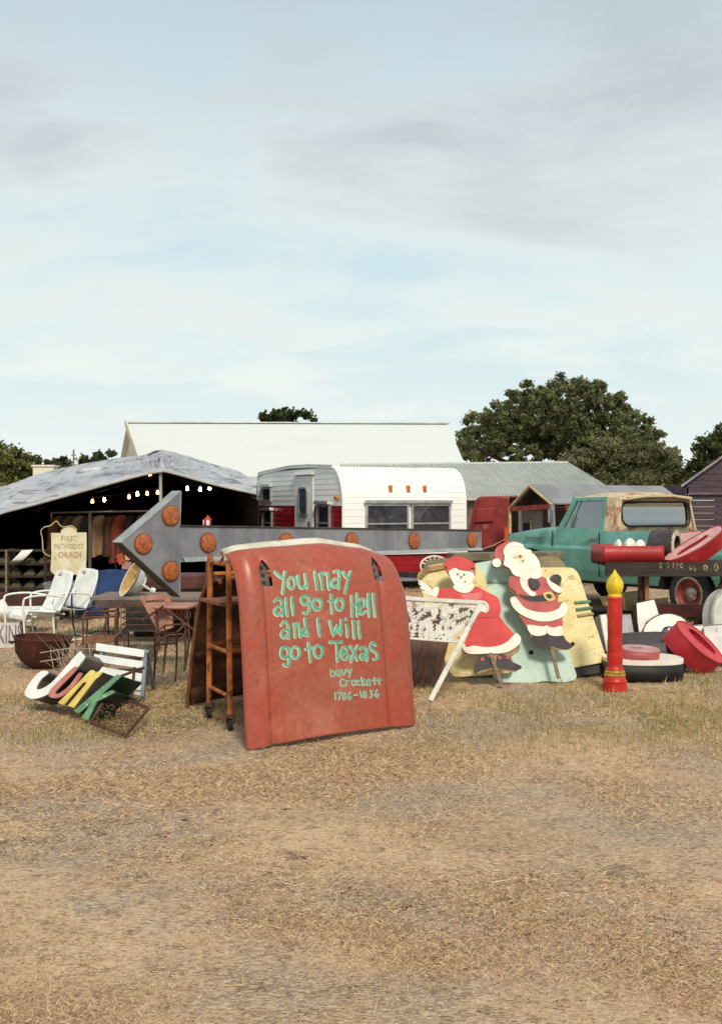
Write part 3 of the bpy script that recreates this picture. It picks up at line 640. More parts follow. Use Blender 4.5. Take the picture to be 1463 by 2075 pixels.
# ------------------------------------------------------------------ caravan
cv0 = Vector((-.315, 20, 0)); cf = Vector((.9, .436, 0)).normalized(); cg = Vector((-cf.y, cf.x, 0)); CW, CL = 2.6, 4.75
cvn = thing('caravan', 'vintage white and red travel caravan with curved front and ribbed siding', 'caravan', tuple(cv0))
def C(a, b, z): return cv0 + cf * a + cg * b + Vector((0, 0, z))          # across the front, back along the side, up
Zb, Zt, Rf, Rr = .22, 2.34, .62, .5
prof = [(0.0, Zb), (0.0, 1.0), (0.0, Zt - Rf - .1)]
for i in range(1, 11): a = math.pi / 2 * i / 10; prof.append((Rf * .8 * (1 - math.cos(a)), Zt - Rf - .1 + (Rf + .06) * math.sin(a)))
prof += [(1.6, Zt + .01), (2.6, Zt + .02), (CL - Rr, Zt - .06)]
for i in range(1, 9): a = math.pi / 2 * i / 8; prof.append((CL - Rr + Rr * math.sin(a), Zt - .06 - Rr * .95 * (1 - math.cos(a))))
prof += [(CL, Zb)]
M_cw = mat('caravan_white', 'eeede8', 'e9e8e2', 1, rough=.38, fine=.02, spot=('dad5c8', 1.2, .60, .80))
M_cwside = M_cw
M_cred = mat('caravan_red', '96161c', '82141a', 2, rough=.4, fine=.05)
M_alu = mat('aluminium_trim', 'c2c2be', 'acaca8', 4, metal=.6, rough=.35)
# core shell behind the siding
class CP:  # side plane frame
    @staticmethod
    def w(u, v, k=0.0): return C(k, u, v)
mb = MB(); mb.prism([[(b + .03 if b < .1 else b, z) for b, z in prof]], CP, .03, CW - .03); obj('shell', mb, mat('caravan_shell', '8c8a86', None), cvn, world=True)
def span(z):  # extent of the side at height z
    lo, hi = 0.0, CL
    for (b0, z0), (b1, z1) in zip(prof, prof[1:]):
        if (z0 - z) * (z1 - z) <= 0 and abs(z1 - z0) > 1e-6:
            b = b0 + (b1 - b0) * (z - z0) / (z1 - z0)
            if b < CL / 2: lo = max(lo, b)
            else: hi = min(hi, b)
    return lo, hi
holes = [(1.38, 2.36, .3, 2.2)]
z = Zb; k = 0
while z < Zt - .1:
    h = .104; z1 = min(z + h, Zt - .02); m_ = M_cred if z + h / 2 < 1.62 else M_cwside
    for sx, a_ in ((-1, 0.0), (1, CW)):
        l0, h0 = span(z + .001); l1, h1 = span(z1 - .001)
        segs = [(l0, h0, l1, h1)]
        if sx < 0 and z < 2.12: segs = [(l0, 1.38, l1, 1.38), (2.36, h0, 2.36, h1)]
        for (p0, p1, q0, q1) in segs:
            o_ = .007 * sx; mb = MB()
            vs = [C(a_ + o_, p0, z + .001), C(a_ + o_, p1, z + .001), C(a_ + o_ * .2, q1, z1 - .001), C(a_ + o_ * .2, q0, z1 - .001), C(a_ - sx * .02, p0, z + .001), C(a_ - sx * .02, p1, z + .001), C(a_ - sx * .02, q1, z1 - .001), C(a_ - sx * .02, q0, z1 - .001)]
            mb.add(vs, [(0, 1, 2, 3), (7, 6, 5, 4), (0, 4, 5, 1), (1, 5, 6, 2), (2, 6, 7, 3), (3, 7, 4, 0)]); obj('siding_panel', mb, m_, cvn, world=True)
    z += h; k += 1
# front and roof panels following the profile
def arc(prof):
    out = [prof[0]]
    for a, b in zip(prof, prof[1:]):
        d = math.hypot(b[0] - a[0], b[1] - a[1]); n_ = max(1, round(d / .12))
        for i in range(1, n_ + 1): out.append((a[0] + (b[0] - a[0]) * i / n_, a[1] + (b[1] - a[1]) * i / n_))
    return out
ap_ = arc(prof)
for (b0, z0), (b1, z1) in zip(ap_, ap_[1:]):
    t_ = Vector((b1 - b0, z1 - z0)).normalized(); nb, nz = -t_.y, t_.x
    if b0 > CL - .01 and b1 > CL - .01: pass
    m_ = M_cred if (z0 + z1) / 2 < .66 else M_cw
    q0 = (b0 + t_.x * .003, z0 + t_.y * .001); q1 = (b1 - t_.x * .001, z1 - t_.y * .001); mb = MB(); vs = []
    for (q, o_) in ((q0, .009), (q1, .004), (q1, -.02), (q0, -.02)):
        for a_ in (-.006, CW + .006): vs.append(C(a_, q[0] + nb * o_, q[1] + nz * o_))
    mb.add(vs, [(0, 1, 3, 2), (2, 3, 5, 4), (4, 5, 7, 6), (6, 7, 1, 0), (0, 2, 4, 6), (1, 7, 5, 3)]); obj('siding_panel', mb, m_, cvn, world=True)
for a_ in (-.02, CW + .02):
    mb = MB(); mb.tube([C(a_, b, z) for b, z in ap_], .022, 6); obj('corner_trim', mb, M_cw, cvn, world=True, smooth=True)
mb = MB(); mb.tube([C(-.03, b, z + .03) for b, z in ap_ if .45 < b < CL - .3 and z > 2], .02, 6); obj('gutter', mb, M_alu, cvn, world=True)
mb = MB(); mb.box(C(CW / 2, -.03, .685), (CW + .06, .05, .06), Matrix((cf, cg, Vector((0, 0, 1)))).transposed()); obj('front_trim', mb, M_cw, cvn, world=True)
CR = Matrix((cf, cg, Vector((0, 0, 1)))).transposed()
def cbox(name, a, b, z, da, db, dz, m_, parent=cvn, bev=0):
    mb = MB(); mb.box(C(a, b, z), (da, db, dz), CR); return obj(name, mb, m_, parent, world=(parent is cvn), bev=bev)
def ring_rect(c0, c1, z0, z1, w): return [[(c0 - w, z0 - w), (c1 + w, z0 - w), (c1 + w, z1 + w), (c0 - w, z1 + w)], [(c0, z0), (c1, z0), (c1, z1), (c0, z1)]]
class CS(CP): pass
class CFp:
    @staticmethod
    def w(u, v, k=0.0): return C(u, -k, v)
M_pane = mat('dark_pane', '3c3a42', '2c2a32', 3, rough=.12, spec=.6, spot=('5a5862', 2.2, .5, .7))
def cwin(side, c0, c1, z0, z1, rails=(), hood=True):
    fr_ = CFp if not side else CP; sg = 1 if not side else -1
    mb = MB(); mb.prism(ring_rect(c0, c1, z0, z1, .04), fr_, .05 * sg, -.03 * sg); w_ = obj('window', mb, M_alu, cvn, world=True)
    def sub(nm, mb_, m_):
        o = obj(nm, mb_, m_, cvn, world=True); o.parent = w_; return o
    mb = MB(); mb.prism([[(c0, z0), (c1, z0), (c1, z1), (c0, z1)]], fr_, .022 * sg, -.01 * sg); sub('pane', mb, M_pane)
    for r in rails:
        mb = MB(); mb.prism([[(c0, r - .015), (c1, r - .015), (c1, r + .015), (c0, r + .015)]], fr_, .045 * sg, .02 * sg); sub('rail', mb, M_alu)
    if hood:
        mb = MB(); mb.prism([[(c0 - .07, z1 + .05), (c1 + .07, z1 + .05), (c1 + .05, z1 + .11), (c0 - .05, z1 + .11)]], fr_, .09 * sg, .0); sub('drip_hood', mb, M_alu)
cwin(0, .47, 1.30, 1.10, 1.57, (1.235,)); cwin(0, 1.44, 2.22, 1.10, 1.57, (1.235,))
mb = MB(); mb.tube([C(1.62, -.01, 1.31), C(1.78, -.01, 1.52), C(1.98, -.01, 1.3)], .02, 6); obj('blind_cord', mb, M_black, cvn, world=True)
cwin(1, .62, 1.16, 1.0, 1.55, (1.24,)); cwin(1, 3.65, 4.15, 1.0, 1.42, (1.2,)); cwin(1, 3.7, 4.2, 1.70, 1.93)
# door
mb = MB(); mb.prism([[(1.40, .3), (2.34, .3), (2.34, 2.17), (1.40, 2.17)], ], CP, -.022, .02); dr = obj('door', mb, M_cw, cvn, world=True, bev=.01)
def rrect(c0, c1, z0, z1, r, n_=5):
    o = []
    for cx_, cz_, a0 in ((c1 - r, z1 - r, 0), (c0 + r, z1 - r, 90), (c0 + r, z0 + r, 180), (c1 - r, z0 + r, 270)):
        for i in range(n_ + 1): a = math.radians(a0 + 90 * i / n_); o.append((cx_ + r * math.cos(a), cz_ + r * math.sin(a)))
    return o
mb = MB(); mb.prism([rrect(1.62, 2.1, 1.36, 1.95, .12), rrect(1.66, 2.06, 1.4, 1.91, .09)], CP, -.06, -.03); f_ = obj('door_frame', mb, M_alu, cvn, world=True); f_.parent = dr
mb = MB(); mb.prism([rrect(1.65, 2.07, 1.39, 1.92, .09)], CP, -.045, -.03); f_ = obj('door_pane', mb, mat('door_pane', '4a5560', '3c4650', 4, rough=.12), cvn, world=True); f_.parent = dr
mb = MB(); mb.box(C(-.06, 1.5, 1.2), (.04, .05, .12), CR); f_ = obj('handle', mb, M_chrome, cvn, world=True); f_.parent = dr
cbox('door_hood', -.05, 1.87, 2.2, .06, 1.06, .025, M_cw)
M_lens = mat('amber_lens', 'c8742a', 'b0601e', 20, rough=.3)
def pfb(z):  # front surface setback at height z
    for (b0, z0), (b1, z1) in zip(prof, prof[1:]):
        if z0 <= z <= z1 and b0 < 1: return b0 + (b1 - b0) * (z - z0) / max(1e-6, z1 - z0)
    return 0
for a_ in (.98, 1.36, 1.72): cbox('marker_light', a_, pfb(1.9) - .02, 1.9, .07, .06, .13, M_lens, bev=.015)
cbox('marker_light', -.04, .26, 1.72, .05, .14, .07, M_lens, bev=.015); cbox('marker_light', -.04, 4.5, 1.66, .05, .1, .06, mat('red_lens', 'a03a1e', None, 9), bev=.015)
cbox('bumper', CW / 2, -.15, .2, CW * .95, .1, .1, M_galv, bev=.01)
for a_ in (.25, CW - .25):
    mb = MB(); mb.disc(C(a_, 2.6, .33), cf, .33, .2); obj('wheel', mb, M_rubber, cvn, world=True, smooth=True)
mb = MB(); mb.beam(C(.7, 0, .3), C(1.3, -1.1, .3), .07, .1); mb.beam(C(1.9, 0, .3), C(1.3, -1.1, .3), .07, .1); obj('tow_frame', mb, M_dark, cvn, world=True)
mb = MB(); mb.tube([C(1.3, -1.0, .0), C(1.3, -1.0, .5)], .035, 8); obj('jack', mb, M_dark, cvn, world=True)

# ------------------------------------------------------------------ green pickup
TF = Vector((-.56, .83, 0)).normalized(); TX, TY = 4.42, 14.75
trk = thing('pickup_truck', 'faded teal vintage pickup truck with rusted cream cab roof', 'truck', (TX - (-TF.y) * .95, TY - TF.x * .95, 0), math.atan2(TF.y, TF.x))
M_teal = mat('faded_teal_paint', '659c8f', '588c80', 2, rough=.42, spot=[('7bab9c', 2.5, .60, .78), ('5a4632', 16, .68, .75), ('86a898', 6, .60, .72)], fine=.1, bump=.25, bs=5)
M_roof = mat('rusted_cream_paint', 'cdbd98', 'bfa988', 3, rough=.65, spot=[('a8634a', 5, .50, .64), ('7d4230', 9, .60, .70), ('d9d2bc', 4, .6, .75)], fine=.12)
HW = .95; XR, XF, XC = -1.2, 3.72, 2.5
def ty(z, x):
    if z < .62: y_ = .90 + (z - .45) * .3
    elif z < .93: y_ = .951 + .02 * math.sin((z - .62) / .31 * math.pi / 2)
    elif z < .96: y_ = .971 - (z - .93) * 1.3
    else: y_ = .932 - ((z - .96) / .25) ** 2 * .07
    if x > 3.2: y_ -= ((x - 3.2) / .55) ** 2 * .1
    return y_
def ztop(x): return 1.20 if x < XC else 1.20 - ((x - XC) / 1.25) ** 2 * .11
for s_ in (1, -1):
    def fn(u, v):
        x_ = XR + (XF - XR) * u; z_ = .45 + (ztop(x_) - .45) * v; return Vector((x_, s_ * ty(z_ if x_ < XC else min(z_, 1.2), x_), z_))
    def msk(u, v):
        x_ = XR + (XF - XR) * u; z_ = .45 + (ztop(x_) - .45) * v
        return any((x_ - xc) ** 2 + (z_ - .40) ** 2 < .49 ** 2 for xc in (0, 3.0))
    mb = MB(); mb.grid(fn, 300, 46, msk); obj('body_side', mb, M_teal, trk, smooth=True, solid=.02, fix=False)
for xc in (0, 3.0):
    for s_ in (1, -1):
        mb = MB(); mb.grid(lambda u, v: Vector((xc + .48 * math.cos(math.pi * u), s_ * (.93 - .6 * v), .41 + .48 * math.sin(math.pi * u))), 20, 2); obj('wheel_well', mb, M_black, trk, smooth=True)
        wl_ = MB(); Mw = Matrix.Translation((xc, s_ * .80, .37)) @ Matrix.Rotation(-s_ * math.pi / 2, 4, 'X')
        wl_.lathe([(.20, -.09), (.30, -.10), (.355, -.06), (.37, 0), (.355, .06), (.30, .10), (.21, .08)], 32, Mw, (0, 0)); ty_ = obj('tyre', wl_, M_rubber, trk, smooth=True)
        mb = MB(); mb.lathe([(.001, .03), (.08, .03), (.1, .0), (.18, .02), (.215, .085), (.215, -.05)], 32, Mw, (0, 0)); r_ = obj('rim', mb, mat('red_rim', '8a4034', '6e342a', 8, spot=('5a3a30', 12, .6, .7)), trk, smooth=True)
        mb = MB(); mb.lathe([(.21, .088), (.225, .094), (.24, .088), (.24, .08)], 32, Mw, (0, 0)); r2 = obj('trim_ring', mb, mat('worn_ring', 'a09a8e', '7c6a58', 20, metal=.3, rough=.4), trk, smooth=True); r2.parent = r_
        mb = MB(); mb.lathe([(.001, .052), (.05, .05), (.08, .042), (.098, .028)], 24, Mw, (0, 0)); r2 = obj('hub_cap', mb, mat('worn_ring', 'a09a8e'), trk, smooth=True); r2.parent = r_
# hood, nose, cowl
def hoodp(u, v):
    y_ = (u * 2 - 1); x_ = XC - .05 + (XF - XC + .05) * v; w_ = ty(1.2, x_) + .0
    z_ = ztop(x_) + .07 * (1 - abs(y_) ** 3) - .012; 
    if v > .85: z_ -= ((v - .85) / .15) ** 2 * .07
    return Vector((x_, y_ * w_, z_))
mb = MB(); mb.grid(hoodp, 30, 40); obj('hood', mb, M_teal, trk, smooth=True, solid=.015, fix=False)
mb = MB(); mb.grid(lambda u, v: Vector((XF + .02 - .05 * (2 * u - 1) ** 2, (u * 2 - 1) * .85, .5 + .62 * v)), 16, 6); obj('grille', mb, M_dark, trk, smooth=True, solid=.02)
mb = MB(); mb.box((XF + .12, 0, .52), (.1, 1.8, .16)); obj('front_bumper', mb, M_chrome, trk, bev=.03)
mb = MB(); mb.box((3.0, .955, 1.07), (.36, .012, .022)); obj('badge_strip', mb, M_chrome, trk)
# bed
mb = MB(); mb.box(((XR + 1.25) / 2, 0, .74), (1.25 - XR - .02, 1.72, .03)); obj('bed_floor', mb, M_wooddark, trk)
mb = MB(); mb.box((XR, 0, .86), (.05, 1.8, .66)); obj('tailgate', mb, M_teal, trk, bev=.01)
mb = MB(); mb.box((1.27, 0, .86), (.05, 1.8, .66)); obj('bed_front_wall', mb, M_teal, trk)
for s_ in (1, -1):
    mb = MB(); mb.box(((XR + 1.25) / 2, s_ * .83, 1.185), (1.25 - XR, .09, .035)); obj('bed_rail', mb, M_teal, trk, bev=.01)
mb = MB(); mb.box((XR - .1, 0, .5), (.08, 1.7, .14)); obj('rear_bumper', mb, M_chrome, trk, bev=.02)
# cab lower closing, floor and seat
mb = MB(); mb.box((1.9, 0, .55), (1.3, 1.7, .1)); obj('cab_floor', mb, M_black, trk)
mb = MB(); mb.box((1.55, 0, .98), (.2, 1.5, .5), Matrix.Rotation(-.15, 3, 'Y')); mb.box((1.85, 0, .75), (.5, 1.5, .18)); obj('bench_seat', mb, mat('seat_vinyl', '4a4642', '3a3632', 5), trk, bev=.04)
mb = MB(); mb.box((2.42, 0, 1.12), (.2, 1.6, .16)); obj('dashboard', mb, M_teal, trk, bev=.03)
mb = MB(); mb.tube([(2.12 + .05 * math.sin(a), .42 + .19 * math.cos(a), 1.18 + .17 * math.sin(a)) for a in [i * math.pi / 10 for i in range(20)]], .013, 6, closed=True); mb.tube([(2.14, .42, 1.18), (2.4, .42, 1.05)], .015, 6); obj('steering_wheel', mb, M_black, trk, smooth=True)
mb = MB(); mb.box((2.02, .55, 1.30), (.01, .17, .2), Matrix.Rotation(.3, 3, 'X')); obj('window_card', mb, mat('paper', 'eceae6'), trk)
# greenhouse: section (half width) at height
def gw(z): return .88 - (z - 1.2) * .2
Zr = 1.715
class RP:
    @staticmethod
    def w(u, v, k=0.0): return Vector((1.27 + (v - 1.2) * .10 + k + .06 * (u / .8) ** 4, u, v))
out_ = [(-.88, 1.17), (.88, 1.17), (.82, 1.53)] + [(.82 - .15 * (1 - math.cos(a)), 1.53 + .185 * math.sin(a)) for a in [i * math.pi / 12 for i in range(1, 7)]]
out_ = out_ + [(-x_, z_) for x_, z_ in out_[:1:-1]]
inn = rrect(-.755, .755, 1.275, 1.635, .13, 7)
mb = MB(); mb.prism([out_, inn], RP, -.02, .03); cbk = obj('cab_back', mb, M_roof, trk, bev=.01)
mb = MB(); mb.tube([RP.w(u_, v_, -.025) for u_, v_ in rrect(-.755, .755, 1.275, 1.635, .13, 7)], .016, 6, closed=True); q_ = obj('window_seal', mb, M_black, trk, smooth=True); q_.parent = cbk
mb = MB(); mb.prism([inn], RP, .012, .006); q_ = obj('rear_window', mb, glass('rear_glass', (.30, .34, .34), .30), trk); q_.parent = cbk
def roofp(u, v):
    y_ = (u * 2 - 1); x_ = 1.24 + 1.06 * v; e = 1 - abs(y_) ** 2.6; w_ = .775 * (1 - .06 * (abs(v - .45) * 2) ** 4)
    ez = (1 - (abs(v - .5) * 2) ** 5); return Vector((x_ + .03 * (1 - y_ * y_) * (1 if v > .5 else -1) * abs(v - .5), y_ * w_, Zr - .03 + .095 * e * (.5 + .5 * max(0, ez)) - .02 * (1 - max(0, ez))))
mb = MB(); mb.grid(roofp, 30, 24); obj('roof', mb, M_roof, trk, smooth=True, solid=.02, fix=False)
mb = MB(); mb.tube([(1.25, y_, Zr - .02 + .035 * (1 - (y_ / .75) ** 2)) for y_ in [i * .08 - .72 for i in range(19)]], .018, 6); mb.tube([(2.34, y_, Zr - .02) for y_ in [i * .08 - .72 for i in range(19)]], .02, 6)
obj('roof_gutter', mb, M_roof, trk, smooth=True)
for s_ in (1, -1):
    class SP:
        @staticmethod
        def w(u, v, k=0.0): return Vector((u, s_ * (gw(v) + k), v))
    # quarter panel, door frame, door glass
    mb = MB(); mb.prism([[(1.27, 1.17), (1.58, 1.17), (1.60, 1.71), (1.32, 1.71)]], SP, -.005, -.04); obj('quarter_panel', mb, M_roof, trk, bev=.01)
    df = [(1.56, 1.15), (2.56, 1.15), (2.50, 1.22), (2.24, 1.705), (1.58, 1.715)]; di = [(1.64, 1.235), (2.40, 1.235), (2.20, 1.65), (1.65, 1.65)]
    mb = MB(); mb.prism([df, di], SP, .012, -.03); d_ = obj('door_frame', mb, M_teal, trk, bev=.008)
    mb = MB(); mb.prism([di], SP, -.012, -.018); q_ = obj('door_glass', mb, M_glass, trk); q_.parent = d_
    mb = MB(); mb.tube([SP.w(2.27, 1.235, -.005), SP.w(2.12, 1.65, -.005)], .011, 6); q_ = obj('vent_post', mb, M_teal, trk); q_.parent = d_
    mb = MB(); mb.box((1.68, s_ * .955, 1.10), (.16, .03, .025)); mb.box((1.76, s_ * .945, 1.10), (.05, .05, .05)); q_ = obj('handle', mb, M_chrome, trk, bev=.006); q_.parent = d_
    mb = MB(); mb.tube([SP.w(2.50, 1.2, .0), SP.w(2.3, 1.54, .005), SP.w(2.25, 1.71, .0)], .032, 8); obj('windscreen_pillar', mb, M_teal, trk, smooth=True)
    for xd in (1.57, 2.55):
        mb = MB(); mb.box((xd, s_ * .962, .85), (.008, .02, .66)); obj('door_gap', mb, M_black, trk)
mb = MB(); mb.add([(2.54, -.82, 1.2), (2.54, .82, 1.2), (2.27, .74, 1.70), (2.27, -.74, 1.70)], [(0, 1, 2, 3)]); obj('windscreen', mb, M_glass, trk, solid=.006)
mb = MB(); mb.tube([(2.45, .93, 1.2), (2.47, 1.05, 1.32)], .008, 6); mb.box((2.47, 1.08, 1.42), (.02, .1, .2)); obj('wing_mirror', mb, M_chrome, trk, bev=.005)
mb = MB(); mb.box((1.2, 0, .42), (4.6, .8, .12)); obj('chassis', mb, M_black, trk)
# ------------------------------------------------------------------ hoods, ladder cart and arrow
HB = Vector((-.728, 7.04, 0)); HWv = Vector((.818, .576, 0)).normalized(); HN = Vector((HWv.y, -HWv.x, 0)); HWID = 1.385
def ztop_h(u):
    pts = [(-1, 1.335), (-.5, 1.355), (0, 1.37), (.5, 1.33), (.8, 1.275), (1, 1.215)]
    for (a, za), (b, zb) in zip(pts, pts[1:]):
        if u <= b: f = (u - a) / (b - a); f = f * f * (3 - 2 * f) * .5 + f * .5; return za + (zb - za) * f
    return pts[-1][1]
def hood_s(u, v, zt=ztop_h, base=HB, wv=HWv, nn=HN, wid=HWID, lean=(.09, .15)):
    """u -1..1 across, v 0..1 bottom to nose, past 1 the nose rolls back"""
    t = min(v, 1.0); H = zt(u); back = lean[0] * t + lean[1] * t ** 7
    x = (u + 1) / 2 * wid; z = H * t; edge = max(0, abs(u) - .86) / .14
    out = .035 * (1 - u * u) - (.03 + .03 * t) * edge ** 2 - .024 * math.exp(-((abs(u) - (.66 - .07 * t if u > 0 else .73 + .03 * t)) / .042) ** 2) * min(1, max(0, (1.0 - t) * 6))
    zb = .035 * (1 - u * u) * max(0, 1 - t * 5)                    # concave lower edge lifts off the grass
    z = z - .05 * t ** 14 + zb - .10 * edge ** 2.2 * t ** 8 * (1 if u > 0 else .3)
    if v > 1: q = (v - 1) / .15; back += .12 * q; z += .012 * math.sin(q * math.pi) - .06 * q * q
    return base + wv * x + nn * (out - back) + Vector((0, 0, z))
SLOT = [(-.73, .85), (.60, .872)]
def slot(u, v):
    for cu, cv in SLOT:
        du = (u - cu) / .058; dv = (v - cv) / .068
        dv2 = dv * (1.0 if dv < 0 else 1.0); wv_ = 1.0 if dv < .25 else max(.0, 1 - (dv - .25) / .9)
        if abs(du) < wv_ and -1 < dv < 1.1: return True
    return False
NU, NV = 300, 300; VM = 1.15
rh = thing('truck_hood', 'red truck hood painted with mint lettering leaning on a rusty ladder cart', 'truck hood', tuple(HB + HWv * .67))
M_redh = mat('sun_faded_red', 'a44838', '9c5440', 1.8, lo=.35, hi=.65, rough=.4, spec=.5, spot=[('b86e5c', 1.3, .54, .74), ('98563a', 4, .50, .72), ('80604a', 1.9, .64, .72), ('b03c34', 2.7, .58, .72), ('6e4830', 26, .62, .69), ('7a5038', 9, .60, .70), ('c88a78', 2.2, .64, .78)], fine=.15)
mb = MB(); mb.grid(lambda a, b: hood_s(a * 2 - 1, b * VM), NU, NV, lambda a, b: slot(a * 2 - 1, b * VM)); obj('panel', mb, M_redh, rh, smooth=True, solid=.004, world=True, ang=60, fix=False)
mb = MB(); mb.tube([hood_s(-1 + .0, t / 20, ) + Vector((0, 0, 0)) for t in range(21)], .008, 6); obj('folded_edge', mb, mat('red_edge', '8e4a38', None, 6), rh, smooth=True, world=True)
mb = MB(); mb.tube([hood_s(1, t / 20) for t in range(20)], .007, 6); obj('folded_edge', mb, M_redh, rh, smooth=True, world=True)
mb = MB(); mb.tube([hood_s(-1 + t / 15, .0) for t in range(31)], .006, 6); obj('lower_edge', mb, mat('red_edge', '8e4a38'), rh, smooth=True, world=True)
for cu, cv in SLOT:
    mb = MB(); c_ = hood_s(cu, cv - .02) - HN * .05; R_ = Matrix((HWv, -HN, Vector((0, 0, 1)))).transposed()
    upv = (hood_s(cu, cv + .05) - hood_s(cu, cv - .05)).normalized(); nv_ = HWv.cross(upv).normalized(); R_ = Matrix((HWv, -nv_, upv)).transposed(); c_ = hood_s(cu, cv - .005) - nv_ * .035; mb.box(c_, (.09, .010, .19), R_); b_ = obj('hinge_bracket', mb, mat('bracket_grey', '6f6560', '544a46', 14, rough=.7), rh, world=True, bev=.004)
    for dz in (.055, .0, -.05):
        mb = MB(); mb.disc(c_ + nv_ * .010 + upv * dz, nv_, .014, .012, 10); q_ = obj('bolt', mb, M_dark, rh, world=True); q_.parent = b_
# cream nose lip lying on the fold
def lipp(u, v):
    t = -1 + u * 1.72; p = hood_s(t, 1.12); a = math.pi * (1.25 * v - .25); r = .058 * (1 - .35 * abs(u - .5))
    return p + Vector((0, 0, .015 + r * math.sin(a))) + HN * (r * math.cos(a) * 1.1)
mb = MB(); mb.grid(lipp, 40, 10); obj('nose_lip', mb, mat('cream_lip', 'd0cdbc', 'bdb9a4', 5, rough=.5, spot=('9a9078', 12, .6, .7)), rh, smooth=True, solid=.006, world=True)
# lettering, painted stroke by stroke
def proj(p): return (CX + p.x / p.y * FPX, HZ + (CAMH - p.z) / p.y * FPX)
GRD = [(u, v, proj(hood_s(u, v))) for u in [i / 20 - 1 for i in range(41)] for v in [j / 40 for j in range(41)]]
def inv(px_, py_):
    u, v, _ = min(GRD, key=lambda g_: (g_[2][0] - px_) ** 2 + (g_[2][1] - py_) ** 2)
    for _ in range(5):
        a = proj(hood_s(u, v)); b = proj(hood_s(u + .002, v)); c_ = proj(hood_s(u, v + .002))
        j11, j12, j21, j22 = (b[0] - a[0]) / .002, (c_[0] - a[0]) / .002, (b[1] - a[1]) / .002, (c_[1] - a[1]) / .002
        dx, dy = px_ - a[0], py_ - a[1]; det = j11 * j22 - j12 * j21
        if abs(det) < 1e-6: break
        u += max(-.1, min(.1, (dx * j22 - dy * j12) / det)); v += max(-.1, min(.1, (dy * j11 - dx * j21) / det)); u = max(-1, min(1, u)); v = max(0, min(1, v))
    return u, v
def loop_(cx, cy, rx, ry): return [(cx + rx * math.sin(a), cy - ry * math.cos(a)) for a in [i * math.pi / 7 for i in range(15)]]
BIG = [[(203, 150), (265, 212), (298, 222)], [(313, 152), (305, 230), (290, 392)], loop_(390, 275, 40, 62), [(455, 195), (465, 275), (487, 325), (528, 322), (550, 280)], [(533, 178), (545, 260), (560, 335)],
       [(642, 148), (668, 345)], [(705, 180), (730, 345)], [(778, 168), (802, 345)], [(690, 182), (740, 168), (778, 172)], [(853, 152), (885, 140), (910, 170), (905, 340)], [(905, 238), (870, 228), (832, 268), (842, 310), (875, 316), (905, 290)],
       [(953, 150), (980, 210), (1008, 222)], [(1030, 150), (1000, 270), (975, 385)],
       [(200, 477), (235, 450), (270, 465), (285, 520), (285, 640)], [(285, 545), (245, 532), (206, 570), (206, 613), (240, 626), (282, 592)], [(325, 443), (342, 635)], [(390, 430), (405, 625)],
       loop_(535, 465, 44, 46), [(580, 440), (588, 540), (560, 610), (518, 600)], loop_(668, 510, 45, 58), [(820, 403), (832, 605)], [(793, 476), (852, 470)], loop_(915, 510, 42, 60),
       [(1045, 415), (1050, 640)], [(1103, 390), (1110, 645)], [(1045, 522), (1108, 515)], [(1135, 545), (1188, 522), (1185, 462), (1150, 452), (1125, 512), (1135, 590), (1165, 615), (1202, 585)], [(1225, 393), (1240, 645)], [(1283, 393), (1300, 642)],
       [(270, 742), (305, 702), (340, 717), (350, 780), (357, 885)], [(350, 800), (315, 787), (281, 820), (281, 860), (315, 876), (350, 840)], [(413, 720), (430, 870)], [(425, 745), (455, 722), (475, 770), (487, 866)],
       [(533, 663), (545, 760), (570, 856)], [(545, 772), (515, 790), (510, 830), (535, 846), (560, 815)], [(675, 663), (695, 857)], [(805, 690), (850, 858), (880, 742), (920, 850), (935, 680)], [(988, 730), (1003, 865)], [(983, 662), (990, 680)], [(1060, 690), (1075, 880)], [(1120, 690), (1137, 880)],
       loop_(310, 1040, 44, 60), [(350, 985), (355, 1100), (365, 1150), (340, 1185), (300, 1165)], loop_(430, 1040, 45, 62), [(570, 930), (597, 1142)], [(538, 1002), (612, 985)], loop_(683, 1025, 48, 65),
       [(805, 925), (942, 920)], [(880, 925), (890, 1137)], [(930, 1052), (1000, 1032), (985, 985), (947, 985), (930, 1050), (950, 1105), (990, 1107), (1022, 1070)], [(1035, 968), (1112, 1122)], [(1105, 960), (1040, 1142)],
       [(1140, 1000), (1180, 980), (1210, 1010), (1215, 1127)], [(1210, 1052), (1165, 1050), (1145, 1090), (1170, 1112), (1207, 1080)], [(1312, 960), (1275, 930), (1250, 960), (1270, 1010), (1320, 1050), (1325, 1100), (1283, 1112)]]
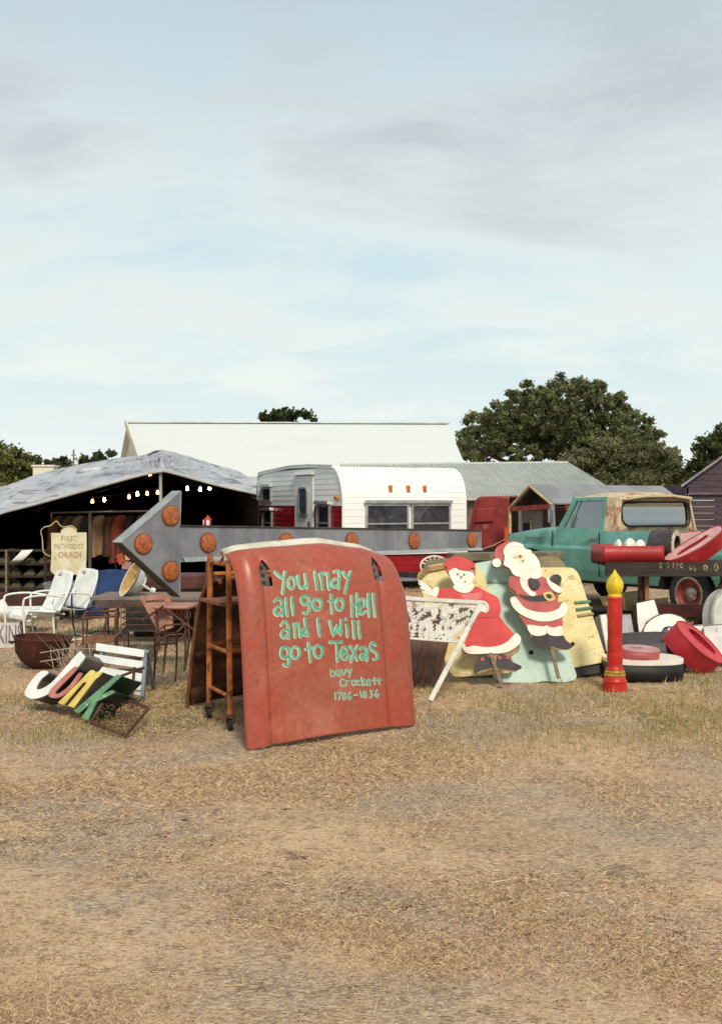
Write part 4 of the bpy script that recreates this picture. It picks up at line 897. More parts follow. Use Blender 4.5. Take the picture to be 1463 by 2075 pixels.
SMALL = [[(815, 1225), (825, 1300)], [(815, 1230), (855, 1250), (860, 1285), (825, 1300)], [(915, 1240), (885, 1230), (875, 1270), (900, 1290), (915, 1250), (922, 1300)], [(940, 1230), (965, 1290), (985, 1220)], [(1000, 1225), (1023, 1255)], [(1042, 1220), (1020, 1310)],
         [(965, 1338), (938, 1325), (920, 1370), (940, 1410), (972, 1395)], [(985, 1345), (992, 1402)], [(990, 1358), (1022, 1345)], loop_(1070, 1368, 20, 28), [(1138, 1350), (1112, 1345), (1105, 1385), (1142, 1390)], [(1155, 1310), (1167, 1402)], [(1192, 1335), (1167, 1367), (1202, 1395)],
         [(1215, 1370), (1250, 1360), (1235, 1335), (1215, 1365), (1225, 1397), (1257, 1385)], [(1290, 1315), (1302, 1390)], [(1270, 1342), (1317, 1335)], [(1345, 1315), (1347, 1390)], [(1325, 1342), (1367, 1335)],
         [(865, 1475), (870, 1555)], [(890, 1480), (930, 1475), (905, 1555)], loop_(965, 1495, 13, 16), loop_(966, 1532, 16, 20), [(1030, 1475), (1005, 1520), (1020, 1552), (1040, 1527), (1010, 1520)], [(1075, 1505), (1112, 1500)], [(1140, 1460), (1152, 1530)],
         loop_(1190, 1478, 13, 16), loop_(1191, 1513, 16, 19), [(1245, 1460), (1277, 1455), (1255, 1485), (1282, 1510), (1245, 1532)], [(1325, 1445), (1305, 1495), (1325, 1527), (1345, 1497), (1310, 1495)]]
LK = 5.419
def lettering(strokes, hw, dx, dy, lift, mb_):
    for si, st in enumerate(strokes):
        closed_ = len(st) == 15
        pts = spline(st, 3, False) if len(st) > 2 and not closed_ else st
        if len(st) == 2: pts = [(st[0][0] + (st[1][0] - st[0][0]) * i / 5 + 2.0 * math.sin(si + i), st[0][1] + (st[1][1] - st[0][1]) * i / 5) for i in range(6)]
        n_ = len(pts); L_, R_ = [], []
        off = lift + si * .00001
        def w3(x_, y_):
            u, v = inv(520 + (x_ + dx) / LK, 1130 + (y_ + dy) / LK); return hood_s(u, v) + HN * off
        # rounded ends
        rows = []
        for i in range(n_):
            a = Vector(pts[max(0, i - 1)]); b = Vector(pts[min(n_ - 1, i + 1)]); d = (b - a); d = d.normalized() if d.length > 0 else Vector((0, 1)); nx, ny = -d.y, d.x
            rows.append((pts[i][0], pts[i][1], nx, ny, hw * (1 + .12 * math.sin(si * 2.3 + i * 1.1))))
        if not closed_:
            (x0, y0, nx, ny, h0) = rows[0]; rows.insert(0, (x0 - ny * h0 * .7, y0 + nx * h0 * .7, nx, ny, h0 * .55))
            (x0, y0, nx, ny, h0) = rows[-1]; rows.append((x0 + ny * h0 * .7, y0 - nx * h0 * .7, nx, ny, h0 * .55))
        vs = []
        for (x_, y_, nx, ny, h_) in rows: vs += [w3(x_ + nx * h_, y_ + ny * h_), w3(x_ - nx * h_, y_ - ny * h_)]
        mb_.add(vs, [(2 * i, 2 * i + 1, 2 * i + 3, 2 * i + 2) for i in range(len(rows) - 1)])
M_mint = mat('mint_lettering', '5fae94', '4c9a80', 14, rough=.6, spot=[('9cc4ac', 20, .56, .68), ('8a6a50', 34, .64, .70)], fine=.1); M_pale = mat('pale_lettering_edge', 'c9d2b4', 'b8c09e', 9, rough=.6)
mb = MB(); lettering(BIG, 17.5, -6, 5, .0027, mb); lettering(SMALL, 9.5, -4, 4, .0027, mb); obj('lettering_outline', mb, M_pale, rh, world=True)
mb = MB(); lettering(BIG, 12.8, 0, 0, .0040, mb); lettering(SMALL, 6, 0, 0, .0040, mb); obj('lettering', mb, M_mint, rh, world=True)
# brown hood on the far side of the cart
HB2 = Vector((-1.39, 8.55, 0)); bh = thing('truck_hood', 'rusty brown truck hood leaning on the back of the ladder cart', 'truck hood', tuple(HB2 + HWv * .6))
def hood2(a, b): return hood_s(a * 2 - 1, b * 1.1, zt=lambda u: 1.17 - .06 * u * u, base=HB2, wv=HWv, nn=-HN, wid=1.25, lean=(.22, .24))
mb = MB(); mb.grid(hood2, 60, 60); obj('panel', mb, M_rustbrown, bh, smooth=True, solid=.006, world=True, ang=60, fix=False)
mb = MB(); mb.tube([hood2(0, t / 20) for t in range(21)], .014, 6); obj('folded_edge', mb, mat('brown_edge', '7a4c2a', '5a3620', 8), bh, smooth=True, world=True)
mb = MB(); mb.grid(lambda a, b: hood2(a * .98 + .01, .30 + .06 * b) + HN * (.03 + .02 * math.sin(b * 3.14)), 30, 4); obj('stiffening_rib', mb, M_rustbrown, bh, smooth=True, world=True)
mb = MB(); mb.grid(lambda a, b: hood2(a * .98 + .01, .02 + .10 * b) + HN * (.02 + .02 * math.sin(b * 3.14)), 30, 4); obj('stiffening_rib', mb, M_rustbrown, bh, smooth=True, world=True)
# ladder cart
lc = thing('ladder_cart', 'rusty orange steel ladder cart on casters holding up the two hoods', 'ladder cart', (-.6, 8.2, 0))
F0 = Vector((-.925, 7.64, 0)); F1 = Vector((-1.135, 8.08, 0)); OFF = HWv * 1.18
tops = {}
for nm, b0 in (('a', F0), ('b', F1), ('c', F0 + OFF), ('d', F1 + OFF)):
    top_ = b0 + Vector((.0, 0, {'c': 1.27, 'd': 1.2}.get(nm, 1.23))) - HN * (.02 if nm in 'ac' else -.02); tops[nm] = (b0, top_)
    mb = MB(); mb.tube([b0 + Vector((0, 0, .10)), top_], .021, 8); obj('post', mb, M_rustorange, lc, smooth=True, world=True)
    cs = MB(); cs.lathe([(.035, .10), (.035, .115), (.02, .12)], 10, Matrix.Translation(b0)); cs.box(b0 + Vector((.028, 0, .08)), (.008, .05, .06)); cs.box(b0 + Vector((-.028, 0, .08)), (.008, .05, .06)); c_ = obj('caster_fork', cs, M_rustiron, lc, world=True)
    cs = MB(); cs.disc(b0 + Vector((0, .01, .042)), (1, .3, 0), .042, .03, 16); q_ = obj('caster_wheel', cs, M_rubber, lc, world=True, smooth=True); q_.parent = c_
def at_h(nm, z): b0, t_ = tops[nm]; return b0.lerp(t_, z / t_.z)
for z_ in (.24, .55, .88, 1.17):
    for p_, q_ in (('a', 'b'), ('c', 'd')):
        mb = MB(); mb.tube([at_h(p_, z_), at_h(q_, z_)], .015, 6); obj('rung', mb, M_rustorange, lc, smooth=True, world=True)
for z_ in (.56, 1.08):
    mb = MB(); mb.tube([at_h('a', z_), at_h('c', z_)], .015, 6); obj('stretcher', mb, M_rustorange, lc, smooth=True, world=True)
    mb = MB(); mb.tube([at_h('b', z_), at_h('d', z_)], .015, 6); obj('stretcher', mb, M_rustorange, lc, smooth=True, world=True)
mb = MB(); a_, b_, c_, d_ = (at_h(k_, .905) for k_ in 'abdc'); a_ = a_ - HWv * .08; b_ = b_ - HWv * .08; solid_quad(mb, a_, d_, c_, b_, .02); obj('shelf', mb, mat('rust_shelf', '8a5a3c', '6a4028', 9, rough=.8), lc, world=True)
# arrow sign
AA = P(245, 1100, 8.2); AB = P(975, 1095, 11.3); ad = (AB - AA); ad.z = 0; ad.normalize(); an = Vector((ad.y, -ad.x, 0))
class AP:
    @staticmethod
    def w(u, v, k=0.0): return Vector((AA.x, AA.y, 0)) + ad * u + Vector((0, 0, v)) + an * k
arr = thing('arrow_sign', 'big grey metal arrow sign with orange reflectors pointing left', 'arrow sign', (AA.x + 1.4, AA.y + 1.4, 0))
u1 = 4.36; top0, top1, bot0, bot1 = 1.425, 1.325, 1.145, 1.125; uh = .545
HEADP = [(0, 1.308), (uh + .01, 1.705), (uh, top0), (u1, top1), (u1, bot1), (uh, bot0), (uh, .865)]
mb = MB(); mb.prism([HEADP], AP, 0, -.006, caps=(1, 1)); obj('face', mb, mat('grey_sign_face', '8e9094', '7a7c82', 3, rough=.5, metal=.2, stretch=(1, 1, .5), spot=[('a4a6a8', 2, .55, .7), ('625a54', 5, .62, .74), ('54463e', 16, .66, .73)]), arr, world=True)
def aside(name, a, b, m_, k0=.004, k1=-.115, th=.008):
    A_, B_ = Vector(a), Vector(b); mb = MB(); vs = []
    d = (B_ - A_).normalized(); nn_ = Vector((-d.y, d.x)) * th / 2
    q = [A_ - nn_, A_ + nn_, B_ + nn_, B_ - nn_]
    for k_ in (k0, k1): vs += [AP.w(p_.x, p_.y, k_) for p_ in q]
    mb.add(vs, [(0, 1, 2, 3), (7, 6, 5, 4), (0, 4, 5, 1), (1, 5, 6, 2), (2, 6, 7, 3), (3, 7, 4, 0)]); return obj(name, mb, m_, arr, world=True)
M_agal = mat('bare_galvanised', 'a4a8a6', '90948f', 5, rough=.5, metal=.2); M_arust = mat('rusty_return', '4a4038', '3a322c', 8, rough=.8)
aside('edge_return', HEADP[0], HEADP[1], M_agal); aside('edge_return', HEADP[1], HEADP[2], M_agal); aside('edge_return', HEADP[2], HEADP[3], M_arust); aside('edge_return', HEADP[3], HEADP[4], M_agal)
aside('edge_return', HEADP[4], HEADP[5], M_agal); aside('edge_return', HEADP[5], HEADP[6], M_agal); aside('edge_return', HEADP[6], HEADP[0], M_arust)
mb = MB(); solid_quad(mb, AP.w(uh + .03, bot0 + .03, .004), AP.w(u1, bot1 + .022, .004), AP.w(u1, bot1 - .005, .03), AP.w(uh + .03, bot0 - .005, .03), .004); obj('lower_flange', mb, M_agal, arr, world=True)
mb = MB(); mb.tube([AP.w(uh + .0, top0 + .004, .006), AP.w(u1, top1 + .004, .006)], .007, 6); obj('top_bead', mb, M_arust, arr, world=True)
for (u_, v_) in ((.20, 1.297), (.455, 1.512), (.455, 1.075), (.82, 1.29), (1.66, 1.275), (2.46, 1.262), (3.315, 1.245), (4.21, 1.235)):
    mb = MB(); Mr = Matrix.Translation(AP.w(u_, v_, .0)) @ an.to_track_quat('Z', 'Y').to_matrix().to_4x4()
    mb.lathe([(.082, .001), (.082, .012), (.076, .014)], 28, Mr); r_ = obj('reflector', mb, mat('reflector_rim', '8a4a22', '6e3a1c', 12, rough=.5), arr, smooth=True, world=True)
    mb = MB(); mb.lathe([(.075, .012), (.073, .018), (.055, .021), (.03, .023), (.001, .024)], 28, Mr); q_ = obj('lens', mb, M_amber, arr, smooth=True, world=True); q_.parent = r_
for u_ in (1.25, 2.35):
    mb = MB(); q = AP.w(u_, 0, -.06); mb.beam(q, q + Vector((0, 0, 1.30)), .05, .05); obj('post', mb, M_rustiron, arr, world=True)
for u_ in (1.25, 2.35):
    mb = MB(); q = AP.w(u_, 0, -.06); mb.beam(q - an * .5 + Vector((0, 0, .02)), q + an * .4 + Vector((0, 0, .02)), .06, .04); obj('foot', mb, M_rustiron, arr, world=True)
# striped lantern showing above the shaft
ln = thing('striped_lantern', 'small red and white striped lantern above the arrow shaft', 'lantern', (P(420, 1062, 12.5).x, 12.5, 0)); c_ = P(420, 1062, 12.5)
mb = MB(); mb.lathe([(.12, 0), (.12, .02), (.02, .05), (.015, c_.z - .05), (.05, c_.z - .04)], 12, Matrix.Translation((c_.x, 12.5, 0))); obj('stand', mb, M_rustiron, ln, smooth=True, world=True)
for i in range(8):
    mb = MB(); a = i * math.pi / 4; mb.grid(lambda u, v: Vector((c_.x + .046 * math.cos(a + u * math.pi / 4), 12.5 + .046 * math.sin(a + u * math.pi / 4), c_.z - .04 + .09 * v)), 3, 1); obj('stripe', mb, mat('lantern_red', 'b8262a', None, 6) if i % 2 else M_white, ln, smooth=True, world=True, solid=.003)
mb = MB(); mb.lathe([(.048, 0), (.012, .04), (.006, .055)], 12, Matrix.Translation((c_.x + .01, 12.5, c_.z + .05))); obj('cap', mb, mat('lantern_red', 'b8262a'), ln, smooth=True, world=True)

# ------------------------------------------------------------------ boards and cutouts on the right
M_yel = mat('flaking_yellow_paint', 'e0d098', 'd6c488', 4, rough=.65, spot=[('e0d6b0', 3, .52, .66), ('b09258', 6, .58, .68), ('7a5c36', 22, .60, .66), ('967644', 11, .63, .69)], stretch=(1, 1, 2.5), fine=.14)
M_mintb = mat('faded_mint_paint', 'b4ccbc', 'a6c0b0', 3, rough=.5, spot=[('c2d8c6', 4, .56, .7), ('7a8a74', 8, .66, .75)], fine=.07)
def slab(name, fr, pts, th, m_, label, cat, rnd=0, bev=.012, holes=(), group=None):
    lp = fr.loop(spline(pts, rnd) if rnd else pts); base = fr.p.copy(); cx_ = sum(q[0] for q in lp) / len(lp); b = fr.w(cx_, 0); t = thing(name, label, cat, (b.x, b.y, 0), 0, group)
    mb = MB(); mb.prism([lp] + [fr.loop(h) for h in holes], fr, 0, -th); obj('panel', mb, m_, t, world=True, bev=bev); return t
def corner(pts, r):  # round px polygon corners
    o = []; n_ = len(pts)
    for i in range(n_):
        a, b, c_ = Vector(pts[i - 1]), Vector(pts[i]), Vector(pts[(i + 1) % n_]); d1 = (a - b); d2 = (c_ - b); rr = min(r, d1.length * .45, d2.length * .45); p1 = b + d1.normalized() * rr; p2 = b + d2.normalized() * rr
        for t in (0, .25, .5, .75, 1): o.append(tuple((1 - t) ** 2 * p1 + 2 * t * (1 - t) * b + t * t * p2))
    return o
FYL = Plane((.9, 9.64, 0), (-.1, -.93, .34)); FMT = Plane((1.4, 9.70, 0), (.05, -.94, .33)); FYR = Plane((2.1, 9.98, 0), (.2, -.9, .35))
yl = slab('hood_panel', FYL, corner([(843, 1165), (862, 1148), (900, 1140), (975, 1150), (1045, 1362), (918, 1372), (905, 1350)], 16), .05, M_yel, 'flaking yellow panel leaning behind the woman cutout', 'panel')
mb = MB(); mb.prism([FYL.loop(corner([(846, 1166), (862, 1150), (905, 1143), (912, 1152), (868, 1160), (852, 1176)], 6))], FYL, .02, .001); obj('rolled_edge', mb, mat('yellow_brown_edge', '9c7c48', '7c6038', 9), yl, world=True, bev=.008)
mt = slab('tailgate_panel', FMT, corner([(946, 1160), (958, 1142), (1005, 1134), (1074, 1138), (1098, 1165), (1170, 1374), (1150, 1383), (1100, 1380), (1060, 1388), (1020, 1386), (1003, 1376), (985, 1335), (960, 1260)], 9), .05, M_mintb, 'faded mint truck panel behind the bearded man cutout', 'panel', holes=[ell(1076, 1322, 5, 5, 14)])
mb = MB(); mb.prism([FMT.loop([(945, 1179), (1095, 1179), (1096, 1183), (945, 1183)])], FMT, .004, -.01); obj('crease', mb, mat('mint_crease', '7aa48e', None, 5), mt, world=True)
mb = MB(); mb.prism([FMT.loop(ell(1076, 1322, 5.4, 5.4, 14))], FMT, -.03, -.04); obj('hole_back', mb, M_black, mt, world=True)
yr = slab('hood_panel', FYR, corner([(1070, 1152), (1085, 1150), (1160, 1150), (1172, 1162), (1214, 1290), (1229, 1338), (1222, 1342), (1156, 1354), (1140, 1340), (1085, 1200)], 9), .06, M_yel, 'flaking yellow louvred panel to the right of the bearded man cutout', 'panel', holes=[ell(1160, 1305, 4.5, 4.5, 14)])
mb = MB(); mb.prism([FYR.loop(ell(1160, 1305, 5, 5, 14))], FYR, -.04, -.05); obj('hole_back', mb, M_black, yr, world=True)
for i, (y_, m_) in enumerate(((1222, 'green'), (1236, 'green'), (1249, 'worn'))):
    mm = mat('louvre_green', '6a8a6a', '58765a', 9) if m_ == 'green' else mat('louvre_worn', 'a89468', '8e7a52', 9)
    mb = MB(); x0 = 1163 + i * 3; a = FYR.at(x0, y_); b = FYR.at(x0 + 32, y_ - 3 - i); mb.tube([a + FYR.n * .003, b + FYR.n * .003], .016, 8); obj('louvre', mb, mm, yr, world=True, smooth=True)
mb = MB(); mb.prism([FYR.loop([(1158, 1353), (1224, 1341), (1226, 1361), (1160, 1370)])], FYR, -.03, -.12); obj('lower_beam', mb, M_dark, yr, world=True)
slab('weathered_board', Plane((2.0, 10.6, 0), (.1, -.95, .2)), corner([(1075, 1133), (1100, 1127), (1130, 1128), (1146, 1145), (1200, 1340), (1090, 1340)], 10), .05, mat('olive_board', '8a7c58', '6e6248', 4, spot=('9aa28c', 6, .58, .7)), 'olive brown board showing above the right yellow panel', 'board')
slab('fender_piece', Plane((1.05, 9.98, 0), (0, -1, .1)), corner([(924, 1362), (1008, 1358), (1006, 1384), (950, 1387), (932, 1380)], 10), .1, mat('slate_blue_paint', '5c6a6e', '4a565a', 6), 'slate blue fender piece under the left yellow panel', 'fender')
# brown ribbed sheet
FBR = Plane((.5, 9.5, 0), (.05, -.95, .28)); br = slab('ribbed_sheet', FBR, [(815, 1230), (925, 1240), (886, 1392), (818, 1390)], .02, mat('brown_sheet', '5a4038', '4a342e', 3, rough=.6), 'brown ribbed metal sheet under the white scroll panel', 'metal sheet', bev=0)
for i, x0 in enumerate((829, 858, 873, 893, 905)):
    mb = MB(); a = FBR.at(x0 + 12, 1236); b = FBR.at(x0 - 18, 1388); mb.tube([a, b], .012, 8); obj('rib', mb, mat('brown_rib', '7a4c30', '5e3a28', 8), br, world=True, smooth=True)
# white scroll panel with legs
FSP = Plane((.568, 8.85, 0), (-.1, -.95, .3)); sp = thing('scroll_panel', 'white cast metal panel of scrolling leaves with one long leg', 'metal panel', (.568, 8.9, 0))
M_cast = mat('white_cast_metal', 'dcdad0', 'c6c3b6', 8, rough=.5, spot=('98907e', 14, .60, .7))
def sq(px_, py_, k=0.0): q = FSP.at(px_, py_); return q + FSP.n * k
TLp, TRp, BRp, BLp = (814, 1213), (978, 1222), (930, 1302), (816, 1293)
for nm, a, b, w_ in (('top_rail', TLp, TRp, .034), ('leg', (974, 1224), (872, 1420), .042), ('lower_rail', BLp, BRp, .02)):
    mb = MB(); mb.beam(sq(*a, .01), sq(*b, .01), .025, w_, FSP.n.cross((sq(*b) - sq(*a)).normalized())); obj(nm, mb, M_cast, sp, world=True, bev=.004)
mb = MB(); mb.tube([sq(*q, .012) for q in spline([(968, 1220), (982, 1222), (988, 1232), (986, 1240)], 5, False)], .012, 8); obj('leg_scroll', mb, M_cast, sp, world=True, smooth=True)
mb = MB(); mb.beam(sq(816, 1213, .005), sq(808, 1240, .005), .02, .03); mb.beam(sq(808, 1240), sq(760, 1420), .02, .03); obj('leg', mb, M_cast, sp, world=True, bev=.003)
rs = random.Random(4)
def bil(s, t):
    x_ = (TLp[0] + (TRp[0] - TLp[0]) * s) * (1 - t) + (BLp[0] + (BRp[0] - BLp[0]) * s) * t; y_ = (TLp[1] + (TRp[1] - TLp[1]) * s) * (1 - t) + (BLp[1] + (BRp[1] - BLp[1]) * s) * t; return (x_, y_)
def stem(pts): 
    mb = MB(); mb.tube([sq(*bil(*q), .004) for q in spline(pts, 6, False)], .0065, 6); obj('stem', mb, M_cast, sp, world=True, smooth=True)
def leaf(s, t, a, L):
    mb = MB(); c0 = Vector(bil(s, t)); d = Vector((math.cos(a), math.sin(a))); n_ = Vector((-d.y, d.x)); pts = []
    for i in range(10):
        q = i / 9 * 2 * math.pi; pts.append(tuple(c0 + d * (L / 2 * (1 + -math.cos(q))) + n_ * (L * .2 * math.sin(q))))
    mb.prism([FSP.loop(pts[:-1])], FSP, .006 + rs.random() * .002, -.002); obj('leaf', mb, M_cast, sp, world=True)
VINE = [[(.16, .98), (.20, .7), (.14, .4), (.10, .05)], [(.16, .7), (.24, .45), (.36, .22), (.46, .1)], [(.10, .35), (.04, .15)], [(.34, .98), (.30, .75), (.36, .55), (.48, .45)],
        [(.62, .98), (.68, .65), (.62, .3), (.55, .05)], [(.66, .65), (.76, .4), (.9, .25)], [(.68, .8), (.82, .72), (.93, .6)], [(.5, .98), (.52, .85), (.62, .75)], [(.03, .8), (.10, .6)], [(.8, .98), (.84, .7), (.95, .4)], [(.6, .3), (.72, .12), (.85, .06)], [(.34, .3), (.28, .1)], [(.42, .98), (.40, .85), (.44, .72)], [(.56, .15), (.66, .25), (.74, .22)], [(.2, .3), (.24, .15), (.2, .04)], [(.06, .98), (.08, .8), (.02, .6)], [(.4, .35), (.44, .28), (.42, .18)], [(.7, .98), (.74, .85), (.8, .85)], [(.86, .12), (.94, .14)], [(.56, .6), (.62, .55)], [(.24, .62), (.32, .6)], [(.72, .6), (.78, .58)], [(.47, .95), (.46, .7), (.40, .6), (.36, .66)], [(.53, .12), (.545, .3), (.60, .42), (.63, .36)], [(.42, .4), (.45, .3), (.40, .12)], [(.54, .95), (.57, .75), (.55, .62)], [(.46, .06), (.40, .2), (.33, .18)]]
for vn in VINE:
    stem(vn); pp = spline(vn, 7, False)
    for i in range(1, len(pp) - 1, 1):
        d = Vector(bil(*pp[i + 1])) - Vector(bil(*pp[i])); a0 = math.atan2(d.y, d.x)
        if i % 2 == 0 or len(vn) < 4: leaf(pp[i][0], pp[i][1], a0 + .9, 5.5 + 3.5 * rs.random())
        leaf(pp[i][0], pp[i][1], a0 - .95, 5.5 + 3.5 * rs.random())
mb = MB(); cxp, cyp = bil(.5, .5)
for (s0, t0, s1, t1) in ((.40, .52, .60, .52), (.50, .20, .50, .86)): mb.tube([sq(*bil(s0, t0), .0), sq(*bil(s1, t1), .0)], .005, 6)
obj('centre_cross', mb, mat('dark_cast', '5a4438', '46342c', 9), sp, world=True)
# painted cutouts
class Cut:
    def __init__(s, name, label, fr, base): s.fr = fr; s.k = .004; s.t = thing(name, label, 'cutout', (base.x, base.y, 0), 0, 'painted plywood Christmas cutouts')
    def board(s, pts, m_): mb = MB(); mb.prism([s.fr.loop(spline(pts, 4))], s.fr, 0, -.018); obj('plywood', mb, m_, s.t, world=True)
    def paint(s, nm, pts, m_, sm=4, raw=False, parent=None):
        mb = MB(); s.k += .0015; mb.prism([s.fr.loop(pts if raw else (spline(pts, sm) if sm else pts))], s.fr, s.k, s.k - .006); o = obj(nm, mb, m_, s.t, world=True)
        if parent: o.parent = parent
        return o
    def stake(s, a, b, w_=.03):
        mb = MB(); A_, B_ = s.fr.at(*a), s.fr.at(*b); mb.beam(A_ + s.fr.n * .012, B_ + s.fr.n * .012, .02, w_, s.fr.n.cross((B_ - A_).normalized())); obj('stake', mb, M_wood, s.t, world=True)
M_pw = mat('cutout_white', 'ece6d6', 'e0d8c6', 7, rough=.55, spot=('b8a890', 12, .66, .75)); M_pr = mat('cutout_bright_red', 'cf3a36', 'c03230', 4, rough=.5, spot=('d8706a', 3, .6, .75), fine=.05)
M_pd = mat('cutout_faded_red', 'b5524e', 'a84844', 4, rough=.55, spot=('c47a74', 4, .6, .74), fine=.05); M_pb = mat('cutout_black', '3c3638', '322c2e', 5, rough=.6, spot=('5a5454', 9, .6, .72))
M_pskin = mat('cutout_cream', 'ecdcc2', 'e2d0b4', 8, rough=.55); M_pgold = mat('cutout_gold', 'd8b860', 'c8a64c', 8, rough=.5); M_pply = mat('plywood_edge', 'a08460', '8c7252', 9, rough=.8)
FW = Plane((1.2, 9.42, 0), (-.05, -.95, .3)); cw = Cut('woman_cutout', 'painted plywood cutout of a woman in red dress and red cap', FW, FW.at(1010, 1390))
cw.board([(900, 1141), (925, 1130), (950, 1138), (963, 1150), (960, 1168), (957, 1190), (975, 1200), (1003, 1215), (1012, 1240), (1006, 1252), (1030, 1290), (1052, 1305), (1048, 1322), (1020, 1340), (1050, 1352), (1040, 1362), (1005, 1356), (965, 1365), (965, 1350), (985, 1330), (945, 1325), (936, 1312), (965, 1258), (935, 1225), (880, 1208), (852, 1192), (850, 1180), (870, 1186), (890, 1200), (935, 1196), (915, 1172), (906, 1160)], M_pply)
cw.paint('shoe', [(972, 1327), (994, 1325), (1000, 1342), (997, 1352), (975, 1358), (963, 1364), (960, 1356), (966, 1340)], M_pb); cw.paint('shoe', [(1008, 1328), (1024, 1328), (1036, 1340), (1054, 1349), (1056, 1354), (1046, 1358), (1020, 1355), (1006, 1350)], M_pb)
for (x_, y_) in ((977, 1336), (990, 1329), (1012, 1333), (1028, 1333)): cw.paint('shoe_bow', ell(x_, y_, 4, 3.4, 12), M_pd, raw=True)
cw.paint('skirt', [(968, 1250), (985, 1243), (1006, 1242), (1022, 1264), (1046, 1290), (1048, 1304), (1020, 1318), (980, 1320), (945, 1316), (940, 1306), (952, 1280)], M_pr)
cw.paint('skirt_trim', [(934, 1305), (941, 1306), (945, 1312), (960, 1309), (985, 1312), (1010, 1309), (1028, 1300), (1044, 1284), (1050, 1287), (1055, 1294), (1051, 1306), (1036, 1318), (1018, 1324), (985, 1325), (955, 1326), (940, 1320)], M_pw)
cw.paint('sleeve', [(884, 1196), (900, 1194), (930, 1192), (940, 1205), (960, 1215), (950, 1228), (915, 1222), (884, 1210)], M_pr)
cw.paint('bodice', [(918, 1192), (940, 1196), (963, 1189), (985, 1200), (1008, 1212), (1014, 1232), (1012, 1246), (1002, 1252), (985, 1252), (966, 1250), (955, 1235), (930, 1216)], M_pr)
cw.paint('chest_highlight', [(930, 1196), (955, 1204), (975, 1200), (972, 1214), (950, 1218), (935, 1210)], mat('cutout_pink', 'd4706a', 'c8605a', 6))
cw.paint('cuff', [(878, 1194), (886, 1190), (889, 1196), (886, 1208), (880, 1211), (874, 1205)], M_pw)
cw.paint('hand', [(876, 1196), (868, 1188), (858, 1181), (849, 1177), (852, 1183), (847, 1183), (854, 1190), (850, 1192), (860, 1198), (858, 1201), (868, 1206), (876, 1206)], M_pw, 3)
cw.paint('hand', [(972, 1226), (984, 1228), (988, 1238), (984, 1243), (976, 1240), (968, 1242)], M_pw)
cw.paint('face', [(908, 1158), (920, 1150), (945, 1152), (960, 1160), (958, 1176), (953, 1192), (942, 1199), (928, 1197), (918, 1182)], M_pw)
cw.paint('collar', [(918, 1188), (928, 1193), (942, 1194), (955, 1184), (960, 1190), (955, 1198), (944, 1203), (930, 1201), (920, 1195)], M_pw)
cw.paint('cap', [(897, 1146), (906, 1136), (920, 1129), (938, 1131), (952, 1138), (962, 1144), (960, 1151), (953, 1154), (962, 1162), (962, 1168), (956, 1160), (940, 1158), (930, 1156), (920, 1152), (905, 1161), (902, 1156), (906, 1152)], M_pr)
for (x_, y_) in ((927, 1165), (940, 1166)): cw.paint('eye', ell(x_, y_, 2.4, 2.4, 12), mat('cutout_grey', '7c8088', None, 9), raw=True)
cw.paint('nose', ell(934, 1171, 2.6, 2.4, 12), mat('cutout_nose', 'c86a5a', None, 9), raw=True); cw.paint('mouth', ell(942, 1180, 2.2, 1.2, 10), mat('cutout_grey', '7c8088'), raw=True)
cw.stake((992, 1324), (1018, 1392))
FS = Plane((1.7, 9.54, 0), (.05, -.95, .3)); cm = Cut('man_cutout', 'painted plywood cutout of a white bearded man in red suit', FS, FS.at(1130, 1375))
cm.board([(1000, 1125), (1008, 1107), (1030, 1098), (1052, 1101), (1068, 1114), (1078, 1116), (1086, 1128), (1094, 1145), (1096, 1168), (1108, 1176), (1120, 1166), (1134, 1170), (1136, 1184), (1138, 1200), (1128, 1208), (1128, 1220), (1146, 1220), (1148, 1240), (1138, 1255), (1136, 1280), (1145, 1295), (1158, 1308), (1150, 1316), (1118, 1316), (1090, 1312), (1080, 1300), (1066, 1270), (1050, 1245), (1034, 1222), (1033, 1212), (1044, 1206), (1030, 1192), (1032, 1170), (1042, 1166), (1022, 1152), (1012, 1140), (1010, 1150), (1000, 1150), (996, 1142)], M_pply)
cm.paint('boot', [(1078, 1288), (1108, 1285), (1112, 1300), (1120, 1312), (1112, 1317), (1090, 1311), (1082, 1308)], M_pb); cm.paint('boot', [(1108, 1286), (1138, 1287), (1146, 1298), (1160, 1309), (1150, 1315), (1128, 1312), (1116, 1304)], M_pb)
cm.paint('trousers', [(1056, 1250), (1080, 1258), (1120, 1258), (1137, 1252), (1137, 1274), (1110, 1272), (1104, 1268), (1080, 1272), (1066, 1270)], M_pd)
cm.paint('boot_cuff', [(1067, 1268), (1078, 1267), (1098, 1270), (1108, 1268), (1110, 1276), (1104, 1286), (1088, 1289), (1074, 1284)], M_pw); cm.paint('boot_cuff', [(1107, 1270), (1120, 1272), (1137, 1269), (1140, 1280), (1138, 1288), (1120, 1289), (1109, 1284)], M_pw)
cm.paint('coat_skirt', [(1046, 1208), (1080, 1220), (1120, 1214), (1132, 1222), (1138, 1234), (1110, 1246), (1080, 1244), (1052, 1230)], M_pd)
cm.paint('coat_trim', [(1033, 1214), (1042, 1210), (1050, 1218), (1062, 1232), (1085, 1240), (1110, 1241), (1130, 1234), (1138, 1222), (1146, 1222), (1148, 1238), (1140, 1250), (1115, 1259), (1085, 1258), (1055, 1246), (1038, 1230)], M_pw)
cm.paint('coat', [(1035, 1170), (1050, 1168), (1080, 1172), (1100, 1170), (1112, 1180), (1124, 1196), (1130, 1214), (1110, 1222), (1080, 1222), (1050, 1212), (1044, 1200), (1031, 1190), (1030, 1180)], M_pd)
cm.paint('belt', [(1048, 1205), (1080, 1209), (1120, 1200), (1124, 1208), (1110, 1218), (1080, 1220), (1060, 1214)], M_pb)
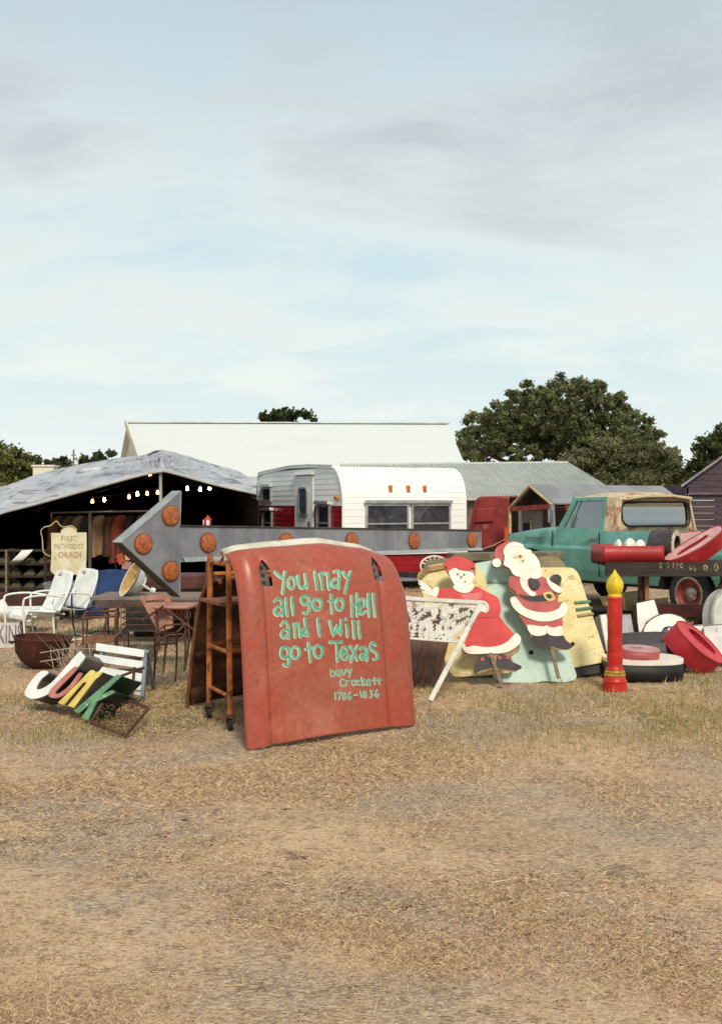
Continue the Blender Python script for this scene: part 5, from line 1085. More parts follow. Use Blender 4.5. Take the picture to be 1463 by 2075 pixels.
mb = MB(); cm.k += .003; mb.prism([FS.loop(corner([(1098, 1203), (1114, 1199), (1122, 1205), (1124, 1216), (1112, 1220), (1103, 1214)], 4)), FS.loop(corner([(1104, 1206), (1112, 1204), (1117, 1208), (1117, 1213), (1111, 1215), (1106, 1211)], 2))], FS, cm.k, cm.k - .006); obj('buckle', mb, M_pgold, cm.t, world=True)
cm.paint('sleeve_trim', [(1054, 1170), (1066, 1172), (1068, 1186), (1076, 1198), (1085, 1203), (1080, 1209), (1070, 1206), (1058, 1194), (1053, 1182)], M_pw)
cm.paint('sleeve_trim', [(1106, 1172), (1114, 1176), (1126, 1186), (1137, 1194), (1136, 1201), (1128, 1202), (1116, 1194), (1108, 1182)], M_pw)
cm.paint('beard', [(1020, 1118), (1024, 1106), (1038, 1101), (1054, 1104), (1064, 1114), (1074, 1116), (1076, 1122), (1084, 1128), (1092, 1142), (1094, 1158), (1096, 1168), (1086, 1174), (1074, 1173), (1062, 1178), (1056, 1172), (1040, 1166), (1030, 1152), (1020, 1146), (1021, 1132)], M_pw)
cm.paint('face', [(1032, 1126), (1046, 1120), (1060, 1124), (1064, 1134), (1054, 1142), (1042, 1142), (1034, 1136)], M_pskin)
cm.paint('hat', [(1000, 1128), (1004, 1112), (1018, 1102), (1034, 1097), (1048, 1100), (1036, 1103), (1024, 1110), (1019, 1124), (1018, 1138), (1012, 1136), (1003, 1132)], M_pd)
cm.paint('hat_brim', [(1019, 1116), (1026, 1105), (1040, 1100), (1056, 1104), (1058, 1110), (1040, 1108), (1030, 1114), (1024, 1124), (1020, 1126)], M_pw)
cm.paint('pompom', ell(1005, 1142, 9, 9, 18), M_pw, raw=True)
cm.paint('nose', ell(1052, 1129, 4, 3, 12, .2), mat('cutout_nose', 'c86a5a'), raw=True); cm.paint('mouth', ell(1058, 1138, 2.4, 2, 10), mat('cutout_grey', '7c8088'), raw=True); cm.paint('cheek', ell(1043, 1130, 4, 2.4, 12), mat('cutout_cheek', 'e0b8a0', None, 9), raw=True)
cm.paint('mitten', [(1072, 1172), (1078, 1176), (1086, 1176), (1092, 1184), (1090, 1192), (1080, 1196), (1072, 1190), (1070, 1182)], M_pb); cm.paint('mitten', [(1112, 1174), (1118, 1167), (1128, 1166), (1135, 1172), (1134, 1182), (1128, 1184), (1118, 1180)], M_pb)
cm.stake((1116, 1312), (1131, 1376))
# bits behind the woman cutout
ov = thing('oval_ornament', 'white wire oval frame above the left yellow panel', 'wire frame', (P(878, 1140, 10.4).x, 10.4, 0)); FO = Plane((P(878, 1140, 10.4).x, 10.4, .9), (0, -1, .15))
mb = MB(); mb.tube([FO.at(*q) for q in ell(880, 1147, 28, 20, 30)], .009, 6, closed=True); obj('rim', mb, M_white, ov, world=True, smooth=True)
for i in range(7):
    a = math.pi * (1.1 + .8 * i / 6); mb = MB(); mb.tube([FO.at(880 + 8 * math.cos(a), 1147 + 8 * math.sin(a)), FO.at(880 + 27 * math.cos(a), 1147 + 19 * math.sin(a))], .007, 5); obj('spoke', mb, M_white, ov, world=True)
mb = MB(); a_ = FO.at(880, 1160); mb.tube([(a_.x, a_.y, 0), a_], .012, 6); obj('stem', mb, M_white, ov, world=True)
mb = MB(); mb.prism([FO.loop(corner([(853, 1158), (862, 1140), (905, 1136), (912, 1160), (895, 1170), (860, 1170)], 8))], FO, .28, .02); tag(obj('folded_blanket', mb, mat('grey_green_blanket', '7c7a62', '66624e', 7, rough=.95, spot=('8a5c44', 6, .58, .7)), bev=.03), 'grey green folded blanket on top of the left yellow panel', 'blanket')
pst = thing('plank_stack', 'stack of old grey planks behind the mint panel', 'planks', (P(975, 1130, 13).x, 13, 0))
for i in range(9):
    mb = MB(); a_ = P(940 + 3 * (i % 3), 1200, 13.0); mb.beam((a_.x - .2, 13 + .05 * (i % 2), .05 + i * .115), (a_.x + 1.15, 13.2, .06 + i * .115), .3, .09); obj('plank', mb, M_wood if i % 2 else mat('olive_plank', '7a7058', '625a46', 6), pst, world=True, bev=.006)
# ------------------------------------------------------------------ candle
cd = thing('plastic_candle', 'red plastic yard candle with yellow flame standing on the grass', 'candle', (2.195, 9.36, 0), .4)
M_cred2 = mat('candle_red', 'c42f1e', 'b0261a', 5, rough=.4, spot=('d2603c', 8, .6, .74), bump=.25, bs=25); M_cyel = mat('candle_yellow', 'dcc02a', 'c8a822', 6, rough=.4, bump=.3, bs=18, spot=('a87c1c', 12, .62, .74))
def wob(z): return 1 + .025 * math.sin(z * 23) + .015 * math.sin(z * 51)
mb = MB(); mb.lathe([(.105, -.01), (.108, .02), (.10, .05), (.105, .075), (.093, .09), (.09, .12)], 24); obj('base', mb, M_cred2, cd, smooth=True)
mb = MB(); mb.lathe([(.09, .118), (.094, .128), (.082, .14), (.088, .152), (.078, .165), (.08, .175)], 24); obj('base_ring', mb, mat('candle_gold', 'b08a34', '8e6a28', 9, rough=.5), cd, smooth=True)
mb = MB(); pr = [(.082, .174), (.07, .19)] + [(.0635 * wob(z_) + (.004 if z_ < .3 else 0), z_) for z_ in [.2 + .58 * i / 30 for i in range(31)]] + [(.066, .79), (.055, .805), (.03, .81)]; mb.lathe(pr, 24); obj('wax_body', mb, M_cred2, cd, smooth=True)
mb = MB(); mb.lathe([(.058, .80), (.06, .815), (.05, .825)], 20); obj('flame_collar', mb, M_cyel, cd, smooth=True)
mb = MB(); mb.lathe([(.05, .82), (.066, .85), (.075, .885), (.073, .92), (.058, .955), (.036, .985), (.017, 1.01), (.008, 1.03), (.001, 1.036)], 24); obj('flame', mb, M_cyel, cd, smooth=True)

# ------------------------------------------------------------------ letter pile on the right
M_lred = mat('sign_red', 'a8272a', '96201f', 4, rough=.45, spot=('c04a44', 5, .58, .72), fine=.06); M_lredface = mat('sign_pink_face', 'c09a96', 'b08480', 6, rough=.55, spot=('a85850', 8, .60, .72)); M_lredface2 = mat('sign_red_face', 'c0484a', 'b03c3e', 6, rough=.5)
def letter(name, fr, loops, depth, mf, ms, label, cat='sign letter', group=None, bev=.004, lip=True):
    lp = [fr.loop(l) for l in loops]; cx_ = sum(q[0] for q in lp[0]) / len(lp[0]); cy_ = sum(q[1] for q in lp[0]) / len(lp[0]); b = fr.w(cx_, cy_); t = thing(name, label, cat, (b.x, b.y, max(0, b.z - .3) * 0), 0, group)
    mb = MB(); mb.prism(lp, fr, 0, -.01); obj('face', mb, mf, t, world=True)
    mb = MB(); mb.prism(lp, fr, -.0101, -depth, caps=(0, 1)); obj('return', mb, ms, t, world=True, smooth=True, ang=40)
    if lip:
        for l in lp:
            mb = MB(); mb.tube([fr.w(q[0], q[1], .002) for q in l], .006, 5, closed=True); obj('trim_edge', mb, ms, t, world=True, smooth=True)
    return t
# display platform with worn signboard along its front
YP = 11.3
pf = thing('display_platform', 'old timber platform with a black lettered signboard along its front', 'platform', (P(1400, 1168, YP).x, YP, 0))
xa_, xb_ = P(1226, 1150, YP).x, P(1600, 1150, YP).x; z1_, z0_ = P(0, 1139, YP).z, P(0, 1168, YP).z
mb = MB(); mb.box(((xa_ + xb_) / 2, YP, (z0_ + z1_) / 2), (xb_ - xa_, .05, z1_ - z0_)); sgn = obj('signboard', mb, mat('black_signboard', '3a302a', '2a231f', 6, rough=.7, stretch=(.6, 1, 6), spot=('57493c', 7, .58, .7)), pf, world=True, bev=.003)
for i in range(4):
    mb = MB(); mb.box(((xa_ + xb_) / 2 + .02, YP + .12 + i * .19, z1_ - .03), (xb_ - xa_, .18, .035)); obj('deck_board', mb, M_wooddark, pf, world=True)
M_ylet = mat('worn_yellow_letter', '9a8c5a', '6e6244', 22, rough=.8, spot=[('3a302a', 30, .46, .58), ('b8aa70', 18, .6, .7)])
for (x0, w_, y0, h_) in ((1338, 6, 1140, 12), (1351, 8, 1139, 14), (1363, 4, 1140, 11), (1371, 4, 1141, 12), (1380, 8, 1140, 12), (1398, 6, 1144, 12), (1406, 6, 1146, 13), (1428, 10, 1144, 13), (1450, 10, 1141, 17)):
    mb = MB(); a = P(x0 - w_ / 2, y0 + h_, YP - .027); b = P(x0 + w_ / 2, y0, YP - .027); c_ = (a + b) / 2
    class LP_:
        @staticmethod
        def w(u, v, k=0.0): return Vector((c_.x + u, YP - .0265 - k, c_.z + v))
    hw_, hh_ = (b.x - a.x) / 2, (b.z - a.z) / 2; mb.prism([ell(0, 0, hw_ * 1.1, hh_, 14), ell(0, 0, hw_ * .35, hh_ * .45, 10)] if w_ > 5 else [[(-hw_, -hh_), (hw_, -hh_ * .9), (hw_, hh_), (-hw_ * .8, hh_)]], LP_, .003, .0)
    q_ = obj('lettering', mb, M_ylet, pf, world=True); q_.parent = sgn
for px_ in (1303, 1470, 1590):
    mb = MB(); a = P(px_, 1168, YP + .2); mb.box((a.x, YP + .2, z0_ / 2), (.10, .10, z0_ + .02)); obj('post', mb, mat('red_brown_beam', '4a2a1e'), pf, world=True, bev=.006)
mb = MB(); a = P(1309, 1168, YP + .13); mb.box((a.x, YP + .12, z0_ / 2), (.04, .05, z0_)); obj('post', mb, mat('tan_post', '9a6a40', '7e5432', 7), pf, world=True)
mb = MB(); mb.box((P(1400, 1235, YP + .3).x, YP + .3, P(0, 1237, YP + .3).z), (1.05, .08, .13)); obj('cross_rail', mb, mat('dark_red_beam', '4e1c18', '3e1614', 5), pf, world=True)
mb = MB(); mb.beam(P(1478, 1170, YP + .1), P(1385, 1312, YP - .15), .07, .09); obj('brace', mb, mat('red_brown_beam', '4a2a1e'), pf, world=True)
# red tray letter on the platform
zt_ = z1_ + .003
def flat_letter(name, cx, cy, z, rx, ry, h, tilt, yaw, mf, ms, label, hole=None, n_=36, rec=-.012, group='red sign letters', sup=2.0, cat='sign letter'):
    t = thing(name, label, cat, (cx, cy, z), 0, group); R = Matrix.Translation((0, 0, 0)) @ Matrix.Rotation(yaw, 4, 'Z') @ Matrix.Rotation(tilt[0], 4, 'X') @ Matrix.Rotation(tilt[1], 4, 'Y')
    def se(rx_, ry_): return [(rx_ * math.copysign(abs(math.cos(a)) ** (2 / sup), math.cos(a)), ry_ * math.copysign(abs(math.sin(a)) ** (2 / sup), math.sin(a))) for a in [2 * math.pi * i / n_ for i in range(n_)]]
    class F_:
        @staticmethod
        def w(u, v, k=0.0): return R @ Vector((u, v, h + k))
    loops = [se(rx, ry)] + ([[(p_[0] + hole[2], p_[1] + hole[3]) for p_ in se(hole[0], hole[1])]] if hole else [])
    mb = MB(); mb.prism(loops, F_, rec, rec - .035); obj('face', mb, mf, t)
    mb = MB(); mb.prism(loops, F_, 0, -h, caps=(0, 0)); obj('return', mb, ms, t, smooth=True, solid=.006)
    if hole:
        mb = MB(); mb.prism([loops[0]], F_, -h + .02, -h); obj('back_plate', mb, ms, t)
    return t
flat_letter('red_letter_tray', P(1269, 1139, YP + .25).x, YP + .25, zt_, .325, .26, .165, (0, 0), .05, M_lredface2, M_lred, 'red letter lying flat on the left end of the platform', sup=24)
for i, (px_, w_, h_) in enumerate(((1252, .07, .05), (1275, .10, .06), (1296, .09, .045), (1320, .07, .07), (1333, .05, .06))):
    c_ = P(px_, 1106, YP + .3); mb = MB(); mb.grid(lambda u, v: Vector((c_.x, YP + .3, zt_ + .15)) + Vector((w_ * .62 * math.sin(math.pi * v) * math.cos(6.2832 * u) * (1 + .2 * math.sin(u * 19 + i)), .06 * math.sin(math.pi * v) * math.sin(6.2832 * u), (h_ + .02) * -math.cos(math.pi * v) * (1 + .15 * math.sin(u * 12.566 + i)))), 14, 8)
    tag(obj('plaster_piece', mb, M_white, smooth=True), ['rounded white plaster piece at the left end inside the red letter', 'widest white plaster piece inside the red letter, left of middle', 'low white plaster piece inside the red letter, right of middle', 'tall white plaster piece inside the red letter', 'white plaster piece in the red letter beside the black drum'][i], 'plaster piece', 'plaster pieces in the red letter')
# drum standing on edge
dm = thing('paint_drum', 'dark drum with worn white rim lying on the platform', 'drum', (P(1345, 1102, YP + .3).x, YP + .3, zt_))
Md = Matrix.Translation((.01, .02, .165)) @ Matrix.Rotation(.95, 4, 'Z') @ Matrix.Rotation(math.pi / 2 , 4, 'X')
mb = MB(); mb.lathe([(.16, -.13), (.165, -.12), (.16, 0), (.165, .12), (.158, .13), (.10, .13), (.10, -.11)], 30, Md, (1, 1)); obj('shell', mb, mat('drum_grey', '4a4446', '3a3436', 7, rough=.6, spot=('6a6464', 14, .62, .7)), dm, smooth=True)
mb = MB(); mb.lathe([(.105, .131), (.105, .140), (.155, .140), (.162, .131)], 30, Md, (0, 0)); obj('rim', mb, mat('drum_rim', 'cfc8ba', 'b0a48e', 12, rough=.6, spot=('6a5c50', 14, .58, .68)), dm, smooth=True)
# tilted red O on the platform
FO1 = Plane(P(1400, 1110, YP + .1), (-.30, -.45, .85)); letter('red_letter_o', FO1, [spline([(1346, 1134), (1352, 1124), (1385, 1100), (1425, 1078), (1452, 1066), (1462, 1069), (1458, 1080), (1430, 1102), (1395, 1122), (1362, 1135)], 4), spline([(1373, 1122), (1388, 1111), (1415, 1095), (1430, 1085), (1432, 1088), (1415, 1101), (1390, 1116), (1376, 1124)], 4)], .19, M_lredface, M_lred, 'tilted red letter O with pinkish face at the platform right end', group='red sign letters')
FO2 = Plane(P(1400, 1080, YP + .5), (-.1, -.8, .6)); letter('red_letter_c', FO2, [corner([(1372, 1106), (1376, 1080), (1420, 1075), (1425, 1084), (1400, 1092), (1385, 1110)], 5)], .06, M_lredface, M_lred, 'pale pink letter leaning behind the tilted red letter O', group='red sign letters')
# lower pile
flat_letter('oval_letter', P(1302, 1360, 10.0).x, 10.02, 0, .365, .24, .15, (.04, .01), .08, mat('white_letter_face', 'e8e4d8', 'dcd6c8', 5, rough=.5, spot=('b0a48c', 9, .64, .74)), M_black, 'white topped oval letter with black sides lying on the grass', rec=.035, group='white sign letters', sup=2.6)
flat_letter('red_letter_d', P(1293, 1345, 10.0).x, 9.98, .14, .175, .13, .13, (.12, .05), .0, mat('sign_pink_face', 'c09a96'), mat('sign_dull_red', 'a2504c', '94423e', 5, rough=.5), 'round red letter with a hole lying on the white oval letter', hole=(.055, .03, -.03, .01), rec=.006, sup=2.4)
flat_letter('dark_ring_letter', P(1312, 1330, 10.55).x, 10.6, .0, .37, .25, .30, (.1, -.05), -.08, mat('dark_face', '4c4648', None, 5), mat('dark_return', '4a4446', '3c3638', 6, rough=.6), 'dark grey round letter lying behind the white oval letter', group='white sign letters', sup=2.3)
FR = Plane(P(1415, 1310, 10.2), (.52, -.50, .69)); letter('red_letter_o', FR, [spline([(1370, 1262), (1384, 1260), (1412, 1276), (1442, 1304), (1462, 1330), (1464, 1342), (1452, 1342), (1425, 1326), (1396, 1300), (1376, 1278)], 4), spline([(1394, 1274), (1408, 1280), (1430, 1300), (1446, 1318), (1448, 1326), (1434, 1316), (1412, 1298), (1398, 1284)], 4)], .20, M_lredface2, mat('sign_bright_red', 'b83038', 'a4262c', 4, rough=.45, spot=('cc5a58', 5, .6, .74)), 'red letter O leaning on the white letters at the right', group='red sign letters')
M_lw = mat('white_letter_face', 'e8e4d8'); M_lws = mat('letter_side_grey', '9a9898', '86827e', 6, rough=.5); M_brown = mat('letter_side_brown', '4e3a32', '3c2c26', 6, rough=.7)
FC = Plane(P(1350, 1290, 10.95), (-.1, -.86, .5)); letter('white_letter_c', FC, [spline([(1305, 1312), (1301, 1290), (1308, 1265), (1330, 1248), (1355, 1243), (1380, 1250), (1392, 1262), (1400, 1275), (1372, 1272), (1356, 1270), (1344, 1274), (1338, 1290), (1340, 1303), (1360, 1306), (1358, 1318), (1330, 1318)], 4)], .16, M_lw, M_brown, 'round white letter C leaning in the pile of letters', group='white sign letters')
FE_ = Plane(P(1290, 1250, 11.15), (.15, -.90, .4)); letter('white_letter_e', FE_, [[(1288, 1222), (1325, 1214), (1335, 1245), (1322, 1252), (1308, 1262), (1304, 1290), (1302, 1312), (1296, 1300), (1290, 1260)]], .10, M_lw, M_brown, 'white letter with brown sides standing behind the white letter C', group='white sign letters')
FI = Plane(P(1258, 1270, 11.0), (-.25, -.9, .3)); letter('white_letter_i', FI, [[(1226, 1245), (1278, 1244), (1286, 1290), (1240, 1292)]], .14, mat('letter_face_grey', 'b4b4b6', 'a2a2a6', 5, rough=.5), M_brown, 'grey white square letter behind the candle', group='white sign letters')
FL = Plane(P(1222, 1280, 10.6), (.35, -.85, .4)); letter('white_letter_l', FL, [[(1214, 1246), (1228, 1244), (1242, 1300), (1238, 1322), (1228, 1320)]], .09, M_lw, M_lws, 'narrow white letter between yellow panel and candle', group='white sign letters')
FT = Plane(P(1380, 1290, 10.8), (.1, -.95, .3)); letter('white_letter_t', FT, [[(1352, 1272), (1425, 1266), (1428, 1296), (1395, 1312), (1350, 1312)]], .12, M_lw, M_lws, 'white letter behind the leaning red letter O', group='white sign letters')
FB = Plane(P(1440, 1300, 10.7), (-.3, -.9, .3)); letter('white_letter_h', FB, [[(1424, 1268), (1500, 1262), (1500, 1345), (1448, 1330), (1428, 1300)]], .15, mat('white_letter_spotted', 'e0ddd6', 'd0ccc4', 5, spot=('8a7468', 8, .62, .7)), M_lws, 'spotted white letter at the right edge', group='white sign letters')
tk = thing('round_tank', 'pale round tank end beside the platform brace at right edge', 'tank', (P(1492, 1250, 11.0).x, 11.0, 0)); ct = P(1492, 1258, 11.0)
Mt = Matrix.Translation((0, 0, ct.z)) @ Matrix.Rotation(.5, 4, 'Z') @ Matrix.Rotation(math.pi / 2 - .2, 4, 'X')
mb = MB(); mb.lathe([(.001, .04), (.14, .036), (.27, .022), (.33, .0), (.345, -.02), (.345, -.13)], 40, Mt, (0, 1)); obj('shell', mb, mat('pale_grey_enamel', 'c2c2b6', 'aeb0a4', 4, rough=.45, spot=('8c8c80', 5, .6, .74)), tk, smooth=True)
mb = MB(); mb.lathe([(.336, .012), (.356, .004), (.356, -.03), (.34, -.035)], 40, Mt, (0, 0)); obj('rim', mb, mat('grey_rim', '96968e', None, 6), tk, smooth=True)
mb = MB(); mb.box((0, .1, (ct.z - .33) / 2), (.5, .3, max(.03, ct.z - .33))); obj('stand', mb, M_wooddark, tk)
for i, (pts_, Y_, nm) in enumerate((([(1218, 1208), (1256, 1205), (1264, 1222), (1228, 1227)], 11.6, 'pale lumber offcut left of the candle flame'), ([(1262, 1200), (1296, 1196), (1300, 1232), (1270, 1250)], 11.8, 'pale board just right of the candle flame'), ([(1322, 1214), (1354, 1210), (1354, 1227), (1326, 1228)], 11.7, 'pale lumber offcut beside the white letters'))):
    FQ = Plane(P(pts_[0][0], pts_[2][1], Y_), (.1, -.95, .3)); lp = FQ.loop(pts_); b = FQ.w(*lp[2]); mb = MB(); mb.prism([lp], FQ, 0, -.08); o = obj('lumber_offcut', mb, M_woodpale, bev=.005); tag(o, nm, 'lumber', 'pale lumber offcuts')
lum = thing('lumber_bearer', 'dark timber bearer under the pale lumber offcuts', 'timber', (P(1270, 1230, 11.8).x, 11.8, 0))
mb = MB(); mb.box((P(1285, 1230, 11.8).x, 11.9, .22), (1.1, .25, .44)); obj('bearer', mb, M_wooddark, lum, world=True, bev=.01)
mb = MB(); mb.box((P(1222, 1340, 10.3).x, 10.3, .07), (.16, .12, .16), Matrix.Rotation(.4, 3, 'Z')); tag(obj('wood_block', mb, M_woodpale, bev=.006), 'pale wood block beside the candle base', 'block')

# ------------------------------------------------------------------ left wares: junk letters, bench, grille
J0 = P(60, 1425, 8.35); FJ = Plane(J0, (-.55, -.75, .37))
JS = spline([(160, 1322), (166, 1324), (172, 1332), (158, 1352), (130, 1385), (95, 1408), (70, 1416), (55, 1412), (51, 1404), (58, 1388), (74, 1368), (84, 1360), (96, 1360), (96, 1366), (84, 1376), (76, 1388), (74, 1396), (84, 1396), (104, 1384), (130, 1356)], 3)
M_js = mat('junk_side', '6e6660', '5a524c', 6, rough=.6)
letter('junk_letter_j', FJ, [JS], .20, mat('junk_white', 'eeeee8', 'e0e2da', 6, rough=.5), M_js, 'white channel letter J at left of the tilted letter row', group='tilted letters in the grass', lip=False)
FU = Plane(J0 + FJ.n * .012, FJ.n); US = spline([(150, 1352), (156, 1356), (136, 1378), (118, 1396), (112, 1405), (122, 1404), (142, 1388), (160, 1364), (166, 1368), (146, 1394), (124, 1412), (106, 1414), (99, 1408), (104, 1396), (122, 1378)], 3)
letter('junk_letter_u', FU, [US], .20, mat('junk_pink', 'bf7e72', 'b06e62', 6, rough=.5), mat('junk_dark_side', '2c2224', '241c1e', 6), 'salmon pink channel letter U between the white and yellow letters', group='tilted letters in the grass', lip=False)
NSH = [(118, 1424), (184, 1358), (190, 1358), (194, 1364), (200, 1360), (208, 1362), (200, 1372), (192, 1378), (150, 1434), (138, 1430), (176, 1384), (174, 1382), (168, 1384), (130, 1428)]
letter('junk_letter_n', Plane(J0 + FJ.n * .005, FJ.n), [NSH], .20, mat('junk_yellow', 'e2cc70', 'd4ba5c', 6, rough=.5), M_js, 'yellow channel letter N between pink and green letters', group='tilted letters in the grass', lip=False)
KSH = [(150, 1440), (238, 1366), (246, 1370), (206, 1408), (228, 1398), (234, 1403), (196, 1422), (178, 1460), (166, 1454), (186, 1424), (160, 1446)]
letter('junk_letter_k', Plane(J0 + FJ.n * .01, FJ.n), [KSH], .22, mat('junk_green_face', '6f9a74', '5c8664', 6, rough=.45, spot=('a8c4a4', 9, .58, .7)), mat('junk_green_side', '20402c', '1a3324', 6, rough=.45), 'dark green channel letter K at right of the tilted letter row', group='tilted letters in the grass', lip=False)
# white slatted bench back
FBk = Plane(P(245, 1405, 8.75), (-.08, -.93, .36)); bn = thing('slatted_bench', 'white slatted bench lying on its back behind the tilted letters', 'bench', (P(245, 1400, 8.75).x, 8.8, 0))
M_bs = mat('bench_white', 'e2e4de', 'd4d8d2', 6, rough=.55, spot=('8a949a', 14, .68, .74))
for (a, b, c_, d_) in (((197, 1304), (295, 1318), (293, 1333), (196, 1319)), ((193, 1326), (292, 1341), (290, 1356), (191, 1341)), ((190, 1349), (290, 1366), (288, 1382), (188, 1365)), ((200, 1374), (288, 1388), (287, 1400), (200, 1388)), ((215, 1395), (287, 1403), (286, 1410), (216, 1404))):
    mb = MB(); mb.prism([FBk.loop([a, b, c_, d_])], FBk, .02, 0); obj('slat', mb, M_bs, bn, world=True, bev=.003)
for pts_ in ([(293, 1314), (299, 1316), (292, 1411), (285, 1411)], [(205, 1304), (211, 1305), (204, 1392), (198, 1390)]):
    mb = MB(); mb.prism([FBk.loop(pts_)], FBk, -.001, -.035); obj('side_rail', mb, mat('blue_grey_rail', '7c8a94', '6a7680', 6), bn, world=True)
mb = MB(); mb.beam(FBk.at(298, 1320), P(312, 1395, 9.4), .03, .03); obj('back_leg', mb, mat('blue_grey_rail', '7c8a94'), bn, world=True)
# rusty grille and rod in front of the letters
FGr = Plane(G(250, 1486, .02), (-.05, -.22, .97)); gr = thing('rusty_grille', 'rusty ornamental iron grille lying at right of the green letter', 'grille', tuple(G(250, 1484)))
corners_ = [(222, 1408), (302, 1438), (255, 1494), (185, 1468)]
for i in range(4):
    mb = MB(); mb.beam(FGr.at(*corners_[i]) + Vector((0, 0, .012)), FGr.at(*corners_[(i + 1) % 4]) + Vector((0, 0, .012)), .014, .022); obj('frame_bar', mb, M_rustiron, gr, world=True)
def gb(s, t): return tuple((Vector(corners_[0]) * (1 - s) + Vector(corners_[1]) * s) * (1 - t) + (Vector(corners_[3]) * (1 - s) + Vector(corners_[2]) * s) * t)
for i in range(6):
    for j in range(4):
        mb = MB(); c_ = ((i + .5) / 6, (j + .5) / 4); pts_ = []
        for k in range(16): a = k / 15 * 5.2 + i * 1.7 + j; r = .09 * (1 - k / 22); pts_.append(FGr.at(*gb(c_[0] + r * math.cos(a), c_[1] + r * 1.2 * math.sin(a))) + Vector((0, 0, .012)))
        mb.tube(pts_, .0055, 5); obj('scroll', mb, M_rustiron, gr, world=True)
rd = thing('iron_bracket', 'rusty iron bracket sticking up behind the green letter', 'bracket', tuple(P(268, 1412, 8.5)))
rd.location.z = 0
mb = MB(); mb.tube([P(246, 1370, 8.55), P(285, 1355, 8.5), P(293, 1353, 8.5)], .011, 6); obj('arm', mb, M_rustiron, rd, world=True)
mb = MB(); q = P(273, 1352, 8.5); mb.tube([q, P(268, 1412, 8.5), (P(268, 1412, 8.5).x, 8.5, 0)], .012, 6); obj('upright', mb, M_rustiron, rd, world=True)
# rusty cauldron
kd = thing('rusty_cauldron', 'dark rust brown half round cauldron on the grass at left', 'cauldron', tuple(G(84, 1352)))
kc = G(84, 1352); rk = (140 - 27) / 2 / FPX * kc.y; hk_ = P(0, 1290, kc.y).z
Mk = Matrix.Rotation(.06, 4, 'Y')
mb = MB(); mb.lathe([(.001, .0), (rk * .45, .005), (rk * .72, .06), (rk * .92, .15), (rk * .98, hk_ - .03), (rk * 1.03, hk_ - .012), (rk * 1.03, hk_), (rk * .95, hk_), (rk * .9, .16), (rk * .6, .05), (.001, .03)], 40, Mk); obj('bowl', mb, mat('cauldron_rust', '4c2618', '3a1c12', 6, rough=.8, bump=.2, bs=30, spot=('6a3a22', 9, .58, .7)), kd, smooth=True)
for s_ in (1, -1):
    mb = MB(); mb.tube([(s_ * rk * .98, -.05, hk_ - .06), (s_ * (rk + .04), 0, hk_ - .05), (s_ * rk * .98, .05, hk_ - .06)], .012, 6); obj('lug', mb, M_rustbrown, kd, smooth=True)
# white wire rack by the J
wr = thing('wire_rack', 'bent white wire rack between cauldron and white letter', 'wire rack', tuple(G(150, 1372)))
for i in range(7):
    mb = MB(); mb.tube([P(103 + i * 13, 1316 - i * 1.5, 9.6), P(106 + i * 13 + 5 * math.sin(i * 2.1), 1338, 9.4), P(112 + i * 12 + 6 * math.sin(i * 1.3), 1362, 9.2)], .0035, 5); obj('wire', mb, mat('wire_grey', 'a39c90', '857d70', 9), wr, world=True)
for (y_, Y_) in ((1318, 9.6), (1336, 9.4), (1362, 9.2)):
    mb = MB(); mb.tube([P(82, y_ + 5, Y_), P(140, y_ - 4, Y_), P(195, y_ - 3, Y_)], .005, 5); obj('rail', mb, mat('wire_grey', 'a39c90'), wr, world=True)
# dry brush behind
br_ = MB()
rb_ = random.Random(9)
for i in range(70):
    a = P(140 + rb_.random() * 60, 1350, 10.0 + rb_.random() * .5); a.z = .0; d = Vector((rb_.uniform(-.35, .35), rb_.uniform(-.15, .15), rb_.uniform(.15, .42))); br_.tube([a, a + d * .5 + Vector((rb_.uniform(-.05, .05), 0, 0)), a + d], [.005, .004, .002], 4)
o = obj('dry_brush', br_, mat('dry_twig', '8a6a4c', '6e543c', 9)); o['kind'] = 'stuff'; tag(o, 'tangle of dry brown twigs behind the white wire rack', 'brush')
# pale hollow log
lg = thing('hollow_log', 'pale weathered hollow log behind the white slatted bench', 'log', tuple(G(268, 1345)))
def logp(u, v):
    q = P(222, 1325, 9.6).lerp(P(306, 1318, 9.5), u); a = math.pi * (.95 * v) + math.pi * .95; r = .11 + .02 * math.sin(u * 5) + (.06 * max(0, u - .85) / .15)
    return q + Vector((0, math.cos(a) * r * .9, math.sin(a) * r + .03 + .02 * math.sin(u * 9)))
mb = MB(); mb.grid(logp, 30, 16); obj('shell', mb, mat('pale_log', 'a08c72', '86745e', 6, rough=.85, stretch=(3, 8, 8), bump=.4, bs=20), lg, smooth=True, solid=.03, world=True)
mb = MB(); mb.box((P(265, 1335, 9.6).x, 9.6, .06), (.3, .12, .14)); obj('chock', mb, M_wood, lg, world=True)

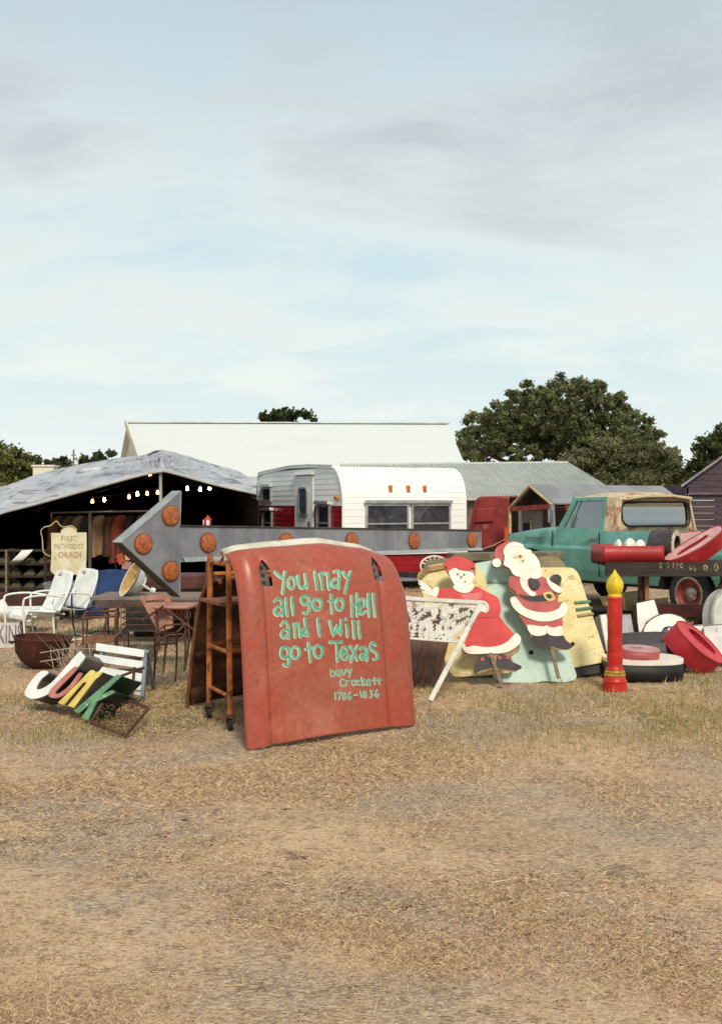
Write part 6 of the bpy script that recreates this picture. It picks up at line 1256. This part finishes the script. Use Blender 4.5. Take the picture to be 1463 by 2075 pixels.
# ------------------------------------------------------------------ left wares: chairs, tables, signs
def lawn_chair(name, label, loc, rz, mm, sc_=1.0, group='metal lawn chairs', hole=False):
    t = thing(name, label, 'chair', loc, rz, group); t.scale = (sc_,) * 3
    # +x is forward; seat pan with rolled front edge
    def seat(u, v):
        x_ = -.24 + .50 * u; y_ = (v - .5) * .52; z_ = .40 - .02 * math.cos(u * 3) + .03 * (2 * v - 1) ** 2
        if u > .86: q = (u - .86) / .14; a = q * 4.2; x_ = .19 + .045 * math.sin(a); z_ = .40 + .0 - .045 * (1 - math.cos(a))
        return Vector((x_, y_, z_))
    mb = MB(); mb.grid(seat, 28, 10); obj('seat', mb, mm, t, smooth=True, solid=.006)
    def back(u, v):
        y_ = (u - .5) * (.50 - .07 * max(0, v - .8) / .2 * (1 if abs(u - .5) > .3 else 0)); return Vector((-.24 - .20 * v - .03 * math.sin(v * 3), y_, .42 + .50 * v + .02 * (1 - (2 * u - 1) ** 2) * (1 if v > .95 else 0)))
    mb = MB(); mb.grid(back, 14, 16, (lambda u, v: .86 < v < .93 and .12 < u < .38) if hole else None); obj('backrest', mb, mm, t, smooth=True, solid=.006)
    for s_ in (1, -1):
        mb = MB(); mb.tube(spline([(-.30, s_ * .27, .60), (-.05, s_ * .30, .64), (.20, s_ * .30, .63), (.27, s_ * .29, .57), (.26, s_ * .28, .30), (.22, s_ * .27, .05), (.10, s_ * .27, .015), (-.25, s_ * .27, .015), (-.38, s_ * .27, .02)], 5, False), .013, 7); obj('arm_frame', mb, mm, t, smooth=True)
        mb = MB(); mb.tube([back(0.0 if s_ < 0 else 1.0, v_ / 8) + Vector((0, 0, 0)) for v_ in range(9)], .012, 7); obj('back_tube', mb, mm, t, smooth=True)
    mb = MB(); mb.tube([(-.38, -.27, .02), (-.40, 0, .02), (-.38, .27, .02)], .013, 7); obj('rear_stretcher', mb, mm, t, smooth=True)
    mb = MB(); mb.tube([(.10, -.28, .37), (.10, .28, .37)], .012, 7); obj('seat_support', mb, mm, t, smooth=True)
    return t
M_chw = mat('chair_white', 'e8eae4', 'd8dcd4', 6, rough=.45, spot=('a08c72', 14, .66, .74))
c1 = G(72, 1303); lawn_chair('lawn_chair', 'white metal lawn chair facing left, nearest the hanging church sign', (c1.x - .02, c1.y, 0), math.radians(222), M_chw, .88, hole=True)
c2 = G(112, 1298); lawn_chair('lawn_chair', 'white metal lawn chair between the other white chair and the blue one', (c2.x + .03, c2.y + .1, 0), math.radians(226), M_chw, .88, hole=True)
c3 = G(196, 1292); lawn_chair('lawn_chair', 'navy blue metal lawn chair behind the weathered table', (c3.x, c3.y + .15, 0), math.radians(255), mat('chair_blue', '27406e', '203459', 5, rough=.4, spot=('5a7098', 7, .60, .72)), .84)
# hanging church sign
FCh = Plane((P(140, 1120, 13.9).x, 13.9, .9), (.05, -1, .03)); chs = thing('church_sign', 'worn cream metal hanging sign lettered for a Methodist church', 'sign', (P(140, 1120, 13.9).x, 13.9, 0))
M_cream = mat('worn_cream_enamel', 'd9d0b0', 'cbbf98', 6, rough=.55, spot=[('a8794a', 7, .60, .72), ('e2dcc4', 5, .56, .7)])
lp = [(104, 1080), (124, 1080)] + [(140 + 17 * math.cos(a), 1080 - 12 * math.sin(a)) for a in [math.pi - i * math.pi / 10 for i in range(1, 10)]] + [(156, 1079), (176, 1079), (176, 1110), (175, 1156), (168, 1164), (140, 1166), (110, 1164), (103, 1157), (105, 1120)]
mb = MB(); mb.prism([FCh.loop(lp)], FCh, 0, -.02); pl = obj('plate', mb, M_cream, chs, world=True, bev=.004)
def text(body, c0, h_px, w_px, m_, parent, fr, root, dk=.004):
    cu = bpy.data.curves.new('lettering', 'FONT'); cu.body = body; cu.align_x = 'CENTER'; cu.align_y = 'CENTER'; cu.size = 1; cu.extrude = .0; cu.resolution_u = 2; o = bpy.data.objects.new('lettering', cu); COL.objects.link(o)
    bpy.context.view_layer.update(); me = bpy.data.meshes.new_from_object(o); bpy.data.objects.remove(o)
    xs_ = [v.co.x for v in me.vertices]; ys_ = [v.co.y for v in me.vertices]; w0 = max(xs_) - min(xs_); h0 = max(ys_) - min(ys_); mx, my = (max(xs_) + min(xs_)) / 2, (max(ys_) + min(ys_)) / 2
    u0, v0 = fr.uv(c0[0] - w_px / 2, c0[1] + h_px / 2); u1, v1 = fr.uv(c0[0] + w_px / 2, c0[1] - h_px / 2); um, vm = (u0 + u1) / 2, (v0 + v1) / 2; l = root.location
    for v in me.vertices: v.co = fr.w(um + (v.co.x - mx) / w0 * abs(u1 - u0), vm + (v.co.y - my) / h0 * (v1 - v0), dk) - l
    me.materials.append(m_); o = bpy.data.objects.new('lettering', me); COL.objects.link(o); o.parent = parent if parent else root; return o
M_fade = mat('faded_grey_lettering', '8a8468', 'b5a985', 16, lo=.45, hi=.56, rough=.7); M_fade2 = mat('rusty_lettering', '8a5a34', 'b08a5a', 14, lo=.48, hi=.58, rough=.7)
text('FIRST', (141, 1091), 11, 32, M_fade, pl, FCh, chs); text('METHODIST', (141, 1107), 11, 60, M_fade, pl, FCh, chs); text('CHURCH', (142, 1124), 12, 46, M_fade2, pl, FCh, chs)
for (x_, y_, rx, ry) in ():
    mb = MB(); mb.prism([FCh.loop(ell(x_, y_, rx, ry, 12))], FCh, .004, .0005); q_ = obj('rust_stain', mb, M_fade2, chs, world=True); q_.parent = pl
mb = MB(); mb.tube([FCh.at(*q) + Vector((0, -.005, 0)) for q in spline([(103, 1127), (92, 1122), (88, 1112), (87, 1092), (84, 1076), (92, 1068), (104, 1065), (115, 1056), (122, 1064), (130, 1068), (146, 1066), (157, 1074)], 4, False)], .007, 6); obj('hanger_wire', mb, M_woodpale, chs, world=True, smooth=True)
for px_ in (112, 168):
    mb = MB(); q = FCh.at(px_, 1150); mb.beam((q.x, q.y + .05, 0), (q.x, q.y + .035, q.z + .2), .02, .02); obj('stake', mb, M_rustiron, chs, world=True)
# galvanised trough behind the chairs
tg = thing('galvanised_trough', 'grey galvanised trough on blocks behind the white lawn chairs', 'trough', (P(140, 1200, 15.2).x, 15.2, 0))
ta = P(90, 1183, 15.2); tb_ = P(205, 1178, 15.2); zt2 = ta.z; zb2 = P(0, 1226, 15.2).z
mb = MB()
def trg(u, v):
    a = u * 2 * math.pi; cx_ = (ta.x + tb_.x) / 2; hw_ = (tb_.x - ta.x) / 2 * (.88 + .12 * v); return Vector((cx_ + hw_ * math.copysign(abs(math.cos(a)) ** .5, math.cos(a)), 15.3 + .28 * (.85 + .15 * v) * math.copysign(abs(math.sin(a)) ** .5, math.sin(a)), zb2 + (zt2 - zb2) * v + .006 * math.sin(v * 25)))
mb.grid(trg, 48, 12); obj('wall', mb, M_galv, tg, smooth=True, solid=.008, world=True)
mb = MB(); mb.tube([trg(i / 48, 1) for i in range(48)], .014, 6, closed=True); obj('rim', mb, M_galv, tg, smooth=True, world=True)
mb = MB(); mb.box(((ta.x + tb_.x) / 2, 15.3, zb2 - .0), ((tb_.x - ta.x) * .82, .44, .02)); obj('bottom', mb, M_galv, tg, world=True)
for x_ in (ta.x + .2, tb_.x - .2):
    mb = MB(); mb.box((x_, 15.3, (zb2 - .01) / 2), (.2, .3, zb2 - .02)); obj('block', mb, mat('red_brown_beam', '4a2a1e'), tg, world=True)
# weathered table with basin
tbl = thing('weathered_table', 'weathered plank table with iron legs behind the arrow head', 'table', (P(290, 1215, 12.4).x, 12.4, 0)); zt3 = P(0, 1206, 12.4).z
xa3, xb3 = P(197, 1206, 12.4).x, P(470, 1206, 12.4).x
for i in range(5):
    mb = MB(); mb.box(((xa3 + xb3) / 2 + random.uniform(-.02, .02), 12.2 + i * .155, zt3 - .02 + random.uniform(-.004, .004)), (xb3 - xa3, .147, .035)); obj('plank', mb, mat('table_grey_wood', '87796e', '6c6058', 5, rough=.85, stretch=(1, 9, 9), bump=.3, bs=25), tbl, world=True, bev=.004)
mb = MB(); mb.box(((xa3 + xb3) / 2, 12.14, zt3 - .08), (xb3 - xa3 - .1, .025, .09)); obj('apron', mb, mat('table_apron', '5c4a44', '4a3c38', 5), tbl, world=True)
for x_ in (xa3 + .12, xb3 - .12):
    for y_ in (12.2, 12.8):
        mb = MB(); mb.tube([(x_, y_, zt3 - .04), (x_ + .04, y_, .3), (x_ - .03, y_, 0)], .018, 7); obj('leg', mb, M_rustiron, tbl, smooth=True, world=True)
bs_ = thing('enamel_basin', 'white enamel basin with rusty inside tipped up on the table', 'basin', tuple(P(264, 1195, 12.35))); bc = P(264, 1172, 12.35)
nb_ = Vector((-.78, -.42, .46)).normalized(); Mb_ = Matrix.Translation(bc - bs_.location) @ nb_.to_track_quat('Z', 'Y').to_matrix().to_4x4()
mb = MB(); mb.lathe([(.09, -.165), (.095, -.16), (.10, -.14), (.15, -.10), (.19, -.03), (.205, .0), (.225, .003), (.228, -.004)], 36, Mb_, (1, 0)); obj('bowl', mb, M_white, bs_, smooth=True)
mb = MB(); mb.lathe([(.001, -.12), (.09, -.118), (.14, -.09), (.18, -.03), (.203, .002)], 36, Mb_, (0, 0)); obj('inside', mb, mat('rusty_enamel', 'c8b078', 'a88648', 7, rough=.5, spot=('6a4420', 9, .56, .68)), bs_, smooth=True)
mb = MB(); mb.lathe([(.222, .001), (.230, .004), (.232, -.006)], 36, Mb_, (0, 0)); obj('rim', mb, mat('navy_rim', '2a2c40', None, 6), bs_, smooth=True)
mb = MB(); mb.tube([P(290, 1185, 12.3), P(300, 1192, 12.25), P(310, 1198, 12.2)], .014, 7); mb.disc(P(310, 1197, 12.2), (.8, .2, -.3), .035, .05); tag(obj('pipe_fitting', mb, M_whiteold, smooth=True), 'white pipe with knob lying on the table by the basin', 'pipe')
mb = MB(); mb.prism([FBR.loop([(0, 0), (1, 0), (1, 1)])], FBR, 0, -.01) if False else mb.box((P(350, 1180, 13.2).x, 13.2, .66), (.8, .3, .2)); tag(obj('old_suitcase', mb, mat('maroon_case', '5c3430', '4a2a28', 5, rough=.6), bev=.03), 'maroon case standing behind the arrow head tip', 'case')
cs_ = bpy.data.objects['old_suitcase']
mb = MB(); mb.box((P(350, 1180, 13.2).x, 13.25, .27), (.9, .35, .54)); tag(obj('wooden_crate', mb, M_wooddark, bev=.01), 'dark crate under the maroon case behind the table', 'crate')
# pile of paper and oddments in the pavilion mouth
for i, (px_, py_, w_, h_, c_, nm) in enumerate(((246, 1133, .10, .16, 'a84a2c', 'small orange box among goods at the pavilion mouth'), (262, 1122, .12, .2, 'c09a7a', 'tan packet among goods at the pavilion mouth'), (258, 1146, .14, .12, 'a87a70', 'pinkish packet among goods at the pavilion mouth'), (268, 1106, .08, .10, 'd0c8bc', 'white packet topmost among goods at the pavilion mouth'))):
    c0 = P(px_, py_, 16.5); mb = MB(); mb.box(c0, (w_, .08, h_), Matrix.Rotation(.2 * (i - 1.5), 3, 'Y')); tag(obj('goods_packet', mb, mat('packet_' + c_, c_, None, 9), bev=.008), nm, 'packet', 'packets at the pavilion mouth')
gs = thing('goods_rack', 'dark wire rack holding packets at the pavilion mouth', 'rack', (P(258, 1150, 16.6).x, 16.6, 0))
for z_ in (.2, .55, .82, 1.05):
    mb = MB(); mb.box((P(258, 1150, 16.6).x, 16.62, z_ - .03), (.42, .26, .015)); obj('shelf', mb, M_dark, gs, world=True)
for s_ in (-.2, .2):
    mb = MB(); mb.box((P(258, 1150, 16.6).x + s_, 16.72, .55), (.02, .02, 1.1)); obj('upright', mb, M_dark, gs, world=True)
# dark wire basket under the table
wb = thing('wire_basket', 'dark rusty mesh basket under the weathered table', 'basket', (P(285, 1275, 11.6).x, 11.7, 0)); wx0, wx1 = P(246, 1270, 11.6).x, P(322, 1270, 11.6).x; zk = P(0, 1228, 11.6).z
for i in range(13):
    x_ = wx0 + (wx1 - wx0) * i / 12
    for y_ in (11.6, 11.85):
        mb = MB(); mb.tube([(x_, y_, zk), (x_, y_, .24)], .004, 4); obj('wire', mb, M_dark, wb, world=True)
for j in range(5):
    z_ = .24 + (zk - .24) * j / 4; mb = MB(); mb.tube([(wx0, 11.6, z_), (wx1, 11.6, z_), (wx1, 11.85, z_), (wx0, 11.85, z_)], .006, 5, closed=True); obj('hoop', mb, M_rustiron, wb, world=True)
mb = MB(); mb.box(((wx0 + wx1) / 2, 11.73, .25), (wx1 - wx0, .24, .02)); obj('bottom', mb, M_dark, wb, world=True)
mb = MB(); mb.box(((wx0 + wx1) / 2, 11.78, (.24 + zk) / 2), (wx1 - wx0 - .04, .1, zk - .28)); obj('sacking', mb, mat('dark_sacking', '3e362e', '2e2822', 9, rough=.95), wb, world=True)
for x_ in (wx0 + .03, wx1 - .03):
    for y_ in (11.62, 11.83):
        mb = MB(); mb.tube([(x_, y_, .24), (x_, y_, 0)], .008, 5); obj('leg', mb, M_rustiron, wb, world=True)
# dark iron side table by the chairs
it = thing('iron_table', 'low rusty iron table frame in front of the blue chair', 'table', tuple(G(200, 1300)))
q = G(165, 1290); q2 = G(236, 1282)
tz = .42
legs_ = [Vector((P(168, 1230, 11.2).x, 11.2, 0)), Vector((P(233, 1250, 11.4).x, 11.4, 0)), Vector((P(176, 1220, 11.9).x, 11.9, 0)), Vector((P(238, 1220, 12.0).x, 12.0, 0))]
for l_ in legs_:
    mb = MB(); mb.tube([l_, l_ + Vector((.01, 0, tz))], .012, 6); obj('leg', mb, M_rustiron, it, world=True)
for a, b in ((0, 1), (1, 3), (3, 2), (2, 0)):
    mb = MB(); mb.tube([legs_[a] + Vector((0, 0, tz)), legs_[b] + Vector((0, 0, tz))], .012, 6); obj('top_rail', mb, M_rustiron, it, world=True)
mb = MB(); mb.add([l_ + Vector((0, 0, .15)) for l_ in (legs_[0], legs_[1], legs_[3], legs_[2])], [(0, 1, 2, 3)]); obj('shelf', mb, mat('rust_shelf', '8a5a3c'), it, world=True, solid=.01)
# pink rusty metal chair
pk_ = thing('patio_chair', 'salmon pink rusted metal patio chair beside the ladder cart', 'chair', tuple(G(335, 1330)))
M_pk = mat('salmon_rust', 'b07c68', '9a6a58', 7, rough=.65, spot=('6e4436', 12, .56, .68)); Yk = 10.6
FP1 = Plane(P(320, 1250, Yk), (-.35, -.85, .3)); mb = MB(); mb.prism([FP1.loop(corner([(284, 1209), (340, 1204), (346, 1215), (352, 1272), (322, 1281)], 5)), FP1.loop(corner([(296, 1218), (336, 1214), (344, 1268), (324, 1272)], 3))], FP1, .012, -.012); obj('back_frame', mb, M_pk, pk_, world=True)
mb = MB(); mb.prism([FP1.loop(corner([(295, 1222), (336, 1219), (345, 1269), (323, 1273)], 3))], FP1, .004, -.004); obj('back_panel', mb, M_pk, pk_, world=True)
for i in range(5):
    mb = MB(); c0 = (296 + i * 10, 1213); mb.tube([FP1.at(c0[0] + 4 * math.cos(a), c0[1] + 4 * math.sin(a)) + FP1.n * .006 for a in [k * math.pi / 5 for k in range(10)]], .006, 5, closed=True); obj('scroll', mb, M_pk, pk_, world=True)
zs_ = P(0, 1232, Yk).z; A1, A2 = P(312, 1230, Yk - .1), P(386, 1232, Yk - .1)
mb = MB(); mb.prism([[(A1.x, 10.45), (A2.x, 10.45), (A2.x + .03, 10.9), (A1.x + .03, 10.9)]], type('F', (), {'w': staticmethod(lambda u, v, k=0.0: Vector((u, v, zs_ + k)))}), .03, 0); obj('seat', mb, M_pk, pk_, world=True, bev=.012)
for (x_, y_) in ((A1.x + .03, 10.48), (A2.x - .03, 10.48), (A1.x + .05, 10.86), (A2.x - .02, 10.86)):
    mb = MB(); mb.tube([(x_, y_, zs_), (x_ + .03, y_ - .02, zs_ * .5), (x_ - .02, y_, .0)], .011, 6); obj('leg', mb, M_rustiron, pk_, world=True, smooth=True)
for (a, b) in (((288, 1258), (332, 1228)), ((335, 1232), (392, 1276))):
    mb = MB(); mb.tube([P(*a, Yk - .15), P(*b, Yk - .15)], .011, 6); obj('brace', mb, M_rustiron, pk_, world=True)
for k in range(6):
    mb = MB(); p0 = P(340 + k * 8, 1245, Yk + .1); mb.tube([p0 + Vector((.03 * math.cos(a), 0, .05 * math.sin(a))) for a in [i * math.pi / 5 for i in range(10)]], .006, 5, closed=True); obj('apron_scroll', mb, M_pk, pk_, world=True)
# rusty iron stool
st_ = thing('iron_stool', 'thin rusty iron stool frame in front of the pink chair', 'stool', tuple(G(345, 1388))); zq_ = P(0, 1280, 9.8).z
LG = [(312, 1386), (356, 1382), (332, 1362), (374, 1358)]; B_ = [G(*q) for q in LG]; T_ = [Vector((b.x + .01, b.y, zq_)) for b in B_]
for b, t_ in zip(B_, T_):
    mb = MB(); mb.tube([b, b.lerp(t_, .5) + Vector((.008, 0, 0)), t_], .009, 6); obj('leg', mb, M_rustiron, st_, smooth=True, world=True)
for z_ in (.35, zq_):
    for a, b in ((0, 1), (1, 3), (3, 2), (2, 0)):
        mb = MB(); p0, p1 = B_[a].lerp(T_[a], z_ / zq_), B_[b].lerp(T_[b], z_ / zq_); mb.tube([p0, p1], .009, 6); obj('rail', mb, M_rustiron, st_, world=True)
# pale letter board and cone at the left edge
lb = thing('letter_board', 'pale sign board with dark upright lettering at the left edge', 'sign board', tuple(G(20, 1312))); FLb = Plane(G(20, 1312), (.25, -.95, .12))
mb = MB(); mb.prism([FLb.loop([(-60, 1262), (40, 1262), (48, 1300), (46, 1312), (-60, 1316)])], FLb, 0, -.06); lbo = obj('board', mb, mat('pale_sign_board', 'c4c0ba', 'b2aea8', 8, rough=.6), lb, world=True, bev=.004)
LM = mat('dark_board_lettering', '5a5350', '7a726c', 20, rough=.7)
text('RKINS', (14, 1285), 40, 64, LM, lbo, FLb, lb)
mb = MB(); mb.prism([FLb.loop([(40, 1262), (48, 1258), (56, 1300), (48, 1310)])], FLb, .0, -.1); obj('side', mb, mat('red_brown_beam', '4a2a1e'), lb, world=True)
bt = thing('washtub', 'white enamel washtub lying at the left edge before the bin shelf', 'washtub', tuple(G(20, 1268)))
mb = MB(); c0 = P(10, 1245, 13.6); mb.grid(lambda u, v: c0 + Vector(((u - .5) * 1.1, .25 * math.cos(math.pi * v), .02 - .16 * math.sin(math.pi * v) * (1 - .3 * (2 * u - 1) ** 4) + .06)), 20, 10); obj('shell', mb, M_whiteold, bt, smooth=True, solid=.01, world=True)
mb = MB(); mb.box((c0.x, c0.y, c0.z / 2 - .08), (.7, .3, max(.05, c0.z - .16))); obj('trestle', mb, M_wood, bt, world=True)
mb = MB(); mb.lathe([(.085, 0), (.06, .06), (.03, .12), (.015, .135), (.001, .14)], 16, Matrix.Translation(P(6, 1236, 13.75))); tag(obj('plaster_cone', mb, M_white, smooth=True), 'small white cone shaped ornament at the left edge', 'ornament')
